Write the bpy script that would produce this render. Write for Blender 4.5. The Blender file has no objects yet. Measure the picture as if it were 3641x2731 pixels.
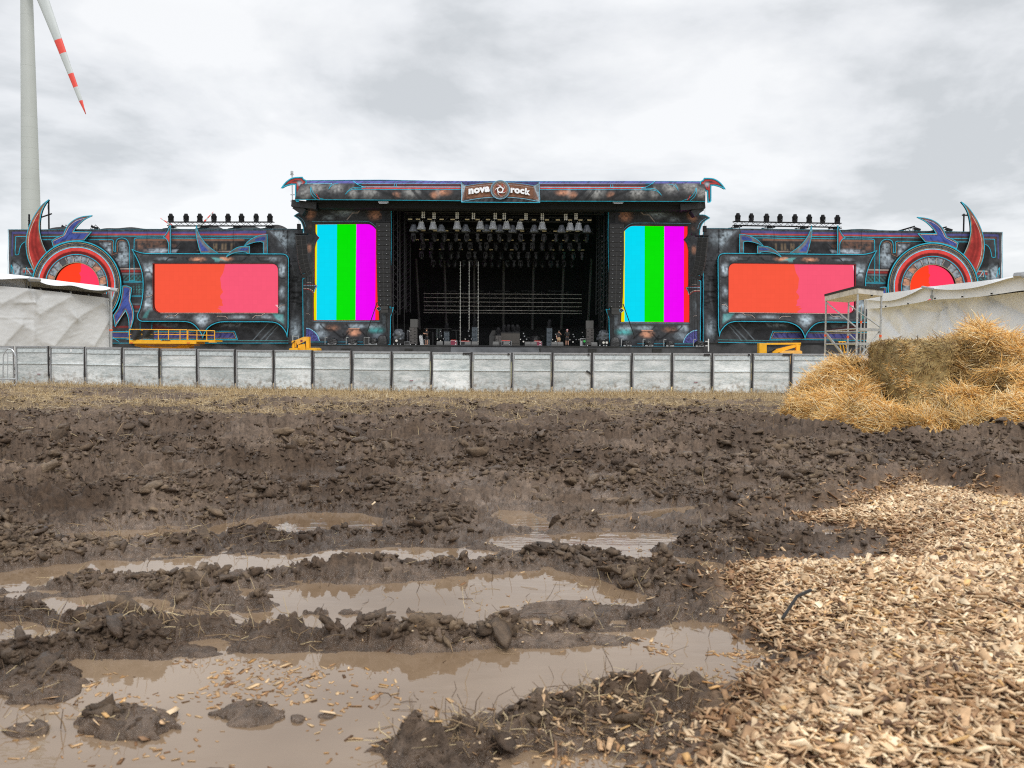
import bpy, math, random
import numpy as np
from mathutils import Vector, Matrix, Euler
from mathutils.geometry import delaunay_2d_cdt
random.seed(7); RNG = np.random.default_rng(11)
SC = bpy.context.scene; COL = SC.collection
R = math.radians
# ------------------------------------------------------------------ camera, sky, sun, exposure
FPX, CX, CY, EYE = 2832.0, 1820.5, 1365.5, 1.27      # focal length and centre in photo pixels, eye height in metres
PITCH, ROLL = R(-2.477), R(0.35)
cam_d = bpy.data.cameras.new("camera"); cam = bpy.data.objects.new("camera", cam_d); COL.objects.link(cam)
cam_d.sensor_width = 36.0; cam_d.lens = FPX*36.0/3641.0; cam_d.clip_start = 0.1; cam_d.clip_end = 9000
cam_d.dof.use_dof = True; cam_d.dof.focus_distance = 24.0; cam_d.dof.aperture_fstop = 4.5
CM = Matrix.Rotation(R(90)+PITCH, 3, 'X') @ Matrix.Rotation(ROLL, 3, 'Z')
cam.matrix_world = Matrix.Translation((0, 0, EYE)) @ CM.to_4x4()
SC.camera = cam
SC.view_settings.view_transform = 'Standard'; SC.view_settings.look = 'None'
SC.view_settings.exposure = 0.25; SC.view_settings.gamma = 1.0; SC.view_settings.use_curve_mapping = False
SC.cycles.max_bounces = 6; SC.cycles.diffuse_bounces = 3; SC.cycles.glossy_bounces = 3
SC.cycles.transparent_max_bounces = 10; SC.cycles.use_denoising = False; SC.cycles.pixel_filter_type = 'BLACKMAN_HARRIS'; SC.cycles.filter_width = 1.15
SUN_EL, SUN_AZ = R(50), R(150)      # azimuth: clockwise from +Y (north); the sun stands behind the camera, to its right
W = bpy.data.worlds.new("World"); SC.world = W; W.use_nodes = True
def world():
    nt = W.node_tree; nt.nodes.clear(); N = nt.nodes.new; L = nt.links.new
    out = N('ShaderNodeOutputWorld')
    sky = N('ShaderNodeTexSky'); sky.sky_type = 'NISHITA'; sky.sun_disc = False
    sky.sun_elevation = SUN_EL; sky.sun_rotation = SUN_AZ
    bs = N('ShaderNodeBackground'); bs.inputs[1].default_value = 0.01; L(sky.outputs[0], bs.inputs[0])
    tc = N('ShaderNodeTexCoord'); sp = N('ShaderNodeSeparateXYZ'); L(tc.outputs['Generated'], sp.inputs[0])
    zz = N('ShaderNodeMath'); zz.operation = 'MAXIMUM'; L(sp.outputs[2], zz.inputs[0]); zz.inputs[1].default_value = 0.0
    za = N('ShaderNodeMath'); za.operation = 'ADD'; L(zz.outputs[0], za.inputs[0]); za.inputs[1].default_value = 0.22
    dv = N('ShaderNodeVectorMath'); dv.operation = 'DIVIDE'; L(tc.outputs['Generated'], dv.inputs[0])
    cb = N('ShaderNodeCombineXYZ')
    for i in range(3): L(za.outputs[0], cb.inputs[i])
    L(cb.outputs[0], dv.inputs[1])
    mp = N('ShaderNodeMapping'); mp.inputs['Scale'].default_value = (0.95, 1.0, 0.0); mp.inputs['Location'].default_value = (3.7, 1.3, 0)
    L(dv.outputs[0], mp.inputs[0])
    n1 = N('ShaderNodeTexNoise'); n1.inputs['Scale'].default_value = 1.15; n1.inputs['Detail'].default_value = 7
    n1.inputs['Roughness'].default_value = 0.56; n1.inputs['Distortion'].default_value = 0.35; L(mp.outputs[0], n1.inputs['Vector'])
    n2 = N('ShaderNodeTexNoise'); n2.inputs['Scale'].default_value = 3.1; n2.inputs['Detail'].default_value = 6
    n2.inputs['Roughness'].default_value = 0.55; L(mp.outputs[0], n2.inputs['Vector'])
    mx = N('ShaderNodeMath'); mx.operation = 'MULTIPLY_ADD'; L(n2.outputs[0], mx.inputs[0]); mx.inputs[1].default_value = 0.35; L(n1.outputs[0], mx.inputs[2])
    cr = N('ShaderNodeValToRGB'); e = cr.color_ramp.elements
    e[0].position = 0.55; e[0].color = (0.52, 0.538, 0.553, 1)
    e[1].position = 0.76; e[1].color = (0.785, 0.79, 0.795, 1)
    m = e.new(0.645); m.color = (0.672, 0.684, 0.70, 1)
    L(mx.outputs[0], cr.inputs[0])
    # an overcast sky is brighter overhead than near the horizon
    g = N('ShaderNodeMapRange'); g.inputs['From Min'].default_value = 0.36; g.inputs['From Max'].default_value = 0.95
    g.inputs['To Min'].default_value = 0.98; g.inputs['To Max'].default_value = 1.9; L(zz.outputs[0], g.inputs['Value'])
    bc = N('ShaderNodeBackground'); L(cr.outputs[0], bc.inputs[0]); L(g.outputs[0], bc.inputs[1])
    ad = N('ShaderNodeAddShader'); L(bs.outputs[0], ad.inputs[0]); L(bc.outputs[0], ad.inputs[1]); L(ad.outputs[0], out.inputs[0])
world()
sun_d = bpy.data.lights.new("sun", 'SUN'); sun_d.energy = 1.5; sun_d.angle = R(18); sun_d.color = (1, 0.975, 0.94)
sun = bpy.data.objects.new("sun", sun_d); COL.objects.link(sun)
sd = Vector((math.sin(SUN_AZ)*math.cos(SUN_EL), math.cos(SUN_AZ)*math.cos(SUN_EL), math.sin(SUN_EL)))
sun.rotation_euler = sd.to_track_quat('Z', 'Y').to_euler()
# ------------------------------------------------------------------ pixel of the photo -> point in the scene
CMn = np.array(CM)
def PV(px, py, Y):
    """points where the sight lines of photo pixels cross the upright plane y = Y"""
    px = np.asarray(px, float); py = np.asarray(py, float)
    d = np.stack([(px-CX)/FPX, -(py-CY)/FPX, -np.ones_like(px)], -1) @ CMn.T
    t = Y/d[..., 1]
    return np.stack([d[..., 0]*t, np.full_like(t, 1.0)*Y, EYE+d[..., 2]*t], -1)
def P(px, py, Y): return tuple(float(c) for c in PV([px], [py], Y)[0])
def GV(px, py, z=0.0):
    px = np.asarray(px, float); py = np.asarray(py, float)
    d = np.stack([(px-CX)/FPX, -(py-CY)/FPX, -np.ones_like(px)], -1) @ CMn.T
    t = (z-EYE)/np.minimum(d[..., 2], -1e-5)
    return np.stack([d[..., 0]*t, d[..., 1]*t], -1)
def to_px(x, y, z):
    d = np.stack([x, y, np.asarray(z)-EYE], -1) @ CMn
    return CX-FPX*d[..., 0]/d[..., 2], CY+FPX*d[..., 1]/d[..., 2]
# ------------------------------------------------------------------ numpy noise
def _h(ix, iy, s):
    n = (ix.astype(np.int64)*374761393+iy.astype(np.int64)*668265263+s*1442695041) & 0x7fffffff
    n = ((n ^ (n >> 13))*1274126177) & 0x7fffffff
    return ((n ^ (n >> 16)) & 0xffff)/65535.0
def vn(x, y, s=0):
    x = np.asarray(x, float); y = np.asarray(y, float)
    fx = np.floor(x); fy = np.floor(y); u = x-fx; v = y-fy
    u = u*u*u*(u*(u*6-15)+10); v = v*v*v*(v*(v*6-15)+10)
    a = _h(fx, fy, s); b = _h(fx+1, fy, s); c = _h(fx, fy+1, s); d = _h(fx+1, fy+1, s)
    return (a*(1-u)+b*u)*(1-v)+(c*(1-u)+d*u)*v
def fbm(x, y, oct=4, s=0, g=0.5, ridged=False):
    r = 0; a = 1; t = 0
    ca, sa = math.cos(0.6), math.sin(0.6)
    for i in range(oct):
        n = vn(x, y, s+i*17)
        if ridged: n = 1-np.abs(2*n-1)
        r = r+a*n; t += a; a *= g
        x, y = (x*ca-y*sa)*2.03+11.3, (x*sa+y*ca)*2.03+5.7
    return r/t
def sst(a, b, x): 
    t = np.clip((x-a)/(b-a), 0, 1); return t*t*(3-2*t)
def in_poly(x, y, poly):
    ins = np.zeros(np.shape(x), bool); n = len(poly); j = n-1
    for i in range(n):
        xi, yi = poly[i]; xj, yj = poly[j]
        if yi != yj:
            c = ((yi > y) != (yj > y)) & (x < (xj-xi)*(y-yi)/(yj-yi)+xi)
            ins ^= c
        j = i
    return ins
def dist_line(x, y, pts, closed=False):
    d = np.full(np.shape(x), 1e9); n = len(pts)
    for i in range(n if closed else n-1):
        ax, ay = pts[i]; bx, by = pts[(i+1) % n]
        vx, vy = bx-ax, by-ay; l2 = vx*vx+vy*vy+1e-12
        t = np.clip(((x-ax)*vx+(y-ay)*vy)/l2, 0, 1)
        d = np.minimum(d, (x-ax-t*vx)**2+(y-ay-t*vy)**2)
    return np.sqrt(d)
def sdf(x, y, poly):
    d = dist_line(x, y, poly, True); return np.where(in_poly(x, y, poly), -d, d)
# ------------------------------------------------------------------ materials
def mat(name, color=(.5, .5, .5), rough=.6, metal=0., noise=0., nscale=5., color2=None, bump=0., bscale=20., spec=.5, emit=None, estr=1., vcol=None, alpha=1., thr=None):
    m = bpy.data.materials.new(name); m.use_nodes = True; nt = m.node_tree; nt.nodes.clear(); N = nt.nodes.new; L = nt.links.new
    out = N('ShaderNodeOutputMaterial'); b = N('ShaderNodeBsdfPrincipled'); L(b.outputs[0], out.inputs[0])
    b.inputs['Base Color'].default_value = (*color, 1); b.inputs['Roughness'].default_value = rough
    b.inputs['Metallic'].default_value = metal; b.inputs['Specular IOR Level'].default_value = spec
    tc = N('ShaderNodeTexCoord'); src = None
    if vcol:
        a = N('ShaderNodeVertexColor'); a.layer_name = vcol; src = a.outputs[0]; L(src, b.inputs['Base Color'])
    if noise > 0:
        n = N('ShaderNodeTexNoise'); n.inputs['Scale'].default_value = nscale; n.inputs['Detail'].default_value = 6; n.inputs['Roughness'].default_value = .62
        L(tc.outputs['Object'], n.inputs['Vector'])
        r = N('ShaderNodeMapRange'); r.inputs['From Min'].default_value = .3; r.inputs['From Max'].default_value = .7; L(n.outputs[0], r.inputs['Value'])
        if color2 is not None:
            x = N('ShaderNodeMix'); x.data_type = 'RGBA'; x.inputs[6].default_value = (*color, 1); x.inputs[7].default_value = (*color2, 1)
            r.inputs['To Min'].default_value = 0; r.inputs['To Max'].default_value = noise
            L(r.outputs[0], x.inputs[0]); L(x.outputs[2], b.inputs['Base Color'])
        else:
            r.inputs['To Min'].default_value = 1-noise; r.inputs['To Max'].default_value = 1+noise
            x = N('ShaderNodeVectorMath'); x.operation = 'SCALE'
            if src: L(src, x.inputs[0])
            else: x.inputs[0].default_value = color
            L(r.outputs[0], x.inputs['Scale']); L(x.outputs[0], b.inputs['Base Color'])
    if bump > 0:
        n = N('ShaderNodeTexNoise'); n.inputs['Scale'].default_value = bscale; n.inputs['Detail'].default_value = 8; n.inputs['Roughness'].default_value = .6
        L(tc.outputs['Object'], n.inputs['Vector']); u = N('ShaderNodeBump'); u.inputs['Strength'].default_value = 1.0; u.inputs['Distance'].default_value = bump
        L(n.outputs[0], u.inputs['Height']); L(u.outputs[0], b.inputs['Normal'])
    if emit is not None:
        b.inputs['Emission Color'].default_value = (*emit, 1); b.inputs['Emission Strength'].default_value = estr
    if alpha < 1: b.inputs['Alpha'].default_value = alpha
    return m
def s2l(r, g, b):
    f = lambda c: (c/255/12.92) if c/255 <= .04045 else ((c/255+.055)/1.055)**2.4
    return (f(r), f(g), f(b))
M = {}
M['black'] = mat('black_cloth', (.012, .012, .013), .9)
M['deck'] = mat('deck_black', (.016, .016, .017), .75)
M['blackm'] = mat('black_metal', (.014, .014, .016), .7, 0, spec=.2)
M['trussd'] = mat('dark_truss', (.05, .05, .052), .5, .5)
M['alu'] = mat('aluminium', (.42, .43, .44), .42, .75, .15, 8)
M['steel'] = mat('galvanised_steel', (.46, .48, .49), .45, .55, .18, 6)
M['yellow'] = mat('yellow_paint', (.85, .42, .015), .4, 0, .12, 3)
M['orange'] = mat('orange_tape', (.85, .12, .03), .6)
M['white'] = mat('white_paint', (.74, .75, .75), .5, 0, .06, .15)
M['tower'] = mat('tower_paint', (.44, .46, .445), .5, 0, .05, .08)
M['bladew'] = mat('blade_paint', (.50, .53, .53), .5, 0, .06, .15)
M['redp'] = mat('red_paint', (.72, .07, .05), .5, 0, .06, .3)
M['fascia'] = mat('grey_fascia_cloth', (.062, .062, .067), .85, 0, .3, 1.2)
M['case'] = mat('case_black', (.02, .02, .022), .6)
M['maroon'] = mat('case_maroon', (.22, .03, .06), .5)
M['ampgrey'] = mat('amp_grey', (.085, .105, .125), .6)
M['spk'] = mat('speaker_grille', (.035, .034, .034), .7)
M['wedge'] = mat('monitor_grey', (.085, .083, .082), .7)
M['lens'] = mat('lamp_glass', (.75, .72, .66), .3)
M['warm'] = mat('amber_diffuser', (.62, .50, .28), .5)
M['plast'] = mat('clear_rain_cover', (.42, .44, .50), .25, 0, .5, 9)
M['tarp'] = mat('black_tarp', (.02, .02, .022), .45, 0, .4, 5, bump=.05, bscale=6)
M['skin'] = mat('skin', (.55, .30, .21), .6)
M['cable'] = mat('cable_black', (.015, .015, .015), .7)
M['tape'] = mat('black_tape', (.022, .02, .02), .55)
# ------------------------------------------------------------------ object builders
ORG = {}
def org(parent): return ORG.get(parent.name, (0, 0, 0)) if parent is not None else (0, 0, 0)
def thing(name, label, cat, loc=(0, 0, 0), group=None):
    o = bpy.data.objects.new(name, None); COL.objects.link(o); o.location = loc; o.empty_display_size = .2
    ORG[o.name] = tuple(loc); tag(o, label, cat, group); return o
def tag(o, label=None, cat=None, group=None, kind=None):
    if label: o['label'] = label
    if cat: o['category'] = cat
    if group: o['group'] = group
    if kind: o['kind'] = kind
    return o
def newmesh(name, V, F, material=None, parent=None, loc=None, smooth=False, cols=None):
    V = np.asarray(V, np.float64).reshape(-1, 3)
    o3 = org(parent) if parent is not None else (loc if loc is not None else (float(V[:, 0].mean()), float(V[:, 1].mean()), float(V[:, 2].min())))
    me = bpy.data.meshes.new(name); W_ = V-np.array(o3)
    if isinstance(F, np.ndarray) and F.ndim == 2:
        n, k = F.shape; me.vertices.add(len(V)); me.vertices.foreach_set('co', W_.astype(np.float32).ravel())
        me.loops.add(n*k); me.loops.foreach_set('vertex_index', F.astype(np.int32).ravel())
        me.polygons.add(n); me.polygons.foreach_set('loop_start', np.arange(0, n*k, k, dtype=np.int32))
        me.update(calc_edges=True)
    else:
        me.from_pydata(W_.tolist(), [], [list(map(int, f)) for f in F])
    if cols is not None:
        a = me.color_attributes.new('Col', 'FLOAT_COLOR', 'POINT')
        c4 = np.concatenate([np.asarray(cols, np.float32), np.ones((len(V), 1), np.float32)], 1); a.data.foreach_set('color', c4.ravel())
    if material is not None:
        for m_ in (material if isinstance(material, (list, tuple)) else [material]): me.materials.append(m_)
    if smooth: me.polygons.foreach_set('use_smooth', np.ones(len(me.polygons), bool))
    o = bpy.data.objects.new(name, me); COL.objects.link(o)
    ORG[o.name] = o3
    if parent is not None: o.parent = parent
    else: o.location = o3
    return o
class MB:
    def __init__(s): s.v = []; s.f = []; s.m = []; s.cm = 0
    def add(s, V, F):
        b = len(s.v); s.v += [tuple(map(float, p)) for p in V]
        for f in F: s.f.append([b+i for i in f]); s.m.append(s.cm)
        return s
    def box(s, c, d, rz=0, rx=0, ry=0):
        E = Euler((rx, ry, rz)).to_matrix(); V = []
        for z in (-.5, .5):
            for x, y in ((-.5, -.5), (.5, -.5), (.5, .5), (-.5, .5)):
                V.append(Vector(c)+E @ Vector((x*d[0], y*d[1], z*d[2])))
        return s.add(V, [(3, 2, 1, 0), (4, 5, 6, 7), (0, 1, 5, 4), (1, 2, 6, 5), (2, 3, 7, 6), (3, 0, 4, 7)])
    def bb(s, x0, x1, y0, y1, z0, z1): return s.box(((x0+x1)/2, (y0+y1)/2, (z0+z1)/2), (abs(x1-x0), abs(y1-y0), abs(z1-z0)))
    def bar(s, p, q, r, n=6, r2=None):
        p = Vector(p); q = Vector(q); d = q-p
        if d.length < 1e-6: return s
        a = d.normalized(); u = a.orthogonal().normalized(); w = a.cross(u); V = []
        for (c, rr) in ((p, r), (q, r if r2 is None else r2)):
            for i in range(n):
                t = 2*math.pi*(i+.5)/n; V.append(c+(u*math.cos(t)+w*math.sin(t))*rr)
        return s.add(V, [(i, (i+1) % n, n+(i+1) % n, n+i) for i in range(n)]+[tuple(range(n-1, -1, -1)), tuple(range(n, 2*n))])
    def path(s, pts, r, n=6):
        for a, b in zip(pts[:-1], pts[1:]): s.bar(a, b, r, n)
        return s
    def lathe(s, c, prof, n=12, axis=(0, 0, 1)):
        a = Vector(axis).normalized(); u = a.orthogonal().normalized(); w = a.cross(u); V = []; F = []
        for (r, h) in prof:
            for i in range(n):
                t = 2*math.pi*i/n; V.append(Vector(c)+a*h+(u*math.cos(t)+w*math.sin(t))*r)
        for k in range(len(prof)-1):
            for i in range(n): F.append((k*n+i, k*n+(i+1) % n, (k+1)*n+(i+1) % n, (k+1)*n+i))
        F.append(tuple(range(n-1, -1, -1))); F.append(tuple((len(prof)-1)*n+i for i in range(n)))
        return s.add(V, F)
    def prism(s, pts, y0, y1):
        """outline in x,z extruded from y0 to y1"""
        n = len(pts); V = [(p[0], y0, p[1]) for p in pts]+[(p[0], y1, p[1]) for p in pts]
        return s.add(V, [tuple(range(n)), tuple(range(2*n-1, n-1, -1))]+[(i, n+i, n+(i+1) % n, (i+1) % n) for i in range(n)])
    def truss(s, p, q, w, r=.025, step=None, h=None, n=4):
        p = Vector(p); q = Vector(q); a = (q-p); L_ = a.length; a.normalize()
        up = Vector((0, 0, 1)) if abs(a.z) < .9 else Vector((0, 1, 0)); u = a.cross(up).normalized(); v = u.cross(a); h = h or w
        C_ = [u*w/2+v*h/2, -u*w/2+v*h/2, -u*w/2-v*h/2, u*w/2-v*h/2]
        for c in C_: s.bar(p+c, q+c, r, n)
        k = max(1, round(L_/(step or w)))
        for f in range(4):
            A, B = C_[f], C_[(f+1) % 4]
            for i in range(k):
                t0 = p+a*(L_*i/k); t1 = p+a*(L_*(i+1)/k)
                if i % 2: s.bar(t0+B, t1+A, r*.6, 3)
                else: s.bar(t0+A, t1+B, r*.6, 3)
        return s
    def build(s, name, material, parent=None, smooth=False, loc=None):
        o = newmesh(name, s.v, s.f, material, parent, loc, smooth)
        if s.cm: o.data.polygons.foreach_set('material_index', s.m)
        return o
def copy_tree(o, loc=None, rot=None, label=None, group=None, name=None, parent=None):
    c = o.copy(); COL.objects.link(c); c.parent = parent
    if loc is not None: c.location = loc
    if rot is not None: c.rotation_euler = rot
    if label: c['label'] = label
    if group: c['group'] = group
    for ch in list(o.children): copy_tree(ch, parent=c)
    return c
ORD = ['first', 'second', 'third', 'fourth', 'fifth', 'sixth', 'seventh', 'eighth', 'ninth', 'tenth', 'eleventh', 'twelfth', 'thirteenth',
       'fourteenth', 'fifteenth', 'sixteenth', 'seventeenth', 'eighteenth', 'nineteenth', 'twentieth', 'twenty-first', 'twenty-second', 'twenty-third', 'twenty-fourth', 'twenty-fifth', 'twenty-sixth', 'twenty-seventh', 'twenty-eighth', 'twenty-ninth', 'thirtieth']
# ------------------------------------------------------------------ ground: one sheet from under the camera to the horizon
K = 3641/2212.0
def gp(pts): return [tuple(p) for p in GV(np.array([a*K for a, b in pts]), np.array([b*K for a, b in pts]))]
PUD = [  # outlines of standing water
 [(-60,1490),(60,1470),(100,1440),(190,1415),(330,1425),(480,1420),(560,1400),(700,1412),(860,1412),(1000,1402),(1100,1388),(1250,1375),(1380,1362),(1470,1345),(1560,1345),(1650,1362),(1700,1395),(1660,1440),(1560,1478),(1400,1500),(1290,1512),(1170,1530),(1090,1572),(960,1600),(840,1630),(880,1680),(700,1760),(-80,1800)],
 [(1060,1640),(1120,1618),(1290,1622),(1380,1650),(1330,1700),(1040,1700)],
 [(560,1282),(700,1262),(850,1262),(980,1245),(1080,1240),(1180,1230),(1290,1248),(1400,1285),(1430,1305),(1340,1330),(1180,1362),(1060,1362),(960,1340),(900,1318),(800,1318),(700,1322),(600,1330)],
 [(70,1318),(100,1296),(220,1292),(330,1300),(430,1318),(560,1322),(720,1330),(900,1330),(1080,1362),(1000,1372),(760,1362),(560,1362),(430,1352),(280,1340),(160,1335)],
 [(-60,1270),(0,1238),(200,1212),(330,1208),(480,1198),(620,1200),(780,1184),(940,1182),(1090,1192),(1000,1212),(800,1216),(650,1232),(480,1240),(300,1248),(160,1252),(40,1275)],
 [(1030,1172),(1060,1158),(1200,1152),(1330,1150),(1450,1156),(1470,1166),(1390,1196),(1250,1196),(1120,1190)],
 [(470,1132),(560,1118),(640,1108),(760,1108),(830,1122),(810,1146),(690,1150),(560,1152),(430,1148)],
 [(130,1152),(300,1144),(500,1142),(560,1152),(420,1168),(160,1168)],
 [(540,1054),(640,1050),(770,1064),(740,1074),(600,1066)],
 [(880,1056),(980,1052),(1100,1060),(1060,1072),(920,1070)],
 [(1070,1102),(1130,1102),(1210,1134),(1180,1152),(1110,1140),(1060,1120)],
 [(1280,1118),(1380,1104),(1520,1092),(1540,1100),(1440,1116),(1320,1128)],
 [(1240,1078),(1330,1072),(1400,1082),(1330,1094),(1260,1090)],
 [(1680,1158),(1760,1148),(1890,1150),(1880,1164),(1760,1168)],
 [(1300,1198),(1400,1192),(1500,1205),(1590,1225),(1560,1244),(1420,1226),(1330,1214)],
 [(-60,1350),(60,1340),(150,1362),(190,1382),(90,1402),(-60,1412)],
 [(360,1395),(470,1376),(520,1392),(480,1420),(380,1420)],
 [(1960,1020),(2080,1012),(2240,1016),(2230,1028),(2060,1032)],
 [(1560,1078),(1660,1072),(1690,1080),(1620,1088)],
]
ISL = [  # clods that stand up out of the front puddle: centre, half width, half height, lift
 (285,1562,112,34,.10),(560,1550,96,24,.07),(640,1556,30,16,.05),(80,1478,92,46,.10),(60,1578,52,16,.05),(705,1548,26,10,.04),
 (950,1630,150,46,.09),(1230,1560,190,44,.13),(1380,1520,120,36,.12),(760,1690,90,24,.05),(470,1668,50,14,.04),(1250,1325,150,20,.07),
 (860,1395,230,14,.06),(590,1395,120,20,.08),(320,1405,150,20,.05),(1180,1385,170,14,.06),(500,1310,150,7,.02)]
CHIP = [(1700,1096),(1790,1082),(1850,1052),(1900,1036),(1980,1028),(2060,1040),(2130,1056),(2240,1062),(2500,1080),(3000,1400),(3200,1900),(1330,1900),(1400,1700),(1470,1600),(1520,1510),(1600,1462),(1700,1440),(1660,1400),(1560,1345),(1530,1270),(1550,1215),(1640,1206),(1780,1206),(1880,1196),(1920,1150),(1840,1122),(1740,1112)]
PUDW = [gp(p) for p in PUD]
CHIPW = [tuple(p) for p in GV(np.array([a*K for a, b in CHIP]), np.array([(b+(14 if b < 1140 else 10 if b < 1360 else 0))*K for a, b in CHIP]), .03)]
def chip_d(x, y): return sdf(x, y, CHIPW)
def height(x, y):
    sh = x.shape; x = x.ravel().astype(float); y = y.ravel().astype(float)
    near = (y > .6) & (y < 30)
    wob = (fbm(x*1.7+3, y*1.7, 4, 5)-.5)
    # broad lie of the land and long ruts that run across the view
    tracks = fbm(x*.16+4, y*1.15+.35*np.sin(x*.35)+wob*.5, 3, 31)
    tracks2 = fbm(x*.45+9, y*2.6+1.2*wob, 3, 77, ridged=True)
    clod = fbm(x*4.2, y*4.2, 4, 3, .6, ridged=True)
    clod2 = fbm(x*13, y*13, 4, 13, .62)
    fine = fbm(x*34, y*34, 3, 23, .6)
    lump = np.clip(fbm(x*2.1, y*2.1, 3, 41)*1.9-.75, 0, 1)
    amp = np.where(y < 18, 1, .25+.75*np.exp(-np.maximum(y-18, 0)/1.6))*sst(34, 24, y)+.02
    flat = sst(11.5, 13.5, y)*sst(24, 17, y)
    wrp = fbm(x*.55, y*.8, 3, 55)-.5; wrp2 = fbm(x*1.9, y*2.3, 3, 56)-.5
    r1 = (1-np.abs(2*vn(x*.13+wrp*.8, y*1.25+wrp*1.1+wrp2*.25, 31)-1))**1.7
    r2 = (1-np.abs(2*vn(x*.42+7+wrp, y*2.7+wrp*2.2+wrp2*.7, 32)-1))**1.5
    r3 = (1-np.abs(2*vn(x*1.3+3, y*6.2+wrp2*2.4, 33)-1))**1.3
    c1_ = sst(.36, .60, fbm(x*2.3+.6*wob, y*3.6+wrp2, 4, 301, .55)); c2_ = sst(.40, .58, fbm(x*6.5+wrp2, y*9.5, 4, 302, .55)); c3_ = sst(.40, .60, fbm(x*19, y*23, 3, 303, .55))
    crest = np.clip(r1*.75+r2*.45+r3*.15+.5*(c1_-.5), 0, 1)
    crumb = ((c1_-.5)*.072+(c2_-.5)*.052+(c3_-.5)*.024)*(.55+.75*crest)
    h = -.012+r1*.165+r2*.070+r3*.026+crumb+(clod2-.5)*.030*(.3+crest)+(fine-.5)*.009
    # long wheel ruts: a trough pressed between two thrown-up lips
    RUT = [(5.55, .35, .9), (6.35, -.2, 1.0), (7.15, .1, .9), (7.9, .3, 1.0), (8.75, -.1, 1.0), (9.6, .2, .9), (10.5, -.3, 1.1), (11.4, .1, 1.0), (12.4, .3, .9), (13.6, 0, .7), (15.0, .2, .6), (16.8, -.2, .5)]
    for k, (yk, tl, am) in enumerate(RUT):
        yy = yk+tl*np.sin(x*.16+k*1.9)+.10*np.sin(x*.9+k*2.3)+wrp*.28+wrp2*.10; q = y-yy; wd = .13+.012*yk; on = sst(.30, .52, vn(x*.16+k*5.3, x*0+k, 900+k))*am
        lip = np.exp(-((q-wd*1.25)/(wd*.62))**2)+np.exp(-((q+wd*1.25)/(wd*.62))**2); h = h+on*(.092*lip*(.65+.7*c1_)-(.135 if k in (1, 2, 4, 5, 7) else .085)*np.exp(-(q/(wd*.8))**2)*(y < 14))
    d = np.full_like(x, 9.0)
    m = near & (y < 14)
    xs, ys = x[m], y[m]; dm = np.full_like(xs, 9.0)
    for p in PUDW:
        a = np.array(p); k = (xs > a[:, 0].min()-1) & (xs < a[:, 0].max()+1) & (ys > a[:, 1].min()-1) & (ys < a[:, 1].max()+1)
        if k.any(): dm[k] = np.minimum(dm[k], sdf(xs[k], ys[k], p))
    d[m] = dm
    dn = d+wob*.16+(clod2-.5)*.10
    bank = np.clip(dn/.16, -1, 1)
    # water edge: the bank rises steeply from the waterline, the bed drops away below it
    hb = np.where(dn > 0, .005+.027*(1-np.exp(-np.maximum(dn, 0)/.06))*(.55+.9*lump+.5*(clod-.5)), -.05*sst(0, .09, -dn)-.004)
    mix = sst(.05, .55, dn)
    hh = hb*(1-mix)+np.where(y < 7.5, np.maximum(h, .012+.3*h), h)*mix
    hh = hh+np.where(dn > 0, (crumb*.5+(c3_-.5)*.016+(fine-.5)*.02+(clod2-.5)*.035)*(1-mix)*np.clip(dn/.05, 0, 1), 0)
    hh = np.where(m, hh, h)
    if m.any():
        px_, py_ = to_px(xs, ys, np.zeros_like(xs)); px_ /= K; py_ /= K; add = np.zeros_like(xs)
        for (cx, cy, rx, ry, lift) in ISL:
            q = ((px_-cx)/rx)**2+((py_-cy)/ry)**2
            q = q+1.5*wob[m]+1.3*(clod2[m]-.5)-.5*(c2_[m]-.5)
            add = np.maximum(add, lift*.40*np.clip(1.05-q, 0, 1)**.8*(.35+.9*clod[m]+.35*c2_[m]))
        t = hh[m]; t = np.where(add > .003, np.maximum(t, 0)+add+(clod2[m]-.5)*.04, t); hh[m] = t
    hh = np.where(m, hh, h)
    h = hh*amp+(1-amp)*.01
    # trampled stubble strip is flatter than the churned mud
    h = h*(1-.3*flat)
    # chip heap
    mm = (y > 1.0) & (y < 12) & (x > 0)
    if mm.any():
        dc = chip_d(x[mm], y[mm]); w = np.clip(-dc/.75, 0, 1)
        mound = (.06+.15*sst(6.5, 3.5, y[mm]))*w**.75*(.55+.9*fbm(x[mm]*1.1, y[mm]*1.1, 3, 91))
        hm = h[mm]; w2 = sst(.12, -.15, dc); hm = np.where(dc < .12, hm*(1-w2*.92)+w2*.012+np.where(dc < 0, mound, 0), hm); h[mm] = hm
    h = h*(1-.72*sst(4.2, 5.2, x)*sst(10.2, 11.0, y)*sst(17, 15, y)*sst(12.5, 11, x))
    # field rises a little towards the far left end of the barrier
    h = h+.12*sst(-5, -15, x)*sst(12, 20, y)+.0*y
    h = np.where(y > 40, h*0, h*1)
    return h.reshape(sh)
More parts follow.
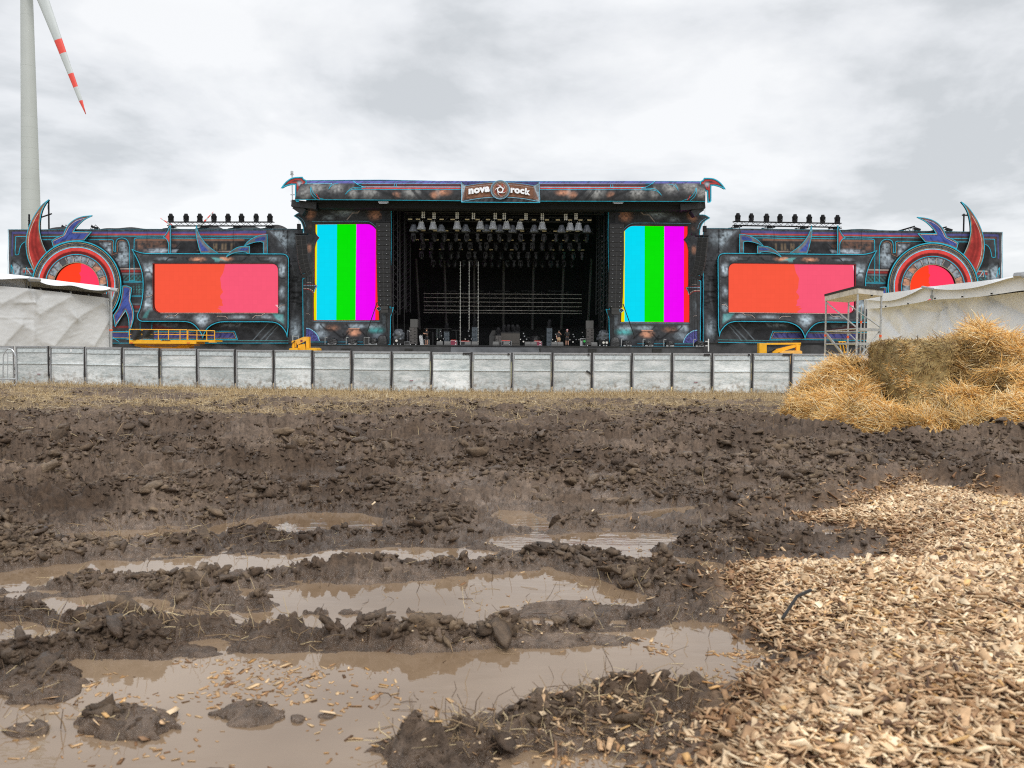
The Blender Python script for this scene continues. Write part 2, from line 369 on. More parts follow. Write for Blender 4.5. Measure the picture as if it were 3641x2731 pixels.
def build_ground():
    s = np.linspace(1/2.15, 1/24.0, 620); near = np.linspace(1.0, 2.12, 30)
    far = 24.0*np.exp(np.linspace(.02, math.log(5000/24.0), 90))
    ys = np.concatenate([near, 1/s, far])
    u0 = np.linspace(-.665, .665, 1080); side = .665+(np.linspace(0, 1, 61)[1:]**1.6)*2.6
    us = np.concatenate([-side[::-1], u0, side])
    Y, U = np.meshgrid(ys, us, indexing='ij'); X = U*(Y+.0)
    Z = height(X, Y); ny, nx = Y.shape
    V = np.stack([X, Y, Z], -1).reshape(-1, 3)
    i = np.arange(ny*nx).reshape(ny, nx)
    F = np.stack([i[:-1, :-1], i[:-1, 1:], i[1:, 1:], i[1:, :-1]], -1).reshape(-1, 4)
    # the rest of the field, behind the camera
    b = len(V); x0, x1 = X[0, 0], X[0, -1]
    V = np.concatenate([V, [(-5000, -3000, 0), (5000, -3000, 0), (5000, 1.0, 0), (-5000, 1, 0), (X[-1, -1], ys[-1], 0), (X[-1, 0], ys[-1], 0)]])
    lo = i[0]; F = np.concatenate([F, [[b+0, b+1, i[0, -1], i[0, 0]], [b+1, b+2, i[0, -1], i[0, -1]], [b+3, b+0, i[0, 0], i[0, 0]]]])
    F = F[:-2]; V_, F_ = V, F
    # vertex colours: where straw bleaches the soil, and how wet it is
    x, y, z = V[:, 0], V[:, 1], V[:, 2]
    mud = np.array([.057, .0345, .020]); lite = np.array([.160, .113, .080])
    t = fbm(x*1.2, y*1.2, 4, 61); t2 = fbm(x*9, y*9, 3, 62)
    c = mud+(lite-mud)*(np.clip(t*1.5-.30, 0, 1)*(.3+1.3*t2))[:, None]
    st = sst(12.8, 17, y+2.4*(fbm(x*.5, y*.9, 3, 63)-.5))*np.clip(fbm(x*.6, y*1.8, 4, 64)*4.2-1.9, 0, 1)
    st = np.maximum(st, sst(20.3, 21.6, y+3.4*(fbm(x*.35, y*.8, 4, 66)-.5)-1.2*sst(0, -8, x)))
    straw = np.array([.36, .27, .15]); c = c+(straw-c)*(st*(.35+.6*t2))[:, None]
    dc = np.where((y < 12) & (x > 0), chip_d(x, y), 9); k = sst(.05, -.25, dc+.25*(t2-.5)); c = c+(np.array([.24, .15, .085])-c)*k[:, None]
    far_ = sst(26, 40, y); c = c+(np.array([.20, .19, .10])-c)*far_[:, None]; bh = sst(22.8, 23.4, y)*sst(48, 40, y)*sst(0, 4, x); c = c+(np.array([.62, .44, .17])-c)*(.8*bh)[:, None]
    m = bpy.data.materials.new('churned_mud'); m.use_nodes = True; nt = m.node_tree; b_ = nt.nodes['Principled BSDF']; N = nt.nodes.new; L = nt.links.new
    vc = N('ShaderNodeVertexColor'); vc.layer_name = 'Col'; tc = N('ShaderNodeTexCoord')
    n1 = N('ShaderNodeTexNoise'); n1.inputs['Scale'].default_value = 22; n1.inputs['Detail'].default_value = 9; n1.inputs['Roughness'].default_value = .68; L(tc.outputs['Object'], n1.inputs[0])
    n2 = N('ShaderNodeTexNoise'); n2.inputs['Scale'].default_value = 1.3; n2.inputs['Detail'].default_value = 7; L(tc.outputs['Object'], n2.inputs[0])
    r1 = N('ShaderNodeMapRange'); r1.inputs[1].default_value = .3; r1.inputs[2].default_value = .7; r1.inputs[3].default_value = .5; r1.inputs[4].default_value = 1.5; L(n1.outputs[0], r1.inputs[0])
    sc = N('ShaderNodeVectorMath'); sc.operation = 'SCALE'; L(vc.outputs[0], sc.inputs[0]); L(r1.outputs[0], sc.inputs['Scale']); L(sc.outputs[0], b_.inputs['Base Color'])
    r2 = N('ShaderNodeMapRange'); wa = N('ShaderNodeVertexColor'); wa.layer_name = 'Wet'; wm = N('ShaderNodeMath'); wm.operation = 'MULTIPLY_ADD'; L(n2.outputs[0], wm.inputs[0]); wm.inputs[1].default_value = -.5; L(wa.outputs[0], wm.inputs[2])
    r2.inputs[1].default_value = -.15; r2.inputs[2].default_value = .55; r2.inputs[3].default_value = .88; r2.inputs[4].default_value = .16; L(wm.outputs[0], r2.inputs[0]); L(r2.outputs[0], b_.inputs['Roughness'])
    b_.inputs['Specular IOR Level'].default_value = .45
    bu = N('ShaderNodeBump'); bu.inputs['Distance'].default_value = .022; bu.inputs['Strength'].default_value = .9; L(n1.outputs[0], bu.inputs['Height']); L(bu.outputs[0], b_.inputs['Normal'])
    wet = np.clip(sst(.085, .015, z)*.9+.30*fbm(x*.8, y*1.8, 3, 67), 0, 1)*sst(15, 11, y); wet[-6:] = 0
    g = newmesh('ground', V_, F_, m, None, (0, 0, 0), False, c)
    at = g.data.color_attributes.new('Wet', 'FLOAT_COLOR', 'POINT'); at.data.foreach_set('color', np.repeat(wet.astype(np.float32), 4)); g.data.color_attributes.active_color_index = 0; tag(g, kind='structure')
    g['label'] = 'churned muddy field with tyre ruts and trampled stubble'
    return g
build_ground()
# standing rain water in the ruts
def build_water():
    m = bpy.data.materials.new('muddy_water'); m.use_nodes = True; nt = m.node_tree; b_ = nt.nodes['Principled BSDF']; N = nt.nodes.new; L = nt.links.new
    tc = N('ShaderNodeTexCoord'); n2 = N('ShaderNodeTexNoise'); n2.inputs['Scale'].default_value = .8; n2.inputs['Detail'].default_value = 4; L(tc.outputs['Object'], n2.inputs[0])
    cr = N('ShaderNodeValToRGB'); cr.color_ramp.elements[0].color = (.165, .109, .066, 1); cr.color_ramp.elements[1].color = (.255, .182, .120, 1); cr.color_ramp.elements[0].position = .35; cr.color_ramp.elements[1].position = .65
    L(n2.outputs[0], cr.inputs[0]); L(cr.outputs[0], b_.inputs['Base Color']); b_.inputs['Roughness'].default_value = .015; b_.inputs['IOR'].default_value = 1.72
    mp = N('ShaderNodeMapping'); mp.inputs['Scale'].default_value = (1, 2.2, 1); L(tc.outputs['Object'], mp.inputs[0])
    n1 = N('ShaderNodeTexNoise'); n1.inputs['Scale'].default_value = 5; n1.inputs['Detail'].default_value = 3; L(mp.outputs[0], n1.inputs[0])
    bu = N('ShaderNodeBump'); bu.inputs['Distance'].default_value = .0022; bu.inputs['Strength'].default_value = .6; L(n1.outputs[0], bu.inputs['Height']); L(bu.outputs[0], b_.inputs['Normal'])
    o = newmesh('puddle_water', [(-16, 1.05, .0), (16, 1.05, .0), (24, 19, .0), (-24, 19, .0)], [(0, 1, 2, 3)], m, None, (0, 0, 0))
    tag(o, kind='structure'); return o
build_water()

# ------------------------------------------------------------------ lumps of mud thrown up along the ruts
def clods():
    rng = np.random.default_rng(77); t = (1+5**.5)/2
    v = np.array([(-1,t,0),(1,t,0),(-1,-t,0),(1,-t,0),(0,-1,t),(0,1,t),(0,-1,-t),(0,1,-t),(t,0,-1),(t,0,1),(-t,0,-1),(-t,0,1)], float); f = [(0,11,5),(0,5,1),(0,1,7),(0,7,10),(0,10,11),(1,5,9),(5,11,4),(11,10,2),(10,7,6),(7,1,8),(3,9,4),(3,4,2),(3,2,6),(3,6,8),(3,8,9),(4,9,5),(2,4,11),(6,2,10),(8,6,7),(9,8,1)]
    v = list(map(tuple, v/np.linalg.norm(v[0]))); mid = {}; F2 = []
    def md(a, b):
        k = (min(a, b), max(a, b))
        if k not in mid: q = np.array(v[a])+np.array(v[b]); q /= np.linalg.norm(q); v.append(tuple(q)); mid[k] = len(v)-1
        return mid[k]
    for a, b, c in f: x, y, z = md(a, b), md(b, c), md(c, a); F2 += [(a, x, z), (b, y, x), (c, z, y), (x, y, z)]
    big = (np.array(v), np.array(F2)); small = (np.array(v[:12]), np.array(f)); VV, FF_, CC, WW, off = [], [], [], [], 0
    for (B, F), N0, mu, lo, hi, dk in ((big, 60000, -3.95, .014, .060, .36), (small, 230000, -4.6, .005, .028, .5)):
        nv = len(B); u = rng.random(N0); iy = 1/(1/2.4+(1/21.5-1/2.4)*u**.62); X = (rng.random(N0)*2-1)*.68*iy; Y = iy; Z = height(X, Y)
        dens = (1-.8*sst(4.2, 5.2, X)*sst(10.4, 11.2, Y))*np.clip(fbm(X*.9, Y*2.6, 4, 88)*3.4-1.15, 0, 1)*np.where(Y < 7, sst(.03, .075, Z), .25+.75*sst(.01, .10, Z))*sst(.0, .35, np.where((Y < 12) & (X > 0), chip_d(X, Y), 1))*(1-.6*sst(15, 18, Y))
        k = rng.random(N0) < dens*dk*2; X, Y, Z = X[k], Y[k], Z[k]; n = len(X); print('clods', n)
        r = np.clip(rng.lognormal(mu, .5, n), lo, hi)*np.clip(.55+Y/11, .6, 1.35)
        Q = np.linalg.qr(rng.normal(size=(n, 3, 3)))[0]; sc = np.stack([rng.uniform(.9, 2.0, n), rng.uniform(.6, 1.2, n), rng.uniform(.4, .9, n)], 1)
        W_ = B[None]*(1+.24*np.clip(rng.normal(size=(n, nv, 1)), -1.5, 1.5))*sc[:, None]*r[:, None, None]; W_ = np.einsum('nij,nvj->nvi', Q, W_); W_[..., 2] *= .7
        C = np.stack([X, Y, Z-r*.15], 1); VV.append((W_+C[:, None]).reshape(-1, 3)); FF_.append((F[None]+(np.arange(n)*nv)[:, None, None]).reshape(-1, 3)+off); off += n*nv
        t_ = fbm(X*1.2, Y*1.2, 4, 61); c = np.array([.057, .0345, .020])+(np.array([.165, .115, .072])-np.array([.057, .0345, .020]))*(np.clip(t_*1.5-.3, 0, 1)*rng.uniform(.0, 1.5, n))[:, None]; CC.append(np.repeat(c, nv, 0)); WW.append(np.repeat(rng.uniform(.0, .6, n), nv))
    o = newmesh('mud_clods', np.concatenate(VV), np.concatenate(FF_), bpy.data.materials['churned_mud'], None, (0, 0, 0), False, np.concatenate(CC)); tag(o, 'lumps of wet brown mud thrown up along the ruts', 'mud clods', kind='stuff')
    at = o.data.color_attributes.new('Wet', 'FLOAT_COLOR', 'POINT'); at.data.foreach_set('color', np.repeat(np.concatenate(WW).astype(np.float32), 4)); o.data.color_attributes.active_color_index = 0
clods()
# ------------------------------------------------------------------ printed scenic panels: cut boards whose print is laid into the mesh
CYAN = np.array((.03, .42, .60)); CYAN2 = np.array((.25, .62, .85)); RED = np.array((.55, .05, .045)); PURP = np.array((.065, .065, .22)); BLUE = np.array((.05, .085, .34))
GOLD = np.array((.50, .36, .22)); PINK = np.array((.75, .60, .55)); DARK = np.array((.046, .048, .054)); STEEL = np.array((.44, .53, .62)); COPP = np.array((.46, .22, .14)); INK = np.array((.010, .010, .012)); TEAL = np.array((.10, .42, .44))
class Paint:
    def __init__(s, X, Y, seed=0):
        s.X, s.Y = X, Y; s.C = np.tile(DARK, (len(X), 1)); s.seed = seed
        s.g = fbm(X/7., Y/7., 4, 100+seed); s.b = fbm(X/38., Y/38., 3, 200+seed)
        s.C = s.C*(.55+.95*s.g)[:, None]
    def mix(s, c, k):
        s.C = s.C+(np.asarray(c)-s.C)*np.clip(k, 0, 1)[:, None]; return s
    def poly(s, pts, c, k=1.0, soft=1.2): return s.mix(c, k*sst(soft, -soft, sdf(s.X, s.Y, pts)))
    def line(s, pts, w, c, k=1.0, closed=False, soft=1.3): return s.mix(c, k*sst(w/2+soft, w/2-soft*.3, dist_line(s.X, s.Y, pts, closed)))
    def glow(s, cx, cy, rx, ry, c, k=1.0):
        q = np.sqrt(((s.X-cx)/rx)**2+((s.Y-cy)/ry)**2); return s.mix(c, k*sst(1.15, .0, q)*np.clip(.35+(s.g-.3)*1.5, 0, 1.1))
    def plate(s, pts, c=STEEL, k=.75, dark=True):
        d = sdf(s.X, s.Y, pts)
        s.mix(c, k*sst(.5, -9, d)*np.clip((s.g-.25)*2.2, 0, 1)*(.35+.9*s.b))
        if dark: s.mix(INK, .75*sst(2.4, .6, np.abs(d)))
        return s
    def band(s, d, w, c, k=1.0): return s.mix(c, k*sst(w/2+1.0, w/2-.8, np.abs(d)))
    def streaks(s, m, k=.5, fx=5., fy=20.):
        n = vn((s.X+s.Y*.8)/fx, (s.Y-s.X*.1)/fy, 300); s.C = s.C*(1-k*m*(n > .62)*(.5+.5*n))[:, None]; return s
MATP = mat('printed_banner', rough=.7, vcol='Col', noise=.25, nscale=1.6, spec=.2)
def resample(poly, step, closed=True):
    out = []; n = len(poly)
    for i in range(n if closed else n-1):
        a, b = poly[i], poly[(i+1) % n]; L_ = math.hypot(b[0]-a[0], b[1]-a[1]); k = max(1, int(round(L_/step)))
        for j in range(k): out.append((a[0]+(b[0]-a[0])*j/k, a[1]+(b[1]-a[1])*j/k))
    if not closed: out.append(tuple(poly[-1]))
    return out
def smooth(pts, k=2, closed=False):
    """corner cutting of an open curve, end points kept"""
    p = [tuple(map(float, q)) for q in pts]
    for _ in range(k):
        q = [p[0]]
        for a, b in zip(p[:-1], p[1:]):
            q += [(a[0]*.75+b[0]*.25, a[1]*.75+b[1]*.25), (a[0]*.25+b[0]*.75, a[1]*.25+b[1]*.75)]
        q.append(p[-1]); p = q
    return p
def arc(cx, cy, r, a0, a1, n=40): return [(cx+r*math.cos(R(a0+(a1-a0)*i/n)), cy+r*math.sin(R(a0+(a1-a0)*i/n))) for i in range(n+1)]
def offset_strip(pts, w, closed):
    n = len(pts); L_, R_ = [], []
    for i in range(n):
        a = pts[(i-1) % n] if (closed or i > 0) else pts[i]; b = pts[(i+1) % n] if (closed or i < n-1) else pts[i]; p = pts[i]
        def un(u, v):
            l = math.hypot(u, v) or 1; return u/l, v/l
        d1 = un(p[0]-a[0], p[1]-a[1]); d2 = un(b[0]-p[0], b[1]-p[1])
        if a == p: d1 = d2
        if b == p: d2 = d1
        m_ = un(d1[0]+d2[0], d1[1]+d2[1]); nx, ny = -m_[1], m_[0]
        c = max(.45, m_[0]*d2[0]+m_[1]*d2[1]); h = w/2/c
        L_.append((p[0]+nx*h, p[1]+ny*h)); R_.append((p[0]-nx*h, p[1]-ny*h))
    return L_, R_
def art(name, poly, Y, paint, parent, holes=(), ribbons=(), mapf=None, thick=.06, step=4.0, seed=0, edge=INK, material=None, depthf=None):
    """a flat board cut to an outline (photo pixels on the upright plane y = Y), with its print; ribbons are printed lines"""
    mapf = mapf or (lambda x, y: (x, y))
    loops = [resample(poly, step)]+[resample(h, step) for h in holes]
    pts = []; edges = []
    for lp in loops:
        b = len(pts); pts += lp; edges += [(b+i, b+(i+1) % len(lp)) for i in range(len(lp))]
    nb = len(pts); A = np.array(loops[0]); x0, y0 = A.min(0); x1, y1 = A.max(0)
    gx, gy = np.meshgrid(np.arange(x0+step/2, x1, step), np.arange(y0+step/2, y1, step)); gx = gx.ravel(); gy = gy.ravel()
    def inside(x, y):
        k = in_poly(x, y, poly)
        for h in holes: k &= ~in_poly(x, y, h)
        return k
    k = inside(gx, gy); gx, gy = gx[k], gy[k]; d = dist_line(gx, gy, poly, True)
    for h in holes: d = np.minimum(d, dist_line(gx, gy, h, True))
    k = d > step*.45; gx, gy = gx[k], gy[k]
    allp = [Vector(p) for p in pts]+[Vector(p) for p in zip(gx.tolist(), gy.tolist())]
    vo, eo, fo, ov, oe, of = delaunay_2d_cdt(allp, edges, [], 0, 1e-5)
    V2 = np.array([tuple(v) for v in vo]); F = np.array([f for f in fo if len(f) == 3]); c = V2[F].mean(1); F = F[inside(c[:, 0], c[:, 1])]
    def world(xy, yy):
        mx_, my_ = mapf(xy[:, 0], xy[:, 1]); return PV(mx_, my_, yy)
    V3 = world(V2, Y)
    if depthf is not None: V3[:, 1] += depthf(V2[:, 0], V2[:, 1])
    e1 = V3[F[:, 1]]-V3[F[:, 0]]; e2 = V3[F[:, 2]]-V3[F[:, 0]]; ny_ = np.cross(e1, e2)[:, 1]
    F = np.where((ny_ > 0)[:, None], F[:, ::-1], F)
    pn = Paint(V2[:, 0], V2[:, 1], seed); paint(pn); C = pn.C
    Vs = [V3]; Fs = [F]; Cs = [C]; b = len(V3)
    # back sheet
    Vb = V3+np.array([0, thick, 0]); Vs.append(Vb); Fs.append(F[:, ::-1]+b); Cs.append(np.tile(INK, (len(V3), 1))); b += len(V3)
    for lp in loops:
        q = np.array(lp); f_ = world(q, Y); 
        if depthf is not None: f_[:, 1] += depthf(q[:, 0], q[:, 1])
        n = len(q); Vs.append(np.concatenate([f_, f_+np.array([0, thick, 0])])); Cs.append(np.tile(edge, (2*n, 1)))
        i = np.arange(n); j = (i+1) % n; Fs.append(np.concatenate([np.stack([b+i, b+j, b+n+j], 1), np.stack([b+i, b+n+j, b+n+i], 1)])); b += 2*n
    zo = -.012 if depthf is None else -.03
    for rb in ribbons:
        pts_, w, col = rb[0], rb[1]*.86, rb[2]; closed = rb[3] if len(rb) > 3 else False
        pts_ = resample([tuple(p) for p in pts_], 4.0, closed) if depthf is not None else pts_
        L_, R_ = offset_strip([tuple(p) for p in pts_], w, closed); n = len(L_)
        xy = np.array(L_+R_); f_ = world(xy, Y)
        if depthf is not None: f_[:, 1] += depthf(xy[:, 0], xy[:, 1])
        f_ += np.array([0, zo, 0]); zo -= .0015
        i = np.arange(n if closed else n-1); j = (i+1) % n
        Vs.append(f_); Cs.append(np.tile(np.asarray(col), (2*n, 1))); Fs.append(np.concatenate([np.stack([b+i, b+j, b+n+j], 1), np.stack([b+i, b+n+j, b+n+i], 1)])); b += 2*n
    o = newmesh(name, np.concatenate(Vs), np.concatenate(Fs), material or MATP, parent, None if parent else (float(V3[:, 0].mean()), Y, 0), False, np.concatenate(Cs))
    return o
def c1(*p): return [(x/3.6867, 680+y/3.6867) for x, y in p]
def c2(*p): return [(450+x/3.16, 720+y/3.16) for x, y in p]
def c7(*p): return [(x/3.16, 900+y/3.16) for x, y in p]
def c3(*p): return [(980+x/3.6867, 600+y/3.6867) for x, y in p]
def c4(*p): return [(980+x/3.6867, 900+y/3.6867) for x, y in p]
def c8(*p): return [(1500+x/3.6867, 600+y/3.6867) for x, y in p]
def cl(*p): return [(1640+x/7.9, 630+y/7.9) for x, y in p]
# ------------------------------------------------------------------ stage wings
YW = 87.0
def MW(x, y): xr = 3118-(x-469)*1.0144; return xr, y+.0118*(xr-2553)-2.5
DX, DY, DR = 272.0, 1015.5, 159.5
SURR = c2((62,527),(85,538),(110,549),(145,560),(180,568),(220,573),(270,575),(1730,578),(1765,580),(1795,592),(1814,615),(1820,650),(1817,1000),(1815,1400),(1808,1460),(1804,1512),(1797,1470),(1775,1432),(1748,1398),(1715,1370),(1680,1352),(1640,1344),(1560,1340),(1100,1340),(1050,1343),(1000,1356),(955,1376),(920,1402),(890,1436),(870,1475),(856,1522),(845,1485),(830,1455),(805,1422),(780,1392),(750,1366),(715,1348),(665,1338),(600,1336),(175,1335),(148,1326),(128,1305),(121,1280),(126,1252),(148,1205),(165,1145),(178,1075),(185,1000),(187,920),(184,850),(175,790),(160,735),(140,680),(115,625),(88,575))
HOLE = c2((297,688),(1630,689),(1662,695),(1686,712),(1700,740),(1703,775),(1703,1240),(385,1238),(345,1230),(315,1208),(300,1175),(297,1130))
WL = [33,]
def wing_paint(p):
    X, Y = p.X, p.Y
    # plates of the printed machine skin
    p.glow(62, 965, 26, 40, STEEL, .9); p.plate(c1((160,905),(270,985),(270,1120),(150,1150)), STEEL, .9)
    p.poly(c1((260,700),(330,660),(430,680),(430,1000),(280,960)), INK, .7, 3)
    p.poly(c1((540,650),(700,650),(680,720),(620,800),(560,700)), INK, .8, 2)
    p.plate(c1((1280,665),(1470,660),(1470,840),(1560,900),(1500,980),(1400,800)), STEEL, 1.1)
    p.poly(c1((1200,665),(1290,680),(1340,760),(1290,720)), INK, .8, 3)
    p.plate(c1((1535,660),(1570,640),(1640,645),(1690,720),(1690,1000),(1560,1000),(1500,880),(1540,840)), STEEL, .8)
    p.glow(445, 912, 30, 30, STEEL, .7)
    p.plate(c1((1790,640),(2200,640),(2200,820),(1900,815),(1790,790)), COPP*.5, .8)
    p.plate(c2((230,515),(430,510),(600,520),(560,570),(250,570)), STEEL, 1.2); p.glow(560, 893, 60, 14, STEEL, .9)
    p.plate(c2((495,455),(610,455),(540,520),(495,520)), COPP, .55)
    p.poly(c2((90,400),(1560,400),(1560,408),(90,408)), INK, .3)
    cop = c2((100,410),(1330,410),(1330,432),(100,432)); p.poly(cop, COPP*.8, .55)
    p.poly(c2((620,435),(1330,435),(1380,570),(560,570)), INK, .55, 5)
    hx = c2((880,455),(1210,455),(1180,545),(980,545)); d = sdf(X, Y, hx); hexn = (np.sin(X*1.35)*np.sin(Y*1.7+X*.2)) > .1
    p.mix(GOLD*.5, .55*sst(4, -8, d)*hexn)
    p.line(c2((790,545),(1175,548)), 1.6, PINK, .7); p.poly(c2((780,550),(1000,550),(1000,570),(760,570)), INK*2, .6)
    p.poly(c2((1240,440),(1535,440),(1535,570),(1380,570),(1320,500)), INK, .75, 3)
    # right part of the cloth
    p.plate(c2((1560,320),(1810,310),(1812,520),(1700,440),(1600,340)), STEEL, .85, False); p.glow(1010, 862, 26, 26, STEEL, .7)
    p.line(smooth(c2((1590,320),(1690,400),(1770,520),(1812,640))), 5, DARK*1.9, .9); p.line(smooth(c2((1605,315),(1700,395),(1780,515),(1815,600))), 1, STEEL*.6, .6)
    p.line(smooth(c2((1820,590),(1890,800),(1915,1000),(1880,1200),(1850,1350))), 6, DARK*2.1, .8)
    p.poly(c2((1822,560),(1990,560),(1990,1560),(1822,1560)), DARK*1.3, .25); p.glow(1050, 1170, 24, 50, STEEL, .95); p.glow(1040, 850, 24, 40, STEEL, .45)
    w = fbm(X/30., Y/5.5, 3, 402); m = sst(1022, 1034, X)*sst(880, 930, Y)*sst(1120, 1080, Y); p.C *= (1-.75*m*(w > .55)*(w*1.2))[:, None]
    # bands of the machine belt
    for x0, x1 in ((80, 120), (420, 510)):
        p.poly([(x0, 953.5), (x1, 953.5), (x1, 956.5), (x0, 956.5)], PINK, .8); p.poly([(x0, 960), (x1, 960), (x1, 967), (x0, 967)], RED*.75, .9)
        p.poly([(x0, 972), (x1, 972), (x1, 976), (x0, 976)], STEEL*.7, .5)
        d = sdf(X, Y, [(x0, 978), (x1, 978), (x1, 1000), (x0, 1000)]); p.mix(TEAL*.5, .7*sst(2, -2, d)*((np.sin(X*1.3)*np.sin(Y*1.3)) > .2))
        p.poly([(x0, 1002), (x1, 1002), (x1, 1005.5), (x0, 1005.5)], CYAN, .9, .8)
    d = sdf(X, Y, c1((1730,1240),(1870,1230),(1870,1345),(1730,1340))); n = np.abs(np.sin(X*.32)*np.cos(Y*.36)); p.mix(TEAL*.8, .8*sst(4, -2, d)*(n > .6))
    p.poly(c1((1700,1368),(1875,1368),(1875,1382),(1700,1382)), CYAN, .9, .8)
    p.poly(c7((1380,570),(1605,575),(1605,580),(1380,580)), STEEL, .4); p.poly(c7((1380,590),(1605,590),(1605,620),(1380,620)), RED*.5, .7); p.poly(c7((1380,645),(1605,645),(1605,655),(1380,655)), PINK*.7, .7)
    p.poly(c7((1225,820),(1450,820),(1450,838),(1225,838)), RED*.55, .7)
    # lower belt
    lb = c7((1225,900),(1480,900),(1480,943),(1225,943)); p.poly(lb, PURP, .95); p.poly(c2((290,1465),(1205,1465),(1228,1520),(290,1520)), PURP*1.1, .97)
    p.streaks(sst(1.5, -1.5, sdf(X, Y, c2((290,1465),(1205,1465),(1228,1520),(290,1520)))), .6)
    p.plate(c2((300,1350),(600,1350),(560,1420),(330,1400)), STEEL*.6, .7, False); p.plate(c2((980,1350),(1330,1350),(1260,1410),(1060,1405)), STEEL*.8, .75, False)
    p.poly(c2((560,1430),(1400,1420),(1500,1540),(1260,1545),(1225,1452)), INK*1.4, .7, 6)
    for a, b in (((1600,1345),(1425,1540)), ((1690,1360),(1500,1550)), ((1700,1385),(1560,1550))): p.line(c2(a, b), 1.6, STEEL*.6, .6)
    p.poly(c2((290,1360),(420,1390),(560,1420),(700,1440),(290,1440)), RED*.25, .6, 3)
    p.plate(c2((155,1345),(285,1345),(285,1450),(155,1450)), PURP*.4, .7)
    # top belt
    topy = 817-.0035*(X-33)
    r = Y-topy; p.mix(DARK*1.9, .9*(sst(0, 1, r)*sst(6.2, 5.2, r))*(vn(X/1.5, Y/1.5, 7) > .4))
    inb = (X > 46)
    def hb(a, b, c, k, x0=46, x1=945): p.mix(c, k*sst(a-.8, a+.3, r)*sst(b+.8, b-.3, r)*(X > x0)*(X < x1))
    hb(8.5, 15.5, PURP*1.25, .9); hb(17.5, 19.6, RED, .9, 50); hb(21, 24.5, COPP*.45, .6, 56)
    v = lambda a, b, c, k, y1: p.mix(c, k*(X > a)*(X < b)*(Y > 826)*(Y < y1))
    v(43, 47, PURP*1.2, .9, 910); v(48, 50.5, RED*.9, .9, 912); v(35, 40, DARK*2, .7, 1160)
WP = lambda *a: c1(*a)
def wing_ribbons():
    t = 2.3
    return [
      (c1((205,835),(205,595),(2150,588))+c2((1485,378)), t, CYAN), (smooth(c1((330,662),(285,690),(255,760),(250,835),(205,835)), 2), t, CYAN),
      (c1((540,637))+smooth(c1((1450,637),(1490,640),(1495,665)), 2)+c1((1492,785),(1515,788))+smooth(c1((1520,700),(1530,640),(1570,618),(1612,612),(1665,630),(1695,680),(1700,740)), 2)+c1((1700,1176),(1762,1176))+smooth(c1((1760,640),(1765,618),(1800,613)), 2)+c2((470,402),(1430,402)), t, CYAN),
      (c1((1300,650),(1460,655),(1480,670),(1475,790),(1468,840),(1540,810)), 1.6, COPP*.8), (smooth(c1((1540,800),(1540,690),(1570,650),(1612,645),(1650,660)), 2), 2.6, COPP*.6),
      (c1((150,1060),(150,965),(170,1010),(190,1090)), t, CYAN), (c1((325,1100),(345,1000),(380,1050),(420,1105)), t, CYAN), (c1((350,1090),(357,1030),(400,1090)), 1.6, PINK),
      (c2((0,1447),(1215,1447),(1248,1538),(0,1538)), 2.4, CYAN), (c2((0,1462),(1200,1462),(1230,1525),(0,1525)), 1.2, GOLD),
      (c7((1225,882),(1480,882)), 2.6, CYAN), (c7((1225,893),(1480,893)), 1.5, GOLD), (c7((1225,947),(1480,950)), 1.5, GOLD), (c7((1225,962),(1480,964)), 2.2, CYAN), (c7((1225,900),(1280,955),(1340,995)), 2, CYAN),
      (c2((-400,1580),(1820,1580)), 2.2, CYAN*.9), (c2((990,1553),(1820,1551)), 1.2, TEAL), (c2((1985,305),(1985,1585)), 2.4, CYAN),
      (c2((158,1340),(158,1450)), 2, CYAN), (c2((286,1350),(286,1450)), 2, CYAN),
      (c2((1812,310),(1812,600)), 1.4, INK), (c1((1930,500),(1930,760)), .9, INK), (c2((1200,300),(1200,545)), .9, INK), (c1((635,505),(635,640)), .9, INK), (c1((1410,500),(1410,800)), .9, INK),
      (c1((112,505),(112,1500)), 2.0, CYAN*.8), (c1((112,503),(2200,497))+c2((1985,300)), 1.2, CYAN*.55),
    ]
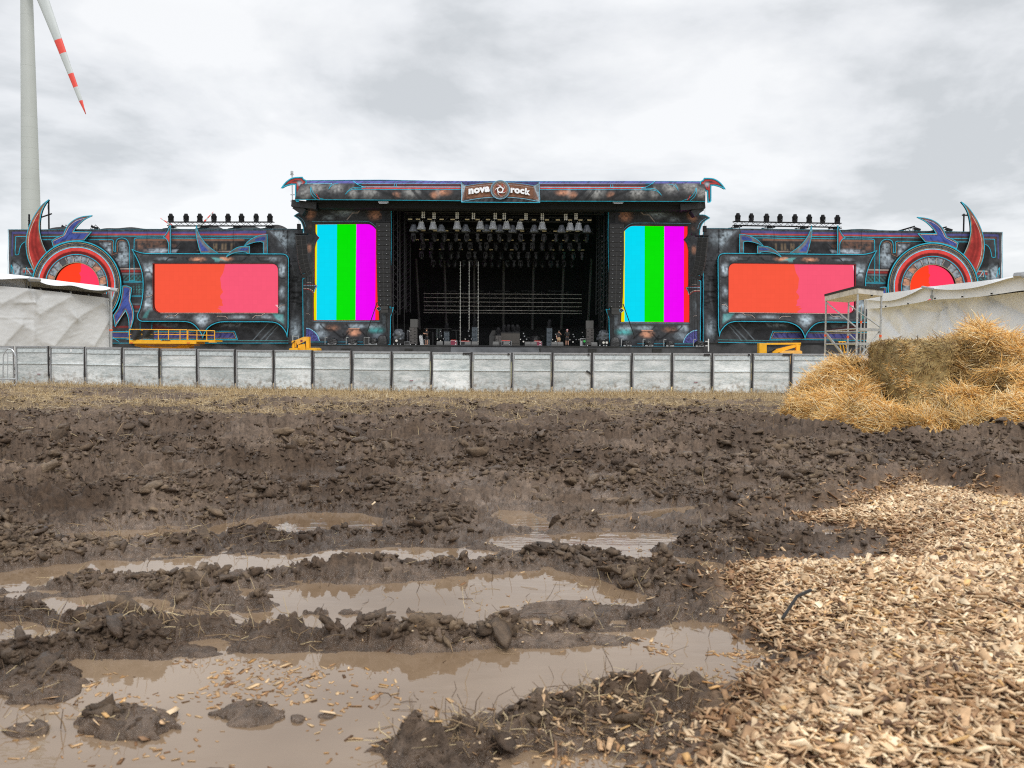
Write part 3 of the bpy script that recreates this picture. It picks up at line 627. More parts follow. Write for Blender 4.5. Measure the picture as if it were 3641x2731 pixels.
def surround_paint(p):
    X, Y = p.X, p.Y; di = np.abs(sdf(X, Y, SURR)); dh = np.abs(sdf(X, Y, HOLE))
    # steel highlights between plate seams
    for cx, cy, rx, ry, k in ((250,760,130,110,1.0),(250,1010,90,90,.7),(240,1150,90,90,.9),(420,635,120,30,.5),(1100,635,60,26,.2),(1650,640,110,40,.5),(1745,760,60,90,1.1),(1745,1010,50,80,.8),(1745,1190,50,60,.8),(500,1290,120,40,.55),(850,1320,110,90,1.15),(1250,1290,150,34,.6),(1560,1290,110,40,.7),(1720,1320,70,70,.8)):
        q = c2((cx, cy))[0]; p.glow(q[0], q[1], rx/3.16, ry/3.16, STEEL*1.25, k)
    for cx, cy, rx, ry in ((800,640,110,36),(1105,635,110,36)):
        q = c2((cx, cy))[0]; p.glow(q[0], q[1], rx/3.16, ry/3.16, COPP*1.5, 1.3)
    p.poly(c2((950,618),(1010,618),(1075,635),(1140,672),(1085,655),(1050,650),(1040,672),(995,672),(990,645)), TEAL*.75+.06, .85)
    p.poly(c2((175,1300),(215,1230),(290,1170),(250,1240),(230,1300)), TEAL*.7, .55, 3); p.poly(c2((1640,1250),(1760,1262),(1770,1380),(1700,1330)), TEAL, .6, 4)
    for pl in (((300,655),(440,655),(480,620),(560,620)), ((670,622),(710,665),(820,660)), ((1195,660),(1300,660),(1340,625)), ((1465,615),(1500,660),(1600,660)), ((185,782),(260,782),(292,815)), ((215,1063),(255,1060),(292,1035)), ((1706,830),(1740,852),(1780,852)), ((1706,1185),(1745,1152),(1780,1152)), ((440,1300),(475,1275),(545,1275),(585,1242)), ((985,1242),(1020,1278),(1110,1278),(1140,1303)), ((1410,1303),(1450,1268),(1520,1268),(1555,1242))):
        p.line(c2(*pl), 3.0, INK, .85); 
    p.mix(DARK*1.15, .9*sst(12.5, 10, di)); p.mix(DARK*2.2, .8*sst(1.6, .6, np.abs(di-8.5))*(vn(X/1.6, Y/1.6, 5) > .35)); p.mix(INK, .9*sst(5.5, 4.2, di)); p.mix(INK*1.5, .85*sst(4.5, 2.5, dh))
    p.poly(c2((297,655),(1705,655),(1705,688),(297,688)), DARK*.8, .55, 3)
def surround_ribbons():
    L_ = [(SURR, 3.0, CYAN, True), (HOLE, 1.3, RED*.6, True)]
    for pl in (((215,1063),(255,1060),(292,1035)), ((440,1300),(475,1275),(545,1275),(585,1242)), ((380,1242),(1700,1243)), ((1015,1277),(1110,1278),(1140,1303)), ((1410,1303),(1450,1268),(1520,1268),(1555,1242)), ((1706,1185),(1745,1152),(1780,1152))):
        L_.append((c2(*pl), 1.3, PINK))
    return L_
HORN = smooth(c1((640,110),(560,165),(480,270),(410,390),(362,520),(338,650),(345,780),(365,880),(395,950),(440,1045)), 2)+smooth(c1((640,840),(600,785),(560,700),(532,610),(515,500),(520,390),(545,260),(590,170),(640,112)), 2)[:-1]
HORN_IN = smooth(c1((505,285),(440,400),(395,520),(372,650),(378,780),(400,880),(445,1000)), 2)+smooth(c1((600,830),(530,700),(500,560),(495,450),(505,380)), 2)
FLAME = smooth(c1((1207,319),(1080,330),(980,365),(900,430),(860,500),(832,570)), 2)+c1((830,572))+smooth(c1((760,600),(715,625),(680,652)), 1)+c1((700,725))+smooth(c1((790,685),(900,655),(1000,648),(1105,640)), 1)+c1((1197,535),(960,530))+smooth(c1((1000,470),(1050,415),(1110,365),(1207,321)), 2)[:-1]
FLAME2 = c7((1380,370))+smooth(c7((1400,368),(1440,372),(1480,395)), 1)+c7((1460,530))+smooth(c7((1490,600),(1505,680),(1500,740),(1475,830)), 2)+c7((1440,935))+smooth(c7((1452,860),(1450,760),(1435,700),(1410,640)), 2)+c7((1296,825))+smooth(c7((1285,760),(1275,700)), 1)+smooth(c7((1330,620),(1365,520),(1380,370)), 2)[:-1]
BLADE1 = smooth(c2((783,255),(800,325),(845,410),(920,495),(1022,567)), 2)+c2((835,567))+smooth(c2((815,510),(795,430),(778,340),(783,257)), 2)[:-1]
DIAM = smooth(c2((492,250),(470,310),(445,355),(413,385)), 2)+smooth(c2((413,387),(450,410),(470,450),(472,480)), 2)+c2((472,570),(497,570),(497,260))
BLADE2 = smooth(c2((1322,486),(1370,430),(1440,388),(1510,366),(1580,362)), 2)+c2((1582,572),(1537,572),(1537,448))+smooth(c2((1500,440),(1440,445),(1380,465),(1325,488)), 2)[:-1]
BLADE3 = smooth(c2((1122,606),(1170,550),(1235,508),(1300,492),(1383,492)), 2)+c2((1383,572),(1352,572),(1350,560))+smooth(c2((1300,553),(1240,558),(1180,575),(1125,608)), 2)[:-1]
def mk_inner(poly_in, c, rim=None):
    def f(p):
        rimc = rim if rim is not None else DARK*1.4
        p.C[:] = rimc*(.6+.8*p.g)[:, None]; p.poly(poly_in, c, .95); p.streaks(sst(1, -1, sdf(p.X, p.Y, poly_in)), .35, 3.5, 14)
    return f
def horn_paint(p):
    p.C[:] = COPP*.55*(.5+p.g)[:, None]; p.poly(HORN_IN, RED*.85, .97); d = dist_line(p.X, p.Y, smooth(c1((470,430),(440,600),(450,760),(500,900)), 2)); p.mix(RED*.35, .75*sst(9, 1, np.abs(d-6)))
    p.mix(RED*.3, .5*sst(.45, .75, p.b))
def flame_paint(p):
    p.C[:] = COPP*.4*(.5+p.g)[:, None]; p.mix(BLUE, .97*sst(-4.2, -5.5, sdf(p.X, p.Y, p.P_))); p.streaks(sst(-4, -6, sdf(p.X, p.Y, p.P_)), .45, 4, 16)
def disc_paint(p):
    r = np.hypot(p.X-DX, p.Y-DY)*3.6867; a = np.degrees(np.arctan2(p.Y-DY, p.X-DX))
    def ring(r0, r1, c, k=1.0): p.mix(c, k*sst(r0-2.5, r0+2.5, r)*sst(r1+2.5, r1-2.5, r))
    ring(300, 590, INK*1.5); ring(396, 480, RED*.42); ring(455, 500, RED*1.25); ring(425, 445, RED*.16, .8); ring(402, 416, INK)
    ring(522, 552, DARK*2.0); p.mix(INK, .6*sst(520, 525, r)*sst(552, 548, r)*(vn(p.X/1.7, p.Y/1.7, 3) > .55))
    ring(302, 392, DARK*1.6)
    seg = np.floor((a+360)/15.5); hv = _h(seg, seg*0, 3); m = sst(306, 312, r)*sst(392, 386, r)
    p.mix(STEEL, m*(hv > .45)*.62*np.clip((p.g-.2)*2, 0, 1)); p.mix(COPP*1.3, m*(hv < .22)*1.0*np.clip((p.g-.15)*2, 0, 1))
    fr = ((a+360) % 15.5)/15.5*15.5; p.mix(PINK*.7, m*(np.abs(fr-7.7) > 7.0)*.75*(hv > .2)); p.mix(INK, m*(np.abs(fr-1.4) < .6))
CIRC = lambda r, n=120: [(DX+r/3.6867*math.cos(2*math.pi*i/n), DY+r/3.6867*math.sin(2*math.pi*i/n)) for i in range(n)]
def ledmat(c, e):
    m = mat('led_colour', (.004, .004, .004), .8, spec=.0, emit=c, estr=e); nt = m.node_tree; N = nt.nodes.new; L = nt.links.new; b = [n for n in nt.nodes if n.type == 'BSDF_PRINCIPLED'][0]
    tc = N('ShaderNodeTexCoord'); sn = N('ShaderNodeVectorMath'); sn.operation = 'SNAP'; sn.inputs[1].default_value = (.5, 50, .5); L(tc.outputs['Object'], sn.inputs[0]); wn = N('ShaderNodeTexWhiteNoise'); L(sn.outputs[0], wn.inputs[0])
    mr = N('ShaderNodeMapRange'); mr.inputs[3].default_value = e*.985; mr.inputs[4].default_value = e*1.015; L(wn.outputs[0], mr.inputs[0])
    # thin dark joints between the half-metre cabinets
    sp = N('ShaderNodeSeparateXYZ'); L(tc.outputs['Object'], sp.inputs[0]); out = mr.outputs[0]
    for i in (0, 2):
        f = N('ShaderNodeMath'); f.operation = 'PINGPONG'; f.inputs[1].default_value = .25; L(sp.outputs[i], f.inputs[0]); g = N('ShaderNodeMath'); g.operation = 'GREATER_THAN'; g.inputs[1].default_value = .006; L(f.outputs[0], g.inputs[0])
        a = N('ShaderNodeMath'); a.operation = 'MULTIPLY_ADD'; L(g.outputs[0], a.inputs[0]); a.inputs[1].default_value = .1; a.inputs[2].default_value = .9; q = N('ShaderNodeMath'); q.operation = 'MULTIPLY'; L(out, q.inputs[0]); L(a.outputs[0], q.inputs[1]); out = q.outputs[0]
    L(out, b.inputs['Emission Strength']); return m
def screen(name, poly, Y, parent, mapf, cells, est=1.0, thick=.25):
    """a lit LED wall: each colour field is one run of lit modules, in one mesh with several materials"""
    mapf = mapf or (lambda x, y: (x, y)); mb = MB(); mats = []
    for i, (pl, c) in enumerate(cells):
        q = np.array(pl); mx_, my_ = mapf(q[:, 0], q[:, 1]); w = PV(mx_, my_, Y); pp = [(a[0], a[2]) for a in w]
        ar = sum(pp[k][0]*pp[(k+1) % len(pp)][1]-pp[(k+1) % len(pp)][0]*pp[k][1] for k in range(len(pp)))
        if ar < 0: pp = pp[::-1]
        mb.cm = i; mb.prism(pp, Y-.002*i, Y+thick)
        mats.append(ledmat(c, est*.86))
    
    o = newmesh(name, mb.v, mb.f, mats, parent); o.data.polygons.foreach_set('material_index', np.array(mb.m, dtype=np.int32)); return o
OR1, PK1 = s2l(255, 92, 66), s2l(255, 92, 122)
OR2, PK2 = s2l(255, 66, 36), s2l(255, 60, 98)
def jag(x, ys, amp, seed):
    rr = random.Random(seed); return [(x+amp*(rr.random()-.5), y) for y in ys]
def wing(side):
    m = None if side == 'left' else MW
    lab = {'left': 'printed scenic wing of the stage behind the yellow scissor lift', 'right': 'printed scenic wing of the stage behind the scaffold tower'}[side]
    mm = (lambda x, y: (x, y)) if m is None else MW
    q = mm(545., 1235.); base = P(q[0], q[1], YW); root = thing('stage_wing', lab, 'stage wing', (base[0], YW, 0), 'scenic wings either side of the stage')
    out = c1((112,506))+[(1078, 813.5), (1078, 1222), (33, 1219)]+c1((112,1500))
    wave = lambda x, y: .10*(fbm(x/40., y/60., 3, 55)-.5)
    art('banner', [(31, 817), (545, 815), (1078, 813.5), (1078, 1222), (36, 1219)], YW, wing_paint, root, ribbons=wing_ribbons(), mapf=m, step=3.6, seed=1, depthf=lambda x, y: .22*(fbm(x/45., y/50., 3, 55)-.5))
    # black cloth skirt under the print and the dark scaffold box behind it
    mb = MB(); pts_t = [mm(x, 1221.) for x in np.linspace(33, 1078, 60)]
    V = []; F = []
    for i, (x, y) in enumerate(pts_t):
        a = P(x, y, YW+.12+.12*math.sin(i*1.3)+.1*math.sin(i*.47)); V += [a, (a[0]+.15*math.sin(i*.9), YW+.35+.18*math.sin(i*.8+1), 0.0)]
    for i in range(len(pts_t)-1): F.append((2*i, 2*i+1, 2*i+3, 2*i+2))
    newmesh('skirt', V, F, M['fascia'], root, smooth=True)
    mb = MB(); a = P(*mm(37., 820.), YW); b = P(*mm(1075., 1232.), YW); mb.bb(a[0], b[0], YW+.5, YW+6, .0, min(a[2], P(*mm(1075., 818.), YW)[2])-.12); mb.build('backing_frame', M['black'], root)
    art('disc', CIRC(588), YW-.55, disc_paint, root, holes=[CIRC(296)], mapf=m, step=2.6, seed=3, thick=.5,
        ribbons=[(CIRC(r_), w_, c_, True) for r_, w_, c_ in ((582, 4.2, CYAN), (560, 1.6, GOLD), (516, 1.5, GOLD), (503, 3.4, CYAN2), (408, 3.2, CYAN), (301, 1.6, GOLD))])
    cc = CIRC(300, 80); xs = DX+13
    sp = jag(xs, np.linspace(DY-85, DY+85, 26), 7, 5)
    left = [p for p in cc if p[0] < xs-2]; left = sorted(left, key=lambda p: math.atan2(p[1]-DY, -(p[0]-DX)))
    rt = sorted([p for p in cc if p[0] > xs+2], key=lambda p: math.atan2(p[1]-DY, p[0]-DX))
    full = cc
    if side == 'left': cells = [(full, OR2), ([p for p in rt]+sp[::-1][2:-2], PK2)]
    else: cells = [(full, PK2), ([p for p in rt]+sp[::-1][2:-2], OR2)]
    screen('round_led_screen', None, YW-.25, root, m, cells)
    art('screen_surround', SURR, YW-.75, surround_paint, root, holes=[HOLE], ribbons=surround_ribbons(), mapf=m, step=3.0, seed=6, thick=.6)
    big = c2((270,670),(1720,670),(1720,1256),(270,1256))
    jx = c2((1108,670),(1106,700),(1098,740),(1085,790),(1062,830),(1052,850),(1058,900),(1062,960),(1075,985),(1085,1005),(1065,1030),(1052,1050),(1055,1075),(1078,1100),(1072,1120),(1085,1160),(1030,1166),(1062,1180),(1020,1185),(1070,1222),(1060,1256))
    if side == 'left': cells = [(big, OR1), (c2((1720,670))[::1]+jx+c2((1720,1256)), PK1), (c2((1668,1150),(1704,1150),(1704,1185),(1690,1172)), s2l(255, 190, 200))]
    else: 
        jr = [(x-130/3.16, y) for x, y in jx]
        cells = [(big, OR1), (c2((270,670))+jr+c2((270,1256)), PK1), (c2((292,700),(330,700),(315,760),(305,800),(292,800)), s2l(255, 190, 200)), (c2((310,1150),(345,1150),(330,1215),(292,1200)), s2l(255, 190, 200))]
    screen('led_screen', None, YW-.35, root, m, cells, .92)
    art('horn', HORN, YW-.35, horn_paint, root, mapf=m, step=3, seed=8, thick=.25, ribbons=[(HORN, 2.8, CYAN, True), (smooth(c1((503,288),(440,400),(393,520),(370,650),(376,780),(400,880),(440,985)), 2), 1.5, PINK), (smooth(c1((575,180),(520,300),(503,420),(510,520),(540,640),(590,770)), 2), 1.3, GOLD)])
    def fp(poly):
        def f(p): p.P_ = poly; flame_paint(p)
        return f
    art('flame_panel', FLAME, YW-.42, fp(FLAME), root, mapf=m, step=3, seed=9, thick=.2, ribbons=[(FLAME, 2.8, CYAN, True), (c1((1160,545),(950,545)), 1.3, PINK), (smooth(c1((1110,355),(1000,385),(920,450),(880,510),(850,580),(780,615),(700,655)), 2), 1.3, PINK)])
    art('flame_panel', FLAME2, YW-.42, fp(FLAME2), root, mapf=m, step=3, seed=10, thick=.2, ribbons=[(FLAME2, 2.8, CYAN, True), (smooth(c7((1462,400),(1450,530),(1485,640),(1490,720),(1468,830)), 2), 1.3, PINK), (c7((1410,655),(1305,790)), 1.3, PINK)])
    art('curved_blade', BLADE1, YW-.5, mk_inner(c2((802,395),(850,470),(925,549),(838,549),(815,470)), BLUE*1.1, DARK*2.8+.03), root, mapf=m, step=3, seed=11, thick=.2, ribbons=[(BLADE1, 2.2, CYAN, True), (c2((802,395),(835,552),(930,552)), 1.0, COPP*.7)])
    art('diamond_blade', DIAM, YW-.45, mk_inner(c2((478,320),(478,440),(440,392)), RED*1.1, DARK*2), root, mapf=m, step=3, seed=12, thick=.2, ribbons=[(DIAM, 2.2, CYAN, True)])
    art('curved_blade', BLADE2, YW-.4, mk_inner(c2((1440,412),(1500,390),(1560,383),(1560,425),(1500,428),(1450,440)), BLUE*.9, DARK*2.6), root, mapf=m, step=3, seed=13, thick=.2, ribbons=[(BLADE2, 2.2, CYAN, True)])
    art('curved_blade', BLADE3, YW-.95, mk_inner(c2((1240,530),(1300,512),(1365,508),(1365,540),(1300,542)), BLUE*.9, DARK*2.6), root, mapf=m, step=3, seed=14, thick=.15, ribbons=[(BLADE3, 2.2, CYAN, True)])
    return root
wing('left'); wing('right')
# ------------------------------------------------------------------ main stage
YC, YH, YD = 86.0, 83.6, 84.6     # scenic columns, roof header, deck front
def MC(x, y): xr = 2445-(x-1121)*1.044; return xr, y+.0035*(xr-2200)+6.0-.0*(y)
def MHdr(x, y): return 3581-x*1.0009+0, y+.0021*((3581-x)-1090)+2.2
DECKZ = P(1800, 1228.5, YD)[2]
xl = P(1090, 1228, YD)[0]; xr_ = P(2502, 1232, YD)[0]
stage = thing('festival_stage', 'huge black festival stage with colour bar screens and name sign', 'stage', ((xl+xr_)/2, YD, 0))
mb = MB(); mb.bb(xl, xr_, YD, YD+22, DECKZ-.12, DECKZ); mb.build('deck', M['deck'], stage)
mb = MB(); mb.bb(xl+.05, xr_-.05, YD+.05, YD+.12, .0, DECKZ-.12)
mb.build('deck_fascia', M['fascia'], stage)
# opening: side walls, back wall, roof
ix0, ix1 = P(1440, 900, 90)[0], P(2150, 900, 90)[0]; ztop = P(1800, 720, YC)[2]
mb = MB(); mb.bb(ix0-6.5, ix0-6.3, YC+.6, YD+22, 0, ztop+1.2); mb.build('side_curtain', M['black'], stage); mb = MB(); mb.bb(ix1+6.3, ix1+6.5, YC+.6, YD+22, 0, ztop+1.2); mb.build('side_curtain', M['black'], stage)
mb = MB(); mb.bb(ix0-6.3, ix1+6.3, YD+21.6, YD+21.9, 2.9+DECKZ, ztop+1.2); mb.build('back_curtain', M['black'], stage)
mb = MB(); mb.bb(P(1085, 720, YC)[0]+1, P(2485, 720, YC)[0]-1, YC, YD+22, ztop+1.2, ztop+1.5); mb.build('roof', M['black'], stage)
mb = MB(); mb.bb(ix0-6.3, ix1+6.3, YD+24, YD+24.2, 0, DECKZ+3.2); mb.build('backstage_wall', mat('backstage_grey', (.03, .03, .032), .8), stage)
# printed roof header: a long boxed band bulging forward
def header_paint(p):
    X, Y = p.X, p.Y; t = Y-641.5
    for i, (cx, w) in enumerate(((1090, 30), (1130, 40), (1200, 36), (1260, 22), (1320, 40), (1465, 40), (1560, 12))):
        for xx in (cx, 3581-cx): p.glow(xx, 690 if i not in (1, 2) else 672, w, 26, np.array((.38, .38, .38)), 1.0)
    for cx in (1412, 1550, 1545):
        for xx in (cx, 3581-cx): p.glow(xx, 698, 20, 15, COPP*1.2, .75)
    for cx in (1580,):
        for xx in (cx, 3581-cx): p.glow(xx, 690, 34, 14, COPP*1.3, 1.1)
    for a in (((1345, 680), (1430, 716)), ((1385, 680), (1405, 716)), ((1500, 680), (1540, 716)), ((1470, 680), (1500, 716))):
        for f in (0, 1):
            pl = [(3581-x, y) if f else (x, y) for x, y in a]; p.line(pl, 9, DARK*.6, .8)
    p.poly([(1085, 643), (2496, 643), (2496, 655), (1085, 655)], PURP*1.35, .95, .8); st = vn((X+Y*1.2)/4.2, Y*0, 9); p.mix(INK*2, .5*(t > 1)*(t < 13.5)*(st > .62))
    p.mix(INK*1.5, .8*sst(1262, 1266, X)*sst(2320, 2316, X)*(np.abs(t-24) < 9))
    for y0, y1, c in ((656.5, 659.5, RED*.55), (665.5, 668, RED*.6), (672, 676.5, RED*1.1)):
        p.poly([(1290, y0), (2292, y0), (2292, y1), (1290, y1)], c, .9, .6)
HB = [(1080, 642), (1250, 640.5), (1360, 640), (1560, 644), (1790, 646), (2020, 646), (2240, 645), (2500, 647), (2503, 720), (1790, 719), (1300, 715), (1054, 714)]
hb = lambda *p: [q for q in c3(*p)]
hrib = [([(1054, 714), (1300, 715), (1790, 719), (2503, 720)], 2.4, CYAN), ([(1080, 642), (1250, 640.5), (1360, 640), (1560, 644), (1790, 646), (2020, 646), (2240, 645), (2500, 647)], 2.0, CYAN*.8),
        ([(1290, 669.5), (2292, 671.5)], 2.6, CYAN2*.9), ([(1270, 657), (2320, 658)], 1.6, CYAN), ([(1265, 678.5), (2310, 680)], 1.8, CYAN), (c3((400,205),(755,207)), 1.8, CYAN2*.8)]
for mf in (lambda x, y: (x, y), lambda x, y: (3581-x, y+3.5)):
    for pl, w in ((smooth(c3((1015,160),(1060,200),(1120,240),(1200,262)), 2), 2.0), (smooth(c3((1200,262),(1050,262),(990,285),(935,355)), 2)+smooth(c3((935,355),(975,310),(1040,285),(1160,285)), 2), 1.8),
                  (smooth(c3((485,255),(505,320),(560,390),(660,420)), 2), 2.0), (smooth(c3((485,255),(480,310),(500,370),(560,420)), 2), 2.0), (smooth(c3((755,207),(735,240),(718,290)), 2)+smooth(c3((718,290),(740,245),(790,210),(840,206)), 2), 1.5)):
        hrib.append(([mf(*q) for q in pl], w, CYAN))
    hrib.append(([mf(*q) for q in smooth(c3((560,350),(580,395),(600,415)), 2)], 3.0, RED))
    hrib.append(([mf(*q) for q in ((1405, 657.5), (1405, 669), (1413, 669), (1413, 657.5))], 1.5, CYAN))
bulge = lambda x, y: -.75*np.clip(1-((y-690)/46.)**2, 0, 1)**.5+.05*(fbm(x/30., y/14., 3, 8)-.5)
art('roof_header', HB, YH, header_paint, stage, ribbons=hrib, step=2.6, seed=21, thick=.12, depthf=bulge)
mb = MB(); a = P(1086, 716, YH); b = P(2498, 720, YH); tz = P(1790, 648, YH)[2]
mb.bb(a[0], b[0], YH+.3, YC+1.5, a[2]-.05, tz-.12); mb.bb(a[0]+1.2, b[0]-1.2, YH+.6, YC-.2, a[2]-.55, a[2]-.05); mb.build('header_box', M['black'], stage)
HORNH = c3((78,252))+smooth(c3((80,248),(120,190),(175,142),(240,114),(350,112)), 2)[1:]+c3((365,138),(400,156),(400,198),(378,206))+smooth(c3((350,235),(342,262),(338,275)), 1)+c3((308,280),(305,350),(298,425),(275,425),(262,408),(262,205))+smooth(c3((210,203),(140,220),(80,253)), 2)[:-1]
def hornh_paint(p):
    d = sdf(p.X, p.Y, HORNH); p.mix(RED*.9, .9*sst(-4.5, -5.5, d)*sst(-10.5, -9, d)); p.glow(1066, 652, 14, 12, STEEL, 1.0)
for mf in (None, lambda x, y: (3579-x, y+3.5)):
    art('corner_horn', HORNH, YH-.55, hornh_paint, stage, ribbons=[(HORNH, 4.2, CYAN, True)], mapf=mf, step=2.6, seed=22, thick=.35)
# name sign in the middle of the header
SIGN = cl((0,133),(2190,136),(2210,715),(0,700)); 
def arch(y0, ym, x0=120, x1=2030, n=24): return [(x0+(x1-x0)*i/n, ym+(y0-ym)*((i/n-.5)*2)**2) for i in range(n+1)]
PLATE = cl(*(arch(300, 205)+arch(588, 520)[::-1])); PL2 = cl(*(arch(250, 150)+arch(640, 560, 20, 2180)[::-1]))
def sign_paint(p):
    p.C[:] = DARK*1.1*(.6+.8*p.g)[:, None]; p.poly(cl((10,140),(2185,140),(2030,235),(1100,150),(160,235)), PURP, .9)
    p.poly(cl((0,180),(120,250),(125,600),(0,690)), STEEL*.9, .8*1.0); p.poly(cl((2190,180),(2030,250),(2030,600),(2200,690)), STEEL*.9, .8); p.mix(INK*3, .55*(p.g < .42))
    p.poly(PL2, COPP*.42, .9); p.mix(INK*2, .8*sst(2.2, .6, np.abs(sdf(p.X, p.Y, PLATE)))); p.poly(PLATE, COPP*.48, .95); p.mix(COPP*.3, .6*sst(-1, -3, sdf(p.X, p.Y, PLATE))*(p.g > .55))
    p.streaks(sst(690, 708, p.Y), .5, 5, 12)
art('name_sign', SIGN, YH-.9, sign_paint, stage, step=2.2, seed=23, thick=.1, ribbons=[(cl((0,133),(12,700)), 1.4, CYAN2), (cl((2190,136),(2210,715)), 1.4, CYAN2), (smooth(cl((0,150),(60,220),(140,240)), 2)+cl(*arch(238, 145, 160, 2010))+smooth(cl((2030,240),(2130,225),(2185,150)), 2), 1.2, CYAN2*.8), (cl(*arch(690, 560, 0, 2200)), 1.4, CYAN2), (cl(*arch(298, 205)), .9, PINK), (cl(*arch(586, 520)), .8, COPP), (cl((0,700),(2210,715)), 2.4, CYAN)])
EC = (1640+1095/7.9, 630+352/7.9); ER = 29.5
ring_ = lambda r, n=64, c=EC: [(c[0]+r*math.cos(2*math.pi*i/n), c[1]+r*math.sin(2*math.pi*i/n)) for i in range(n)]
def emb_paint(p):
    r = np.hypot(p.X-EC[0], p.Y-EC[1]); p.C[:] = COPP*.5*(.5+p.g)[:, None]; p.mix(STEEL*.35, sst(26.8, 27.8, r)*.9); p.mix(INK, .9*sst(1.2, .4, np.abs(r-26.6)))
    a = np.arctan2(p.Y-EC[1], p.X-EC[0]); p.mix(RED*.7, .85*(np.sin(5*a+r*.35) > .3)*(r > 11)*(r < 21)*(p.g > .38))
EC2 = (EC[0], EC[1]-4)
emb = art('emblem', [(x, y) for x, y in ring_(34.0, 64, (EC[0], EC[1]))], YH-1.1, emb_paint, stage, step=1.8, seed=24, thick=.15, ribbons=[(ring_(33.4), 1.6, CYAN2*.9, True), (ring_(25.2), .9, PINK*.8, True)])
Mwhite = mat('white_letters', (.86, .87, .92), .5)
blades = MB(); ye = YH-1.25
def addpoly(pts, y0, y1):
    w = PV([a for a, b in pts], [b for a, b in pts], y0); pp = [(a[0], a[2]) for a in w]; ar = sum(pp[k][0]*pp[(k+1) % len(pp)][1]-pp[(k+1) % len(pp)][0]*pp[k][1] for k in range(len(pp)))
    blades.prism(pp if ar > 0 else pp[::-1], y0, y1)
n = 40
for i in range(n):
    a0, a1 = 2*math.pi*i/n, 2*math.pi*(i+1)/n; q = [(EC[0]+r*math.cos(a), EC[1]+r*math.sin(a)) for r, a in ((7.6, a0), (11.6, a0), (11.6, a1), (7.6, a1))]; addpoly(q, ye, ye+.1)
for k in range(5):
    b = R(-78+72*k); o_, i_ = [], []
    for t in np.linspace(0, 1, 9):
        r = 10.5+10.5*t; ang = b-R(52)*t**1.25; w = 3.1*(1-t)**.8
        o_.append((EC[0]+r*math.cos(ang)+w*.5*math.cos(ang+1.2), EC[1]+r*math.sin(ang)+w*.5*math.sin(ang+1.2))); i_.append((EC[0]+r*math.cos(ang)-w*.5*math.cos(ang+1.2), EC[1]+r*math.sin(ang)-w*.5*math.sin(ang+1.2)))
    for j in range(8): addpoly([o_[j], o_[j+1], i_[j+1], i_[j]], ye-.004*k-.004, ye+.1)
sw = blades.build('swirl', Mwhite, emb)
def text_mesh(name, s, px, py, wpx, hpx, Y, material, parent, slope=0., bold=.028, align=0, shear=0., thick=.04):
    cu = bpy.data.curves.new(name, 'FONT'); cu.body = s; cu.offset = bold; cu.extrude = .05; cu.resolution_u = 3; cu.space_character = 1.06; cu.shear = shear
    ob = bpy.data.objects.new('lettering_source', cu); COL.objects.link(ob); dg = bpy.context.evaluated_depsgraph_get(); me = ob.evaluated_get(dg).to_mesh()
    V = np.array([tuple(v.co) for v in me.vertices]); F = [list(p.vertices) for p in me.polygons]; ob.evaluated_get(dg).to_mesh_clear(); bpy.data.objects.remove(ob)
    x0, x1 = V[:, 0].min(), V[:, 0].max(); y0, y1 = V[:, 1].min(), V[:, 1].max()
    u = (V[:, 0]-x0)/(x1-x0); v = (V[:, 1]-y0)/(y1-y0); X = px+u*wpx; Yp = py+hpx*(1-v)+slope*u*wpx
    w = PV(X, Yp, Y); w[:, 1] = Y-V[:, 2]/.05*thick
    return newmesh(name, w, F, material, parent)
sign_o = [o for o in stage.children if o.name.startswith('name_sign')][0]
t0 = (1640+205/7.9, 630+350/7.9)
text_mesh('lettering', 'nova', 1666, 671.5, 75.5, 20, YH-1.02, Mwhite, sign_o, slope=-.125, bold=.055)
text_mesh('lettering', 'roc', 1815.5, 667.5, 49.5, 18.5, YH-1.02, Mwhite, sign_o, slope=.10, bold=.05)
text_mesh('lettering', 'k', 1867, 668.5, 18.5, 23.5, YH-1.02, Mwhite, sign_o, slope=.14, bold=.05)
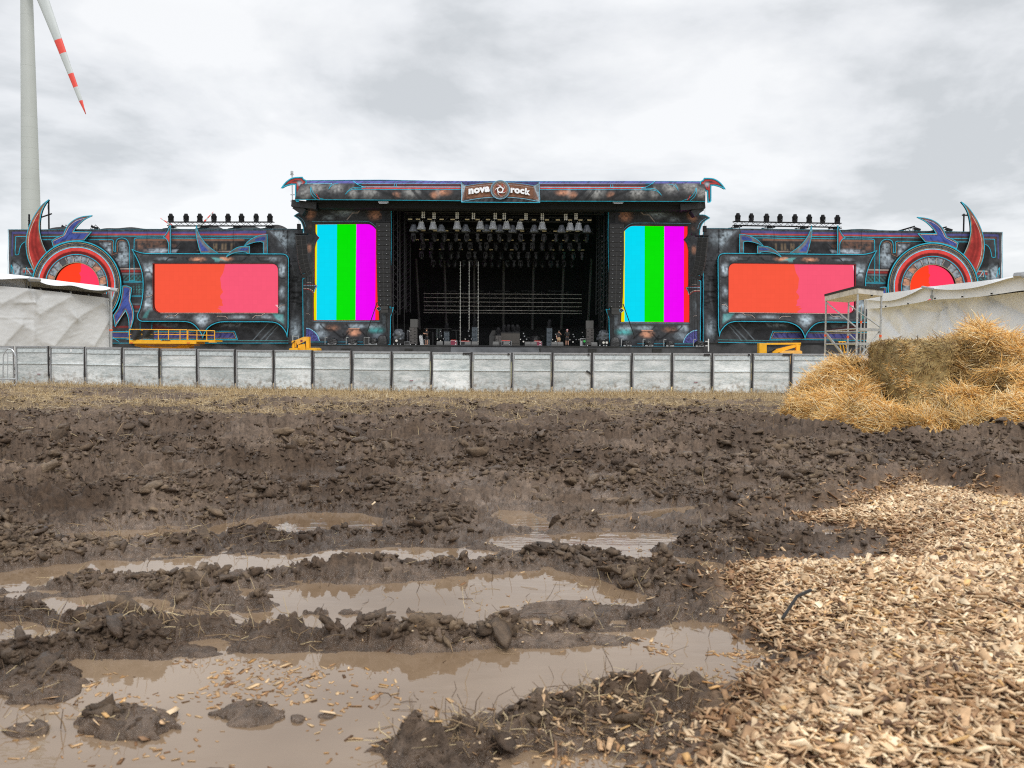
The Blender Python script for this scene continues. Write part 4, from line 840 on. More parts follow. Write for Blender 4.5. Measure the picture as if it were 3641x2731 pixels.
# scenic columns with the tall screens
COLM = c3((370,476),(1515,462),(1519,870))+c4((1500,720),(1543,716),(1520,800),(1508,830),(1500,1200),(362,1200),(355,340))+c3((375,1440),(372,860),(365,775))+smooth(c3((362,765),(340,700),(300,655),(242,620)), 2)+smooth(c3((242,618),(290,585),(330,577),(372,580)), 2)
HC = c3((520,730),(1180,724))+smooth(c3((1185,724),(1235,728),(1280,755),(1325,805)), 2)+[(1339, 900), (1342, 1050)]+c4((1345,640),(1362,700),(1322,728),(1352,758),(1357,880),(500,882),(497,600))+smooth(c4((500,520),(520,470),(546,428)), 1)+c4((365,425),(365,418),(520,418))+c3((512,1500),(512,1040))+smooth(c3((518,1010),(530,960),(550,930),(572,905)), 2)+smooth(c3((572,903),(545,880),(525,850),(520,820)), 2)
HC = [q for q in HC if not (q[0] < 1100)]
def col_paint(p):
    for cx, cy, rx, ry, c, k in ((470,590,70,80,COPP*1.3,1.0),(440,640,60,50,COPP*1.3,.8),(1300,600,110,90,COPP*1.35,1.15),(440,1040,40,70,COPP*1.3,1.1),(900,570,180,70,STEEL,.8),(700,640,90,40,STEEL,.6),(450,760,40,60,COPP,.3)):
        q = c3((cx, cy))[0]; p.glow(q[0], q[1], rx/3.69, ry/3.69, c, k)
    for cx, cy, rx, ry, c, k in ((570,960,90,60,STEEL*1.2,1.1),(600,1060,110,70,STEEL*1.1,.8),(740,980,120,50,COPP*.8,.9),(1030,1040,110,60,COPP*1.5,1.25),(1060,960,150,40,STEEL,.9),(1300,960,120,50,STEEL*1.2,1.0),(1320,1010,130,60,TEAL*1.2,1.1),(1420,880,50,120,STEEL*.5,.5),(1330,1080,90,50,STEEL,.6),(430,660,30,100,STEEL*.6,.5)):
        q = c4((cx, cy))[0]; p.glow(q[0], q[1], rx/3.69, ry/3.69, c, k)
    for pl in (((590,935),(655,1005),(740,1005),(850,1100),(900,1100)), ((925,930),(975,995),(1090,995),(1170,1070),(1200,1100)), ((890,1120),(960,1030)), ((880,1060),(940,1130))): p.line(c4(*pl), 4.0, INK, .85)
    p.line(c4((960,990),(1095,992)), 1.2, COPP*1.8, .8); p.line(c3((935,670),(1010,577),(1075,577),(1130,515)), 1.5, PINK*.8, .8); p.line(c3((610,670),(660,620),(820,600)), 1, STEEL*.5, .5)
    dh = np.abs(sdf(p.X, p.Y, HC)); p.mix(DARK*1.1, .9*sst(11, 9, dh)); p.mix(DARK*2, .8*sst(1.5, .5, np.abs(dh-5))*(vn(p.X/1.5, p.Y/1.5, 5) > .35)); p.mix(INK, .8*sst(3, 1.5, dh))
    p.poly(c4((400,982),(440,985),(500,1020),(550,1080),(575,1150),(400,1150)), PURP*1.5, .95); p.mix(INK, .5*sst(1, -1, sdf(p.X, p.Y, c4((400,982),(440,985),(500,1020),(550,1080),(575,1150),(400,1150))))*(vn((p.X+p.Y)/2.5, (p.X-p.Y)/14, 5) > .62))
    p.poly(c3((370,476),(1515,462),(1515,500),(370,515)), INK*1.5, .8, 2); p.poly(c4((365,1150),(1500,1150),(1500,1200),(365,1200)), DARK*.8, .8); 
crib = [(COLM, 2.6, CYAN, True), (HC, 1.6, RED*.9, True), (smooth(c3((480,693),(1180,685),(1240,700),(1290,735),(1330,785)), 2), 1.6, CYAN2*.7), (c4((495,892),(1365,892)), 1.4, CYAN2*.8), (smooth(c4((400,985),(450,992),(510,1030),(555,1085),(575,1150)), 2), 3.0, CYAN2),
        (c4((440,1165),(1150,1165)), 1.5, CYAN), (c4((365,418),(520,418)), 1.6, RED), (c4((365,428),(540,428))+smooth(c4((540,430),(512,475),(505,515)), 2), 1.6, CYAN2), (smooth(c4((365,462),(430,462),(480,485),(505,520)), 2), 1.5, PINK), (smooth(c4((365,472),(425,472),(470,495),(500,530)), 2), 1.5, RED),
        (c4((1322,728),(1350,700),(1385,728),(1352,758)), 1.4, CYAN2, True), (c4((405,386),(470,386)), 1.2, PINK*.7), (c4((405,797),(435,797),(445,810)), 1.2, PINK*.7), (c3((290,625),(345,660),(375,700),(395,760)), 1.3, CYAN2*.8), (c3((427,480),(427,700)), .8, INK)]
def colscreen(side):
    mf = (lambda x, y: (x, y)) if side == 'left' else MC
    art('scenic_column', COLM, YC, col_paint, stage, holes=[HC], ribbons=crib, mapf=mf, step=2.8, seed=31, thick=.4)
    Cy, Gr, Mg, Rd, Yl = s2l(0, 221, 247), s2l(0, 229, 0), s2l(243, 0, 250), s2l(255, 44, 48), s2l(236, 222, 0)
    t, b = 790, 1144
    if side == 'left':
        e = [1108, 1127.5, 1198.5, 1267, 1336, 1352]; cs = [Yl, Cy, Gr, Mg, Rd]; bx = [1108, 1125.5, 1195.5, 1264, 1334, 1352]
        mf2 = lambda x, y: (x, y)
    else:
        e = [2198, 2222, 2292.3, 2361.8, 2432, 2452]; cs = [Yl, Cy, Gr, Mg, Rd]; bx = [2198, 2220.5, 2291.5, 2360.5, 2431, 2452]; t, b = 796, 1153; mf2 = lambda x, y: (x, y)
    cells = [([(e[i], t), (e[i+1], t), (bx[i+1], b), (bx[i], b)], cs[i]) for i in range(5)]
    screen('led_screen', None, YC+.15, stage, mf2, cells, .95, .12)
colscreen('left'); colscreen('right')
# lattice towers beside the opening, roof truss, rear posts
mb = MB()
def vt(mb, px0, px1, y0, y1, Y, r=.04):
    a = P(px0, y0, Y); b = P(px1, y0, Y); c = P(px0, y1, Y); w = b[0]-a[0]; mb.truss((a[0]+w/2, Y+w/2, c[2]), (a[0]+w/2, Y+w/2, a[2]), w, r)
towers = []
for (p0, p1, y0, y1, Y) in ((1393, 1419, 722, 1120, 87.5), (1421, 1441, 722, 1100, 89.5), (1443, 1458, 722, 1110, 91), (2151, 2168, 722, 1140, 88), (2124, 2140, 722, 1120, 90), (2140, 2150, 722, 1226, 92)):
    m1 = MB(); vt(m1, p0, p1, y0, y1, Y, .035); m1.build('truss_tower', M['trussd'], stage)
m1 = MB()
for x in (1399, 1413, 1437): a = P(x, 722, 87.2); b = P(x, 1226, 87.2); m1.bar(a, b, .035, 5)
m1.build('hanging_cable', M['trussd'], stage); m1 = MB()
for x in (2130, 2158, 2146): a = P(x, 722, 87.2); b = P(x, 1226, 87.2); m1.bar(a, b, .035, 5)
for i in range(20):
    x = 2141; y = 840+i*19; a = P(x+2*math.sin(i*3), y, 87.1); m1.box(a, (.16, .16, .16))
m1.build('hanging_cable', M['trussd'], stage)
m1 = MB(); a = P(1440, 741, 88.5); b = P(2150, 743, 88.5); m1.truss((a[0], 89, a[2]), (b[0], 89, b[2]), 1.0, .05, 1.15, .85); m1.build('roof_truss', mat('roof_truss_paint', (.07, .065, .06), .6, .2), stage)
m1 = MB()
for xt, xb in ((1580, 1588), (1686, 1687), (1791, 1790), (1898, 1893), (2005, 1996), (1480, 1492), (2103, 2090)):
    a = P(xt, 920, 102); b = P(xb, 1172, 102); m1.bar(a, b, .16, 6)
m1.build('rear_post', mat('rear_post_paint', (.11, .105, .10), .7), stage)
for px_, px1 in ((1346, 1382), (2178, 2216)):
    m1 = MB(); a = P(px_, 717, YH-.2); b = P(px1, 722, YH-.2); m1.bb(a[0], b[0], YH-.4, YH, b[2], a[2]); m1.bb(a[0]+.1, b[0]-.1, YH-.45, YH-.4, b[2]-.1, b[2]-.03); m1.build('rigging_beam', M['alu'], stage)
# cloth that hangs under the header ends
for (x0, y0, s) in ((1052, 716, 1), (2492, 722, -1)):
    a = P(x0, y0, YH+.5); m1 = MB(); m1.box((a[0]+s*.9, YH+1, a[2]-.35), (2.6, 1.6, .7), ry=s*.1); m1.box((a[0]+s*.35, YH+1, a[2]-.8), (1.2, 1.2, .7), ry=s*.6); m1.build('gathered_cloth', M['tarp'], stage)
# speaker grilles let into the deck fascia
for i, (x0, x1, Yg) in enumerate(((1213, 1245, YD), (1441, 1468, YD), (2093, 2121, YD), (2321, 2353, YD), (1912, 1922, YD))):
    m1 = MB(); a = P(x0, 1238, YD-.05); b = P(x1, 1251, YD-.05); m1.bb(a[0], b[0], YD-.06, YD+.04, b[2]-.3, a[2])
    for k in range(4): m1.bb(a[0]+.02, b[0]-.02, YD-.09, YD-.062, a[2]-.06-.12*k-.05, a[2]-.06-.12*k)
    m1.build('fascia_speaker', M['spk'], stage)
# grey draped platform in front of the deck
V = []; F = []; nu, nv = 90, 10
for i in range(nu):
    u = i/(nu-1)
    for j in range(nv):
        v = j/(nv-1); a = P(1604+(1916-1604)*u, 1234.5+1.5*u, YD-1.2); b = P(1600+(1922-1600)*u, 1262, YD-1.2)
        f = .12*math.sin((u*22-v*5)+2*math.sin(u*6)); V.append((a[0]+(b[0]-a[0])*v, YD-1.2-.5*v*(1-u*.6)+f*v, a[2]+(0-a[2])*v))
for i in range(nu-1):
    for j in range(nv-1): k = i*nv+j; F.append((k, k+1, k+nv+1, k+nv))
dp = thing('draped_platform', 'low platform draped in wrinkled grey cloth before the stage deck', 'platform', (V[0][0], YD-1.2, 0))
newmesh('drape', V, F, mat('grey_drape', (.075, .08, .09), .6, 0, .2, 2), dp, smooth=True)
mb = MB(); a = P(1606, 1236, YD-1.1); b = P(1914, 1237, YD-1.1); mb.bb(a[0], b[0], YD-1.1, YD-.15, a[2]-.1, a[2]); mb.build('top', M['deck'], dp)
# ------------------------------------------------------------------ scissor truss of horizontal tubes hung at the back of the stage
YV = 98.0
vw = thing('tube_lattice', 'wide lattice of horizontal silver tubes hanging before the black back curtain', 'rigging', (P(1790, 1000, YV)[0], YV, P(1790, 1113, YV)[2]))
for k, y in enumerate((1044, 1058.5, 1073, 1088, 1102.5, 1112)):
    mb = MB(); a = P(1507, y, YV); b = P(2068, y+3.5, YV); mb.bar(a, b, .055 if k < 5 else .045, 6); mb.build('tube', mat('worn_tube', (.34, .31, .27), .4, .5, .4, 1.5) if k == 0 else bpy.data.materials['worn_tube'], vw)
mb = MB()
for i in range(6):
    x0 = 1462+i*93.; xa, xb, xm = x0, x0+93, x0+46.5
    for (p, q) in (((xa+5, 1040), (xm, 1073)), ((xb-5, 1040), (xm, 1073)), ((xm, 1073), (xa+5, 1105)), ((xm, 1073), (xb-5, 1105)), ((xm, 1036), (xm, 1112)), ((xb, 1036), (xb, 1112))):
        if p[0] > 1507 and q[0] > 1507 and p[0] < 2068 and q[0] < 2068: mb.bar(P(*p, YV+.3), P(*q, YV+.3), .035, 4)
    if x0 > 1500: mb.bar(P(x0+20, 1034.5, YV), P(x0+72, 1035.5, YV), .04, 4)
mb.build('cross_bracing', mat('brace_paint', (.13, .13, .13), .5, .4), vw)
for i, (x, y1) in enumerate(((1637, 1226), (1668.5, 1180), (1700.5, 1226))):
    mb = MB(); a = P(x, 932, 90); b = P(x-.6, y1, 90); mb.bar(a, b, .035, 5)
    for k in range(24): p = Vector(a).lerp(Vector(b), k/24); mb.box(p, (.13, .13, .05))
    o = mb.build('hanging_chain', mat('chain_steel', (.5, .5, .47), .5, .3) if i == 0 else bpy.data.materials['chain_steel'], None)
    tag(o, 'pale vertical chain hanging over the stage, %s of three from the left' % ORD[i], 'chain', 'chains hanging over the stage')
# ------------------------------------------------------------------ moving head lamps
def head_mesh(up=True, tilt=0.):
    """local meshes of one lamp: base, yoke, head; up: standing on its base"""
    s = 1 if up else -1; B = MB(); B.box((0, 0, s*.09), (.46, .40, .18)); B.box((0, -.15, s*.2), (.3, .06, .04))
    Y = MB(); 
    for sx in (-1, 1): Y.box((sx*.24, 0, s*.42), (.06, .2, .46)); Y.box((sx*.24, 0, s*.56), (.07, .3, .2))
    Y.box((0, 0, s*.215), (.5, .22, .06))
    H = MB(); ax = Vector((math.sin(tilt), -.12, s*math.cos(tilt))); c = Vector((0, 0, s*.55))-ax*.16
    H.lathe(c, [(.13, -.16), (.19, -.1), (.215, .12), (.225, .32), (.17, .50), (.15, .52)], 10, ax)
    return B, Y, H
def lamp(up, tilt, name='moving_head_lamp', single=False, material=None):
    B, Y, H = head_mesh(up, tilt); t = None
    if single:
        m_ = MB()
        for q in (B, Y, H): m_.add(q.v, q.f)
        return m_.build(name, material or M['blackm'], None, loc=(0, 0, 0))
    t = thing(name, 'x', 'stage lamp'); B.build('base', M['blackm'], t); Y.build('yoke', M['blackm'], t); H.build('head', M['blackm'], t, smooth=False); return t
# lamps standing on the two roof trusses over the wings
first = lamp(True, 0.)
used = [False]
def put(src, loc, label, group, rz=0., cat=None):
    if not src.get('_u'):
        o = src; o['_u'] = 1; o.location = loc; o.rotation_euler = (0, 0, rz); o['label'] = label; o['group'] = group
    else: o = copy_tree(src, loc, (0, 0, rz), label, group)
    if cat: o['category'] = cat
    return o
YT = 87.6
for side, xs, ya, yb, x0, x1 in (('left', (608, 662, 711, 761, 811, 859, 911, 960), 789, 789, 597, 974), ('right', (2623, 2671, 2725, 2773, 2826, 2877, 2925, 2977), 786, 793.5, 2606, 2990)):
    a = P(x0, ya+6 if side == 'left' else 793, YT); b = P(x1, yb+6 if side == 'left' else 800, YT)
    t = thing('light_truss', 'horizontal lattice truss on the %s-hand wing roof carrying eight lamps' % side, 'truss', ((a[0]+b[0])/2, YT, a[2]-1.0), 'roof light trusses')
    mb = MB(); mb.truss((a[0], YT, a[2]-.05), (b[0], YT, b[2]-.05), .42, .042, .62); mb.build('lattice', M['blackm'], t)
    mb = MB()
    for k in range(4):
        mb = MB(); x = x0+12+(x1-x0-30)*k/3; p = P(x, 808 if side == 'left' else 806, YT); zt = a[2]+(b[2]-a[2])*k/3
        for dx in (-.25, .25): mb.bar((p[0]+dx, YT-.2, p[2]-.4), (p[0]+dx+.2, YT, zt-.2), .04, 4); mb.bar((p[0]+dx-.5, YT+.6, p[2]-.3), (p[0]+dx, YT, zt-.25), .03, 4)
        mb.bar((p[0]-.9, YT-.1, p[2]-.2), (p[0]+.6, YT-.1, zt-.4), .05, 4); mb.box((p[0], YT, zt-.42), (.5, .3, .18)); mb.build('support_leg', M['blackm'], t)
    for i, x in enumerate(xs):
        f = i/7.; z = a[2]+(b[2]-a[2])*f+.17; p = P(x, 790, YT)
        put(first, (p[0], YT, z), '%s black moving head from the left on the %s-hand wing roof truss' % (ORD[i], side), 'moving heads on the wing roofs', rz=.25*math.sin(i*2.3+(3 if side == 'right' else 0)))
# ------------------------------------------------------------------ ceiling rig: five trusses deep into the stage
ROWS = [(779, 86.8), (820, 89.5), (853, 92.3), (887, 95.2), (917, 98.5)]
XR = [(1450, 2104), (1465, 2110), (1470, 2090), (1488, 2080), (1520, 2060)]
for i, ((y, Y), (xa, xb)) in enumerate(zip(ROWS, XR)):
    a = P(xa, y-1, Y); b = P(xb, y+3, Y)
    o = MB().truss(a, b, .5, .028).build('ceiling_truss', M['trussd'] if i < 2 else M['blackm'], None)
    tag(o, '%s dark lighting truss from the front under the stage roof' % ORD[i], 'truss', 'lighting trusses under the stage roof')
L5 = lambda *v: [1380+x/3.6867 for x in v]
L7 = lambda *v: [1780+x/4.424 for x in v]
# amber strips
strips = [sorted(L5(290,395,545,703,847,1038,1173,1310,1460,1607)+L7(157,330,525,728,900,1090,1253,1395)),
          sorted(L5(465,615,765,907,1188,1340,1758,2048)+L7(860,1035,1208)),
          sorted(L5(380,507,638,781,924,1065,1206,1347,1484,1622,1758,1895,2033)+L7(837,1000,1161,1332)),
          sorted(L5(434,565,691,820,957,1090,1350,1620,1887,2021,2153)+L7(968,1128,1287))]
sp = thing('amber_strip_light', 'x', 'strip light'); mb = MB(); mb.box((0, 0, .06), (.52, .2, .22)); mb.build('housing', M['blackm'], sp); mb = MB(); mb.box((0, -.12, .0), (.44, .05, .12)); mb.build('diffuser', M['warm'], sp)
for r, xs in enumerate(strips):
    y, Y = (780.5, 820.5, 853, 887)[r], ROWS[r][1]-.3
    for i, x in enumerate(xs):
        p = P(x, y+.005*(x-1500), Y)
        put(sp, p, '%s amber strip light from the left in the %s row under the stage roof' % (ORD[i], ORD[r]), 'amber strip lights under the stage roof')
# eight-lamp blinders
bl = thing('blinder_lamp', 'x', 'blinder'); mb = MB(); mb.box((0, .06, 0), (.46, .14, .78)); mb.build('housing', M['blackm'], bl)
for ix in (-1, 1):
    for iz in range(4): mb = MB(); mb.lathe((ix*.10, -.01, -.27+.18*iz), [(.085, 0), (.08, .025)], 10, (0, -1, 0)); mb.build('lamp', M['lens'], bl)
for i, (x, y) in enumerate(((1505, 764.5), (1543.5, 767), (1625.5, 766.5), (1683.3, 768), (1761, 768.5), (1793, 769), (1870.5, 770), (1928.3, 770), (2011.7, 772), (2048, 769.5))):
    put(bl, P(x, y, 86.3), '%s eight-lamp blinder from the left hanging under the roof header' % ORD[i], 'blinders under the roof header')
# lamps wrapped in clear rain covers
def covered(bright):
    t = thing('covered_lamp', 'x', 'covered lamp'); rr = random.Random(5 if bright else 6)
    r0, r1 = (.26, .42) if bright else (.22, .46)
    V = []; F = []; n = 22; hs = 6
    for k in range(hs):
        f = k/(hs-1)
        for i in range(n):
            a = 2*math.pi*i/n; r = r0+(r1-r0)*f**.8; r *= 1+.10*f*math.sin(i*2.9+k*.4)+.05*rr.random(); V.append((r*math.cos(a), r*math.sin(a), -.08-.72*f-.03*rr.random()*f))
    for k in range(hs-1):
        for i in range(n): F.append((k*n+i, k*n+(i+1) % n, (k+1)*n+(i+1) % n, (k+1)*n+i))
    newmesh('rain_cover', V, F, M['plast'] if bright else mat('dull_rain_cover', (.19, .205, .25), .3, 0, .6, 8), t, smooth=False)
    mb = MB(); mb.lathe((0, 0, -.10), [(.10, .02), (.27 if bright else .18, .02), (.29 if bright else .2, .07), (.15, .12)], 14)
    mb.bar((-.12, 0, 0), (-.12, 0, .14), .025, 4); mb.bar((.12, 0, 0), (.12, 0, .14), .025, 4); mb.build('cap', M['white'] if bright else M['blackm'], t)
    mb = MB(); mb.lathe((0, 0, -.3), [(.12, .12), (.17, 0), (.18, -.3), (.14, -.42)], 10); mb.build('head', M['blackm'], t)
    return t
cb, cd = covered(True), covered(False)
cov = [(1468, 'd', 792.5), (1498, 'b', 789), (1540, 'b', 789), (1567, 'd', 793), (1625.5, 'b', 788), (1654.5, 'd', 793), (1708, 'b', 788), (1729, 'd', 793), (1753, 'b', 788), (1776, 'd', 793.5), (1801, 'b', 788), (1822.5, 'd', 795), (1848, 'b', 789.5), (1900.5, 'd', 794), (1928.5, 'b', 789.5), (1999, 'd', 795), (2027.5, 'b', 793), (2057, 'b', 793), (2089, 'd', 795)]
for i, (x, k, y) in enumerate(cov):
    p = P(x, y, 86.2); put(cb if k == 'b' else cd, (p[0], 86.2 if k == 'b' else 86.9, p[2]), '%s lamp from the left in a %s rain cover under the front truss' % (ORD[i], 'white-capped silver' if k == 'b' else 'dull grey'), 'covered lamps on the front truss')
# hanging moving heads behind
rows = [(831, sorted(L5(333,447,605,737,888,1030,1175,1337,1462,1587,1730,1902,2044)+L7(880,1040,1198,1352)), 89.5),
        (862, sorted(L5(457,571,713,818,942,1072,1210,1295,1415,1540,1676,1775,1893,2025)+L7(660,790,940,1087,1240)), 92.3),
        (895, sorted(L5(437,566,697,826,912,1057,1140,1280,1360,1480,1608,1707,1835,1945,2088)+L7(833,987,1140,1282)), 95.2),
        (924, sorted(L5(593,692,793,877,984,1076,1163,1270,1360,1450,1557,1647,1738,1847,1936,2023,2130)+L7(785,897,1000,1130)), 98.5)]
hm = mat('dull_lamp_metal', (.05, .05, .056), .35, .3)
vs = [lamp(False, .0, 'hanging_moving_head', True, hm), lamp(False, .35, 'hanging_moving_head', True, hm), lamp(False, -.25, 'hanging_moving_head', True, hm)]
for v in vs: tag(v, 'x', 'stage lamp')
for r, (y, xs, Y) in enumerate(rows):
    for i, x in enumerate(xs):
        p = P(x, y+.004*(x-1500), Y)
        put(vs[(i*7+r*3) % 3], p, '%s hanging moving head from the left, %s row back under the stage roof' % (ORD[i], ORD[r]), 'hanging moving heads deep under the stage roof', rz=i*1.3)
# ------------------------------------------------------------------ line arrays
def line_array(side, outer):
    mf = (lambda x, y: (x, y)) if side == 'left' else MC
    if outer:
        t = thing('line_array', 'black J-shaped hanging line array on the %s-hand outer edge of the stage' % side, 'line array', P(*mf(1080., 985.), 84.0), 'hanging line arrays')
        pts = [(1068, 838), (1070, 855), (1071.5, 872), (1073.5, 889), (1075, 906), (1077, 923), (1080, 939), (1084, 954), (1089, 969), (1096, 981)]
        for i in range(9):
            (xa, ya), (xb, yb) = pts[i], pts[i+1]
            a = Vector(P(*mf(xa, ya), 84.2)); b = Vector(P(*mf(xb, yb), 84.2)); d = b-a; an = math.atan2(-d.x, -d.z)*1; an = math.atan2(d.x, -d.z)
            c = (a+b)/2; s = 1 if side == 'left' else -1
            m_ = MB(); m_.box(c, (1.02, .9, d.length*.96), ry=-an, rz=s*.35)
            E = Euler((0, -an, s*.35)).to_matrix(); o = m_.build('cabinet', M['spk'], t)
            g = MB()
            for q in (-1, 1): g.box(c+E @ Vector((q*.25, -.46, 0)), (.44, .03, d.length*.8), ry=-an, rz=s*.35)
            g.build('grille', M['black'], o)
        m_ = MB(); a = P(*mf(1066., 836.), 84.2); m_.box((a[0]+.2*(1 if side == 'left' else -1), 84.2, a[2]+.12), (1.3, .5, .12)); b = P(*mf(1063., 800.), 84.2); m_.bar((a[0]-.1, 84.2, a[2]), (b[0], 84.2, b[2]), .02, 4)
        m_.box((b[0], 84.2, b[2]-.2), (.35, .3, .6)); c = P(*mf(1100., 826.), 84.2); m_.box((c[0], 84.2, c[2]), (.5, .3, .2)); m_.bar((c[0], 84.2, c[2]), (c[0], 84.2, c[2]+3.4), .015, 4); m_.bar((b[0], 84.2, b[2]), (b[0], 84.2, P(*mf(1063., 722.), 84.2)[2]), .015, 4); m_.build('hoist', M['blackm'], t)
        m_ = MB()
        for dx in (0, 7, 14, -10): a = P(*mf(1100.+dx, 985.), 84.4); b = P(*mf(1098.+dx*1.1, 1200.), 84.4); m_.bar(a, b, .028, 4)
        m_.build('cable', M['cable'], t)
    else:
        t = thing('line_array', 'tall straight black line array beside the %s-hand edge of the stage opening' % side, 'line array', P(*mf(1368., 1112.), 84.0), 'hanging line arrays')
        ys = np.linspace(793, 1088, 19)
        for i in range(18):
            xa = 1338.5+5.5*max(0, (i-6)/12.); wd = 48.5-(0 if i < 6 else 1)
            a = P(*mf(xa, ys[i]), 84.2); b = P(*mf(xa+wd, ys[i+1]), 84.2); x0, x1 = sorted((a[0], b[0]))
            o = MB().bb(x0, x1, 84.0, 84.9, b[2]+.012, a[2]-.012).build('cabinet', M['spk'], t)
            g = MB(); cols = [(x0+.04, x1-.04)] if i < 6 else [(x0+.04, (x0+x1)/2-.05), ((x0+x1)/2+.05, x1-.04)]
            for q0, q1 in cols: g.bb(q0, q1, 83.97, 84.0, b[2]+.05, a[2]-.05)
            g.build('grille', mat('grille_cloth', (.014, .014, .016), .8) if 'grille_cloth' not in bpy.data.materials else bpy.data.materials['grille_cloth'], o)
            g = MB()
            for q in (.22, .78): g.box((x0+(x1-x0)*q, 83.955, b[2]+.14), (.05, .02, .05))
            g.build('rigging_pin', M['steel'], o)
        for k in range(2):
            a = P(*mf(1355., 1088.+12.5*k), 84.2); b = P(*mf(1381., 1100.+12.5*k), 84.2); x0, x1 = sorted((a[0], b[0])); MB().bb(x0, x1, 84.0, 84.8, b[2]+.01, a[2]-.01).build('cabinet', M['spk'], t)
        m_ = MB(); a = P(*mf(1363., 792.), 84.2); m_.box((a[0], 84.4, a[2]+.08), (1.5, .5, .1)); b = P(*mf(1363., 754.), 84.2); m_.box((b[0], 84.4, (a[2]+b[2])/2), (.3, .25, a[2]-b[2])); m_.bar(b, P(*mf(1363., 722.), 84.2), .03, 4); m_.box((b[0], 84.4, b[2]), (.7, .3, .2)); m_.build('hoist', M['blackm'], t)
        m_ = MB()
        for (xa, ya, xb, yb) in ((1341, 1075, 1300, 1195), (1390, 1070, 1398, 1180), (1372, 1112, 1380, 1200), (1376, 1112, 1372, 1200)): m_.bar(P(*mf(xa, ya), 84.1), P(*mf(xb, yb), 84.1), .05 if xb < 1350 else .035, 4)
        m_.build('strap', M['cable'], t)
for s in ('left', 'right'):
    for o in (True, False): line_array(s, o)
# ------------------------------------------------------------------ crowd barrier across the field
def perf_mat():
    M['brace'] = mat('dull_brace', (.40, .43, .43), .6, .2); m = mat('perforated_aluminium', (.43, .455, .46), .5, .1, .22, 3, spec=.4); nt = m.node_tree; N = nt.nodes.new; L = nt.links.new
    b = [n for n in nt.nodes if n.type == 'BSDF_PRINCIPLED'][0]; out = [n for n in nt.nodes if n.type == 'OUTPUT_MATERIAL'][0]
    oi = N('ShaderNodeObjectInfo'); tc = N('ShaderNodeTexCoord'); ad = N('ShaderNodeVectorMath'); L(tc.outputs['Object'], ad.inputs[0])
    sc = N('ShaderNodeVectorMath'); sc.operation = 'SCALE'; sc.inputs[0].default_value = (31, 7, 13); L(oi.outputs['Random'], sc.inputs['Scale']); L(sc.outputs[0], ad.inputs[1])
    mp = N('ShaderNodeMapping'); mp.inputs['Rotation'].default_value = (0, R(-35), 0); mp.inputs['Scale'].default_value = (.8, 1, 3.2); L(ad.outputs[0], mp.inputs[0])
    n = N('ShaderNodeTexNoise'); n.inputs['Scale'].default_value = 1.5; n.inputs['Detail'].default_value = 5; n.inputs['Roughness'].default_value = .55; n.inputs['Distortion'].default_value = .6; L(mp.outputs[0], n.inputs[0])
    n2 = N('ShaderNodeTexNoise'); n2.inputs['Scale'].default_value = 34; n2.inputs['Detail'].default_value = 3
    mp2 = N('ShaderNodeMapping'); mp2.inputs['Scale'].default_value = (.35, 1, 1.6); L(ad.outputs[0], mp2.inputs[0]); L(mp2.outputs[0], n2.inputs[0])
    mxx = N('ShaderNodeMath'); mxx.operation = 'MULTIPLY_ADD'; L(n2.outputs[0], mxx.inputs[0]); mxx.inputs[1].default_value = .62; L(n.outputs[0], mxx.inputs[2])
    cr = N('ShaderNodeValToRGB'); e = cr.color_ramp.elements; e[0].position = .48; e[0].color = (.36, .41, .42, 1); e[1].position = 1.0; e[1].color = (.90, .93, .93, 1)
    k = e.new(.72); k.color = (.58, .63, .63, 1); L(mxx.outputs[0], cr.inputs[0]); 
    vr = N('ShaderNodeMapRange'); vr.inputs[3].default_value = .80; vr.inputs[4].default_value = 1.12; L(oi.outputs['Random'], vr.inputs[0]); vs_ = N('ShaderNodeVectorMath'); vs_.operation = 'SCALE'; L(cr.outputs[0], vs_.inputs[0]); L(vr.outputs[0], vs_.inputs['Scale'])
    sz = N('ShaderNodeSeparateXYZ'); L(tc.outputs['Object'], sz.inputs[0]); zr = N('ShaderNodeMapRange'); zr.inputs[1].default_value = .55; zr.inputs[2].default_value = .0; zr.inputs[3].default_value = 0; zr.inputs[4].default_value = 1.25; L(sz.outputs[2], zr.inputs[0])
    dn = N('ShaderNodeTexNoise'); dn.inputs['Scale'].default_value = 9; dn.inputs['Detail'].default_value = 6; L(ad.outputs[0], dn.inputs[0]); dr = N('ShaderNodeMapRange'); dr.inputs[1].default_value = .48; dr.inputs[2].default_value = .70; L(dn.outputs[0], dr.inputs[0])
    mu = N('ShaderNodeMath'); mu.operation = 'MULTIPLY'; mu.use_clamp = True; L(zr.outputs[0], mu.inputs[0]); L(dr.outputs[0], mu.inputs[1]); mx_ = N('ShaderNodeMix'); mx_.data_type = 'RGBA'; L(mu.outputs[0], mx_.inputs[0]); L(vs_.outputs[0], mx_.inputs[6]); mx_.inputs[7].default_value = (.24, .185, .13, 1); L(mx_.outputs[2], b.inputs['Base Color'])
    tr = N('ShaderNodeBsdfTransparent'); ms = N('ShaderNodeMixShader'); ms.inputs[0].default_value = .84; L(tr.outputs[0], ms.inputs[1]); L(b.outputs[0], ms.inputs[2]); L(ms.outputs[0], out.inputs[0]); return m
M['perf'] = perf_mat(); M['band'] = mat('perforated_band', (.52, .57, .58), .6, .1, .3, 14); M['fold'] = mat('panel_fold_line', (.56, .61, .61), .6, .1, .4, 8)  # band: perforated strip near the top, slightly darker than the panel
tops = [(60,1229),(443,1236),(1100,1246.5),(1400,1250.5),(2000,1255),(2500,1256),(2850,1257),(3200,1259.5),(3641,1263)]
bots = [(60,1371),(443,1379.5),(1100,1392),(1400,1399),(1850,1402),(2540,1403.5),(2800,1404.5),(3200,1406),(3641,1408)]
HB_ = 1.17
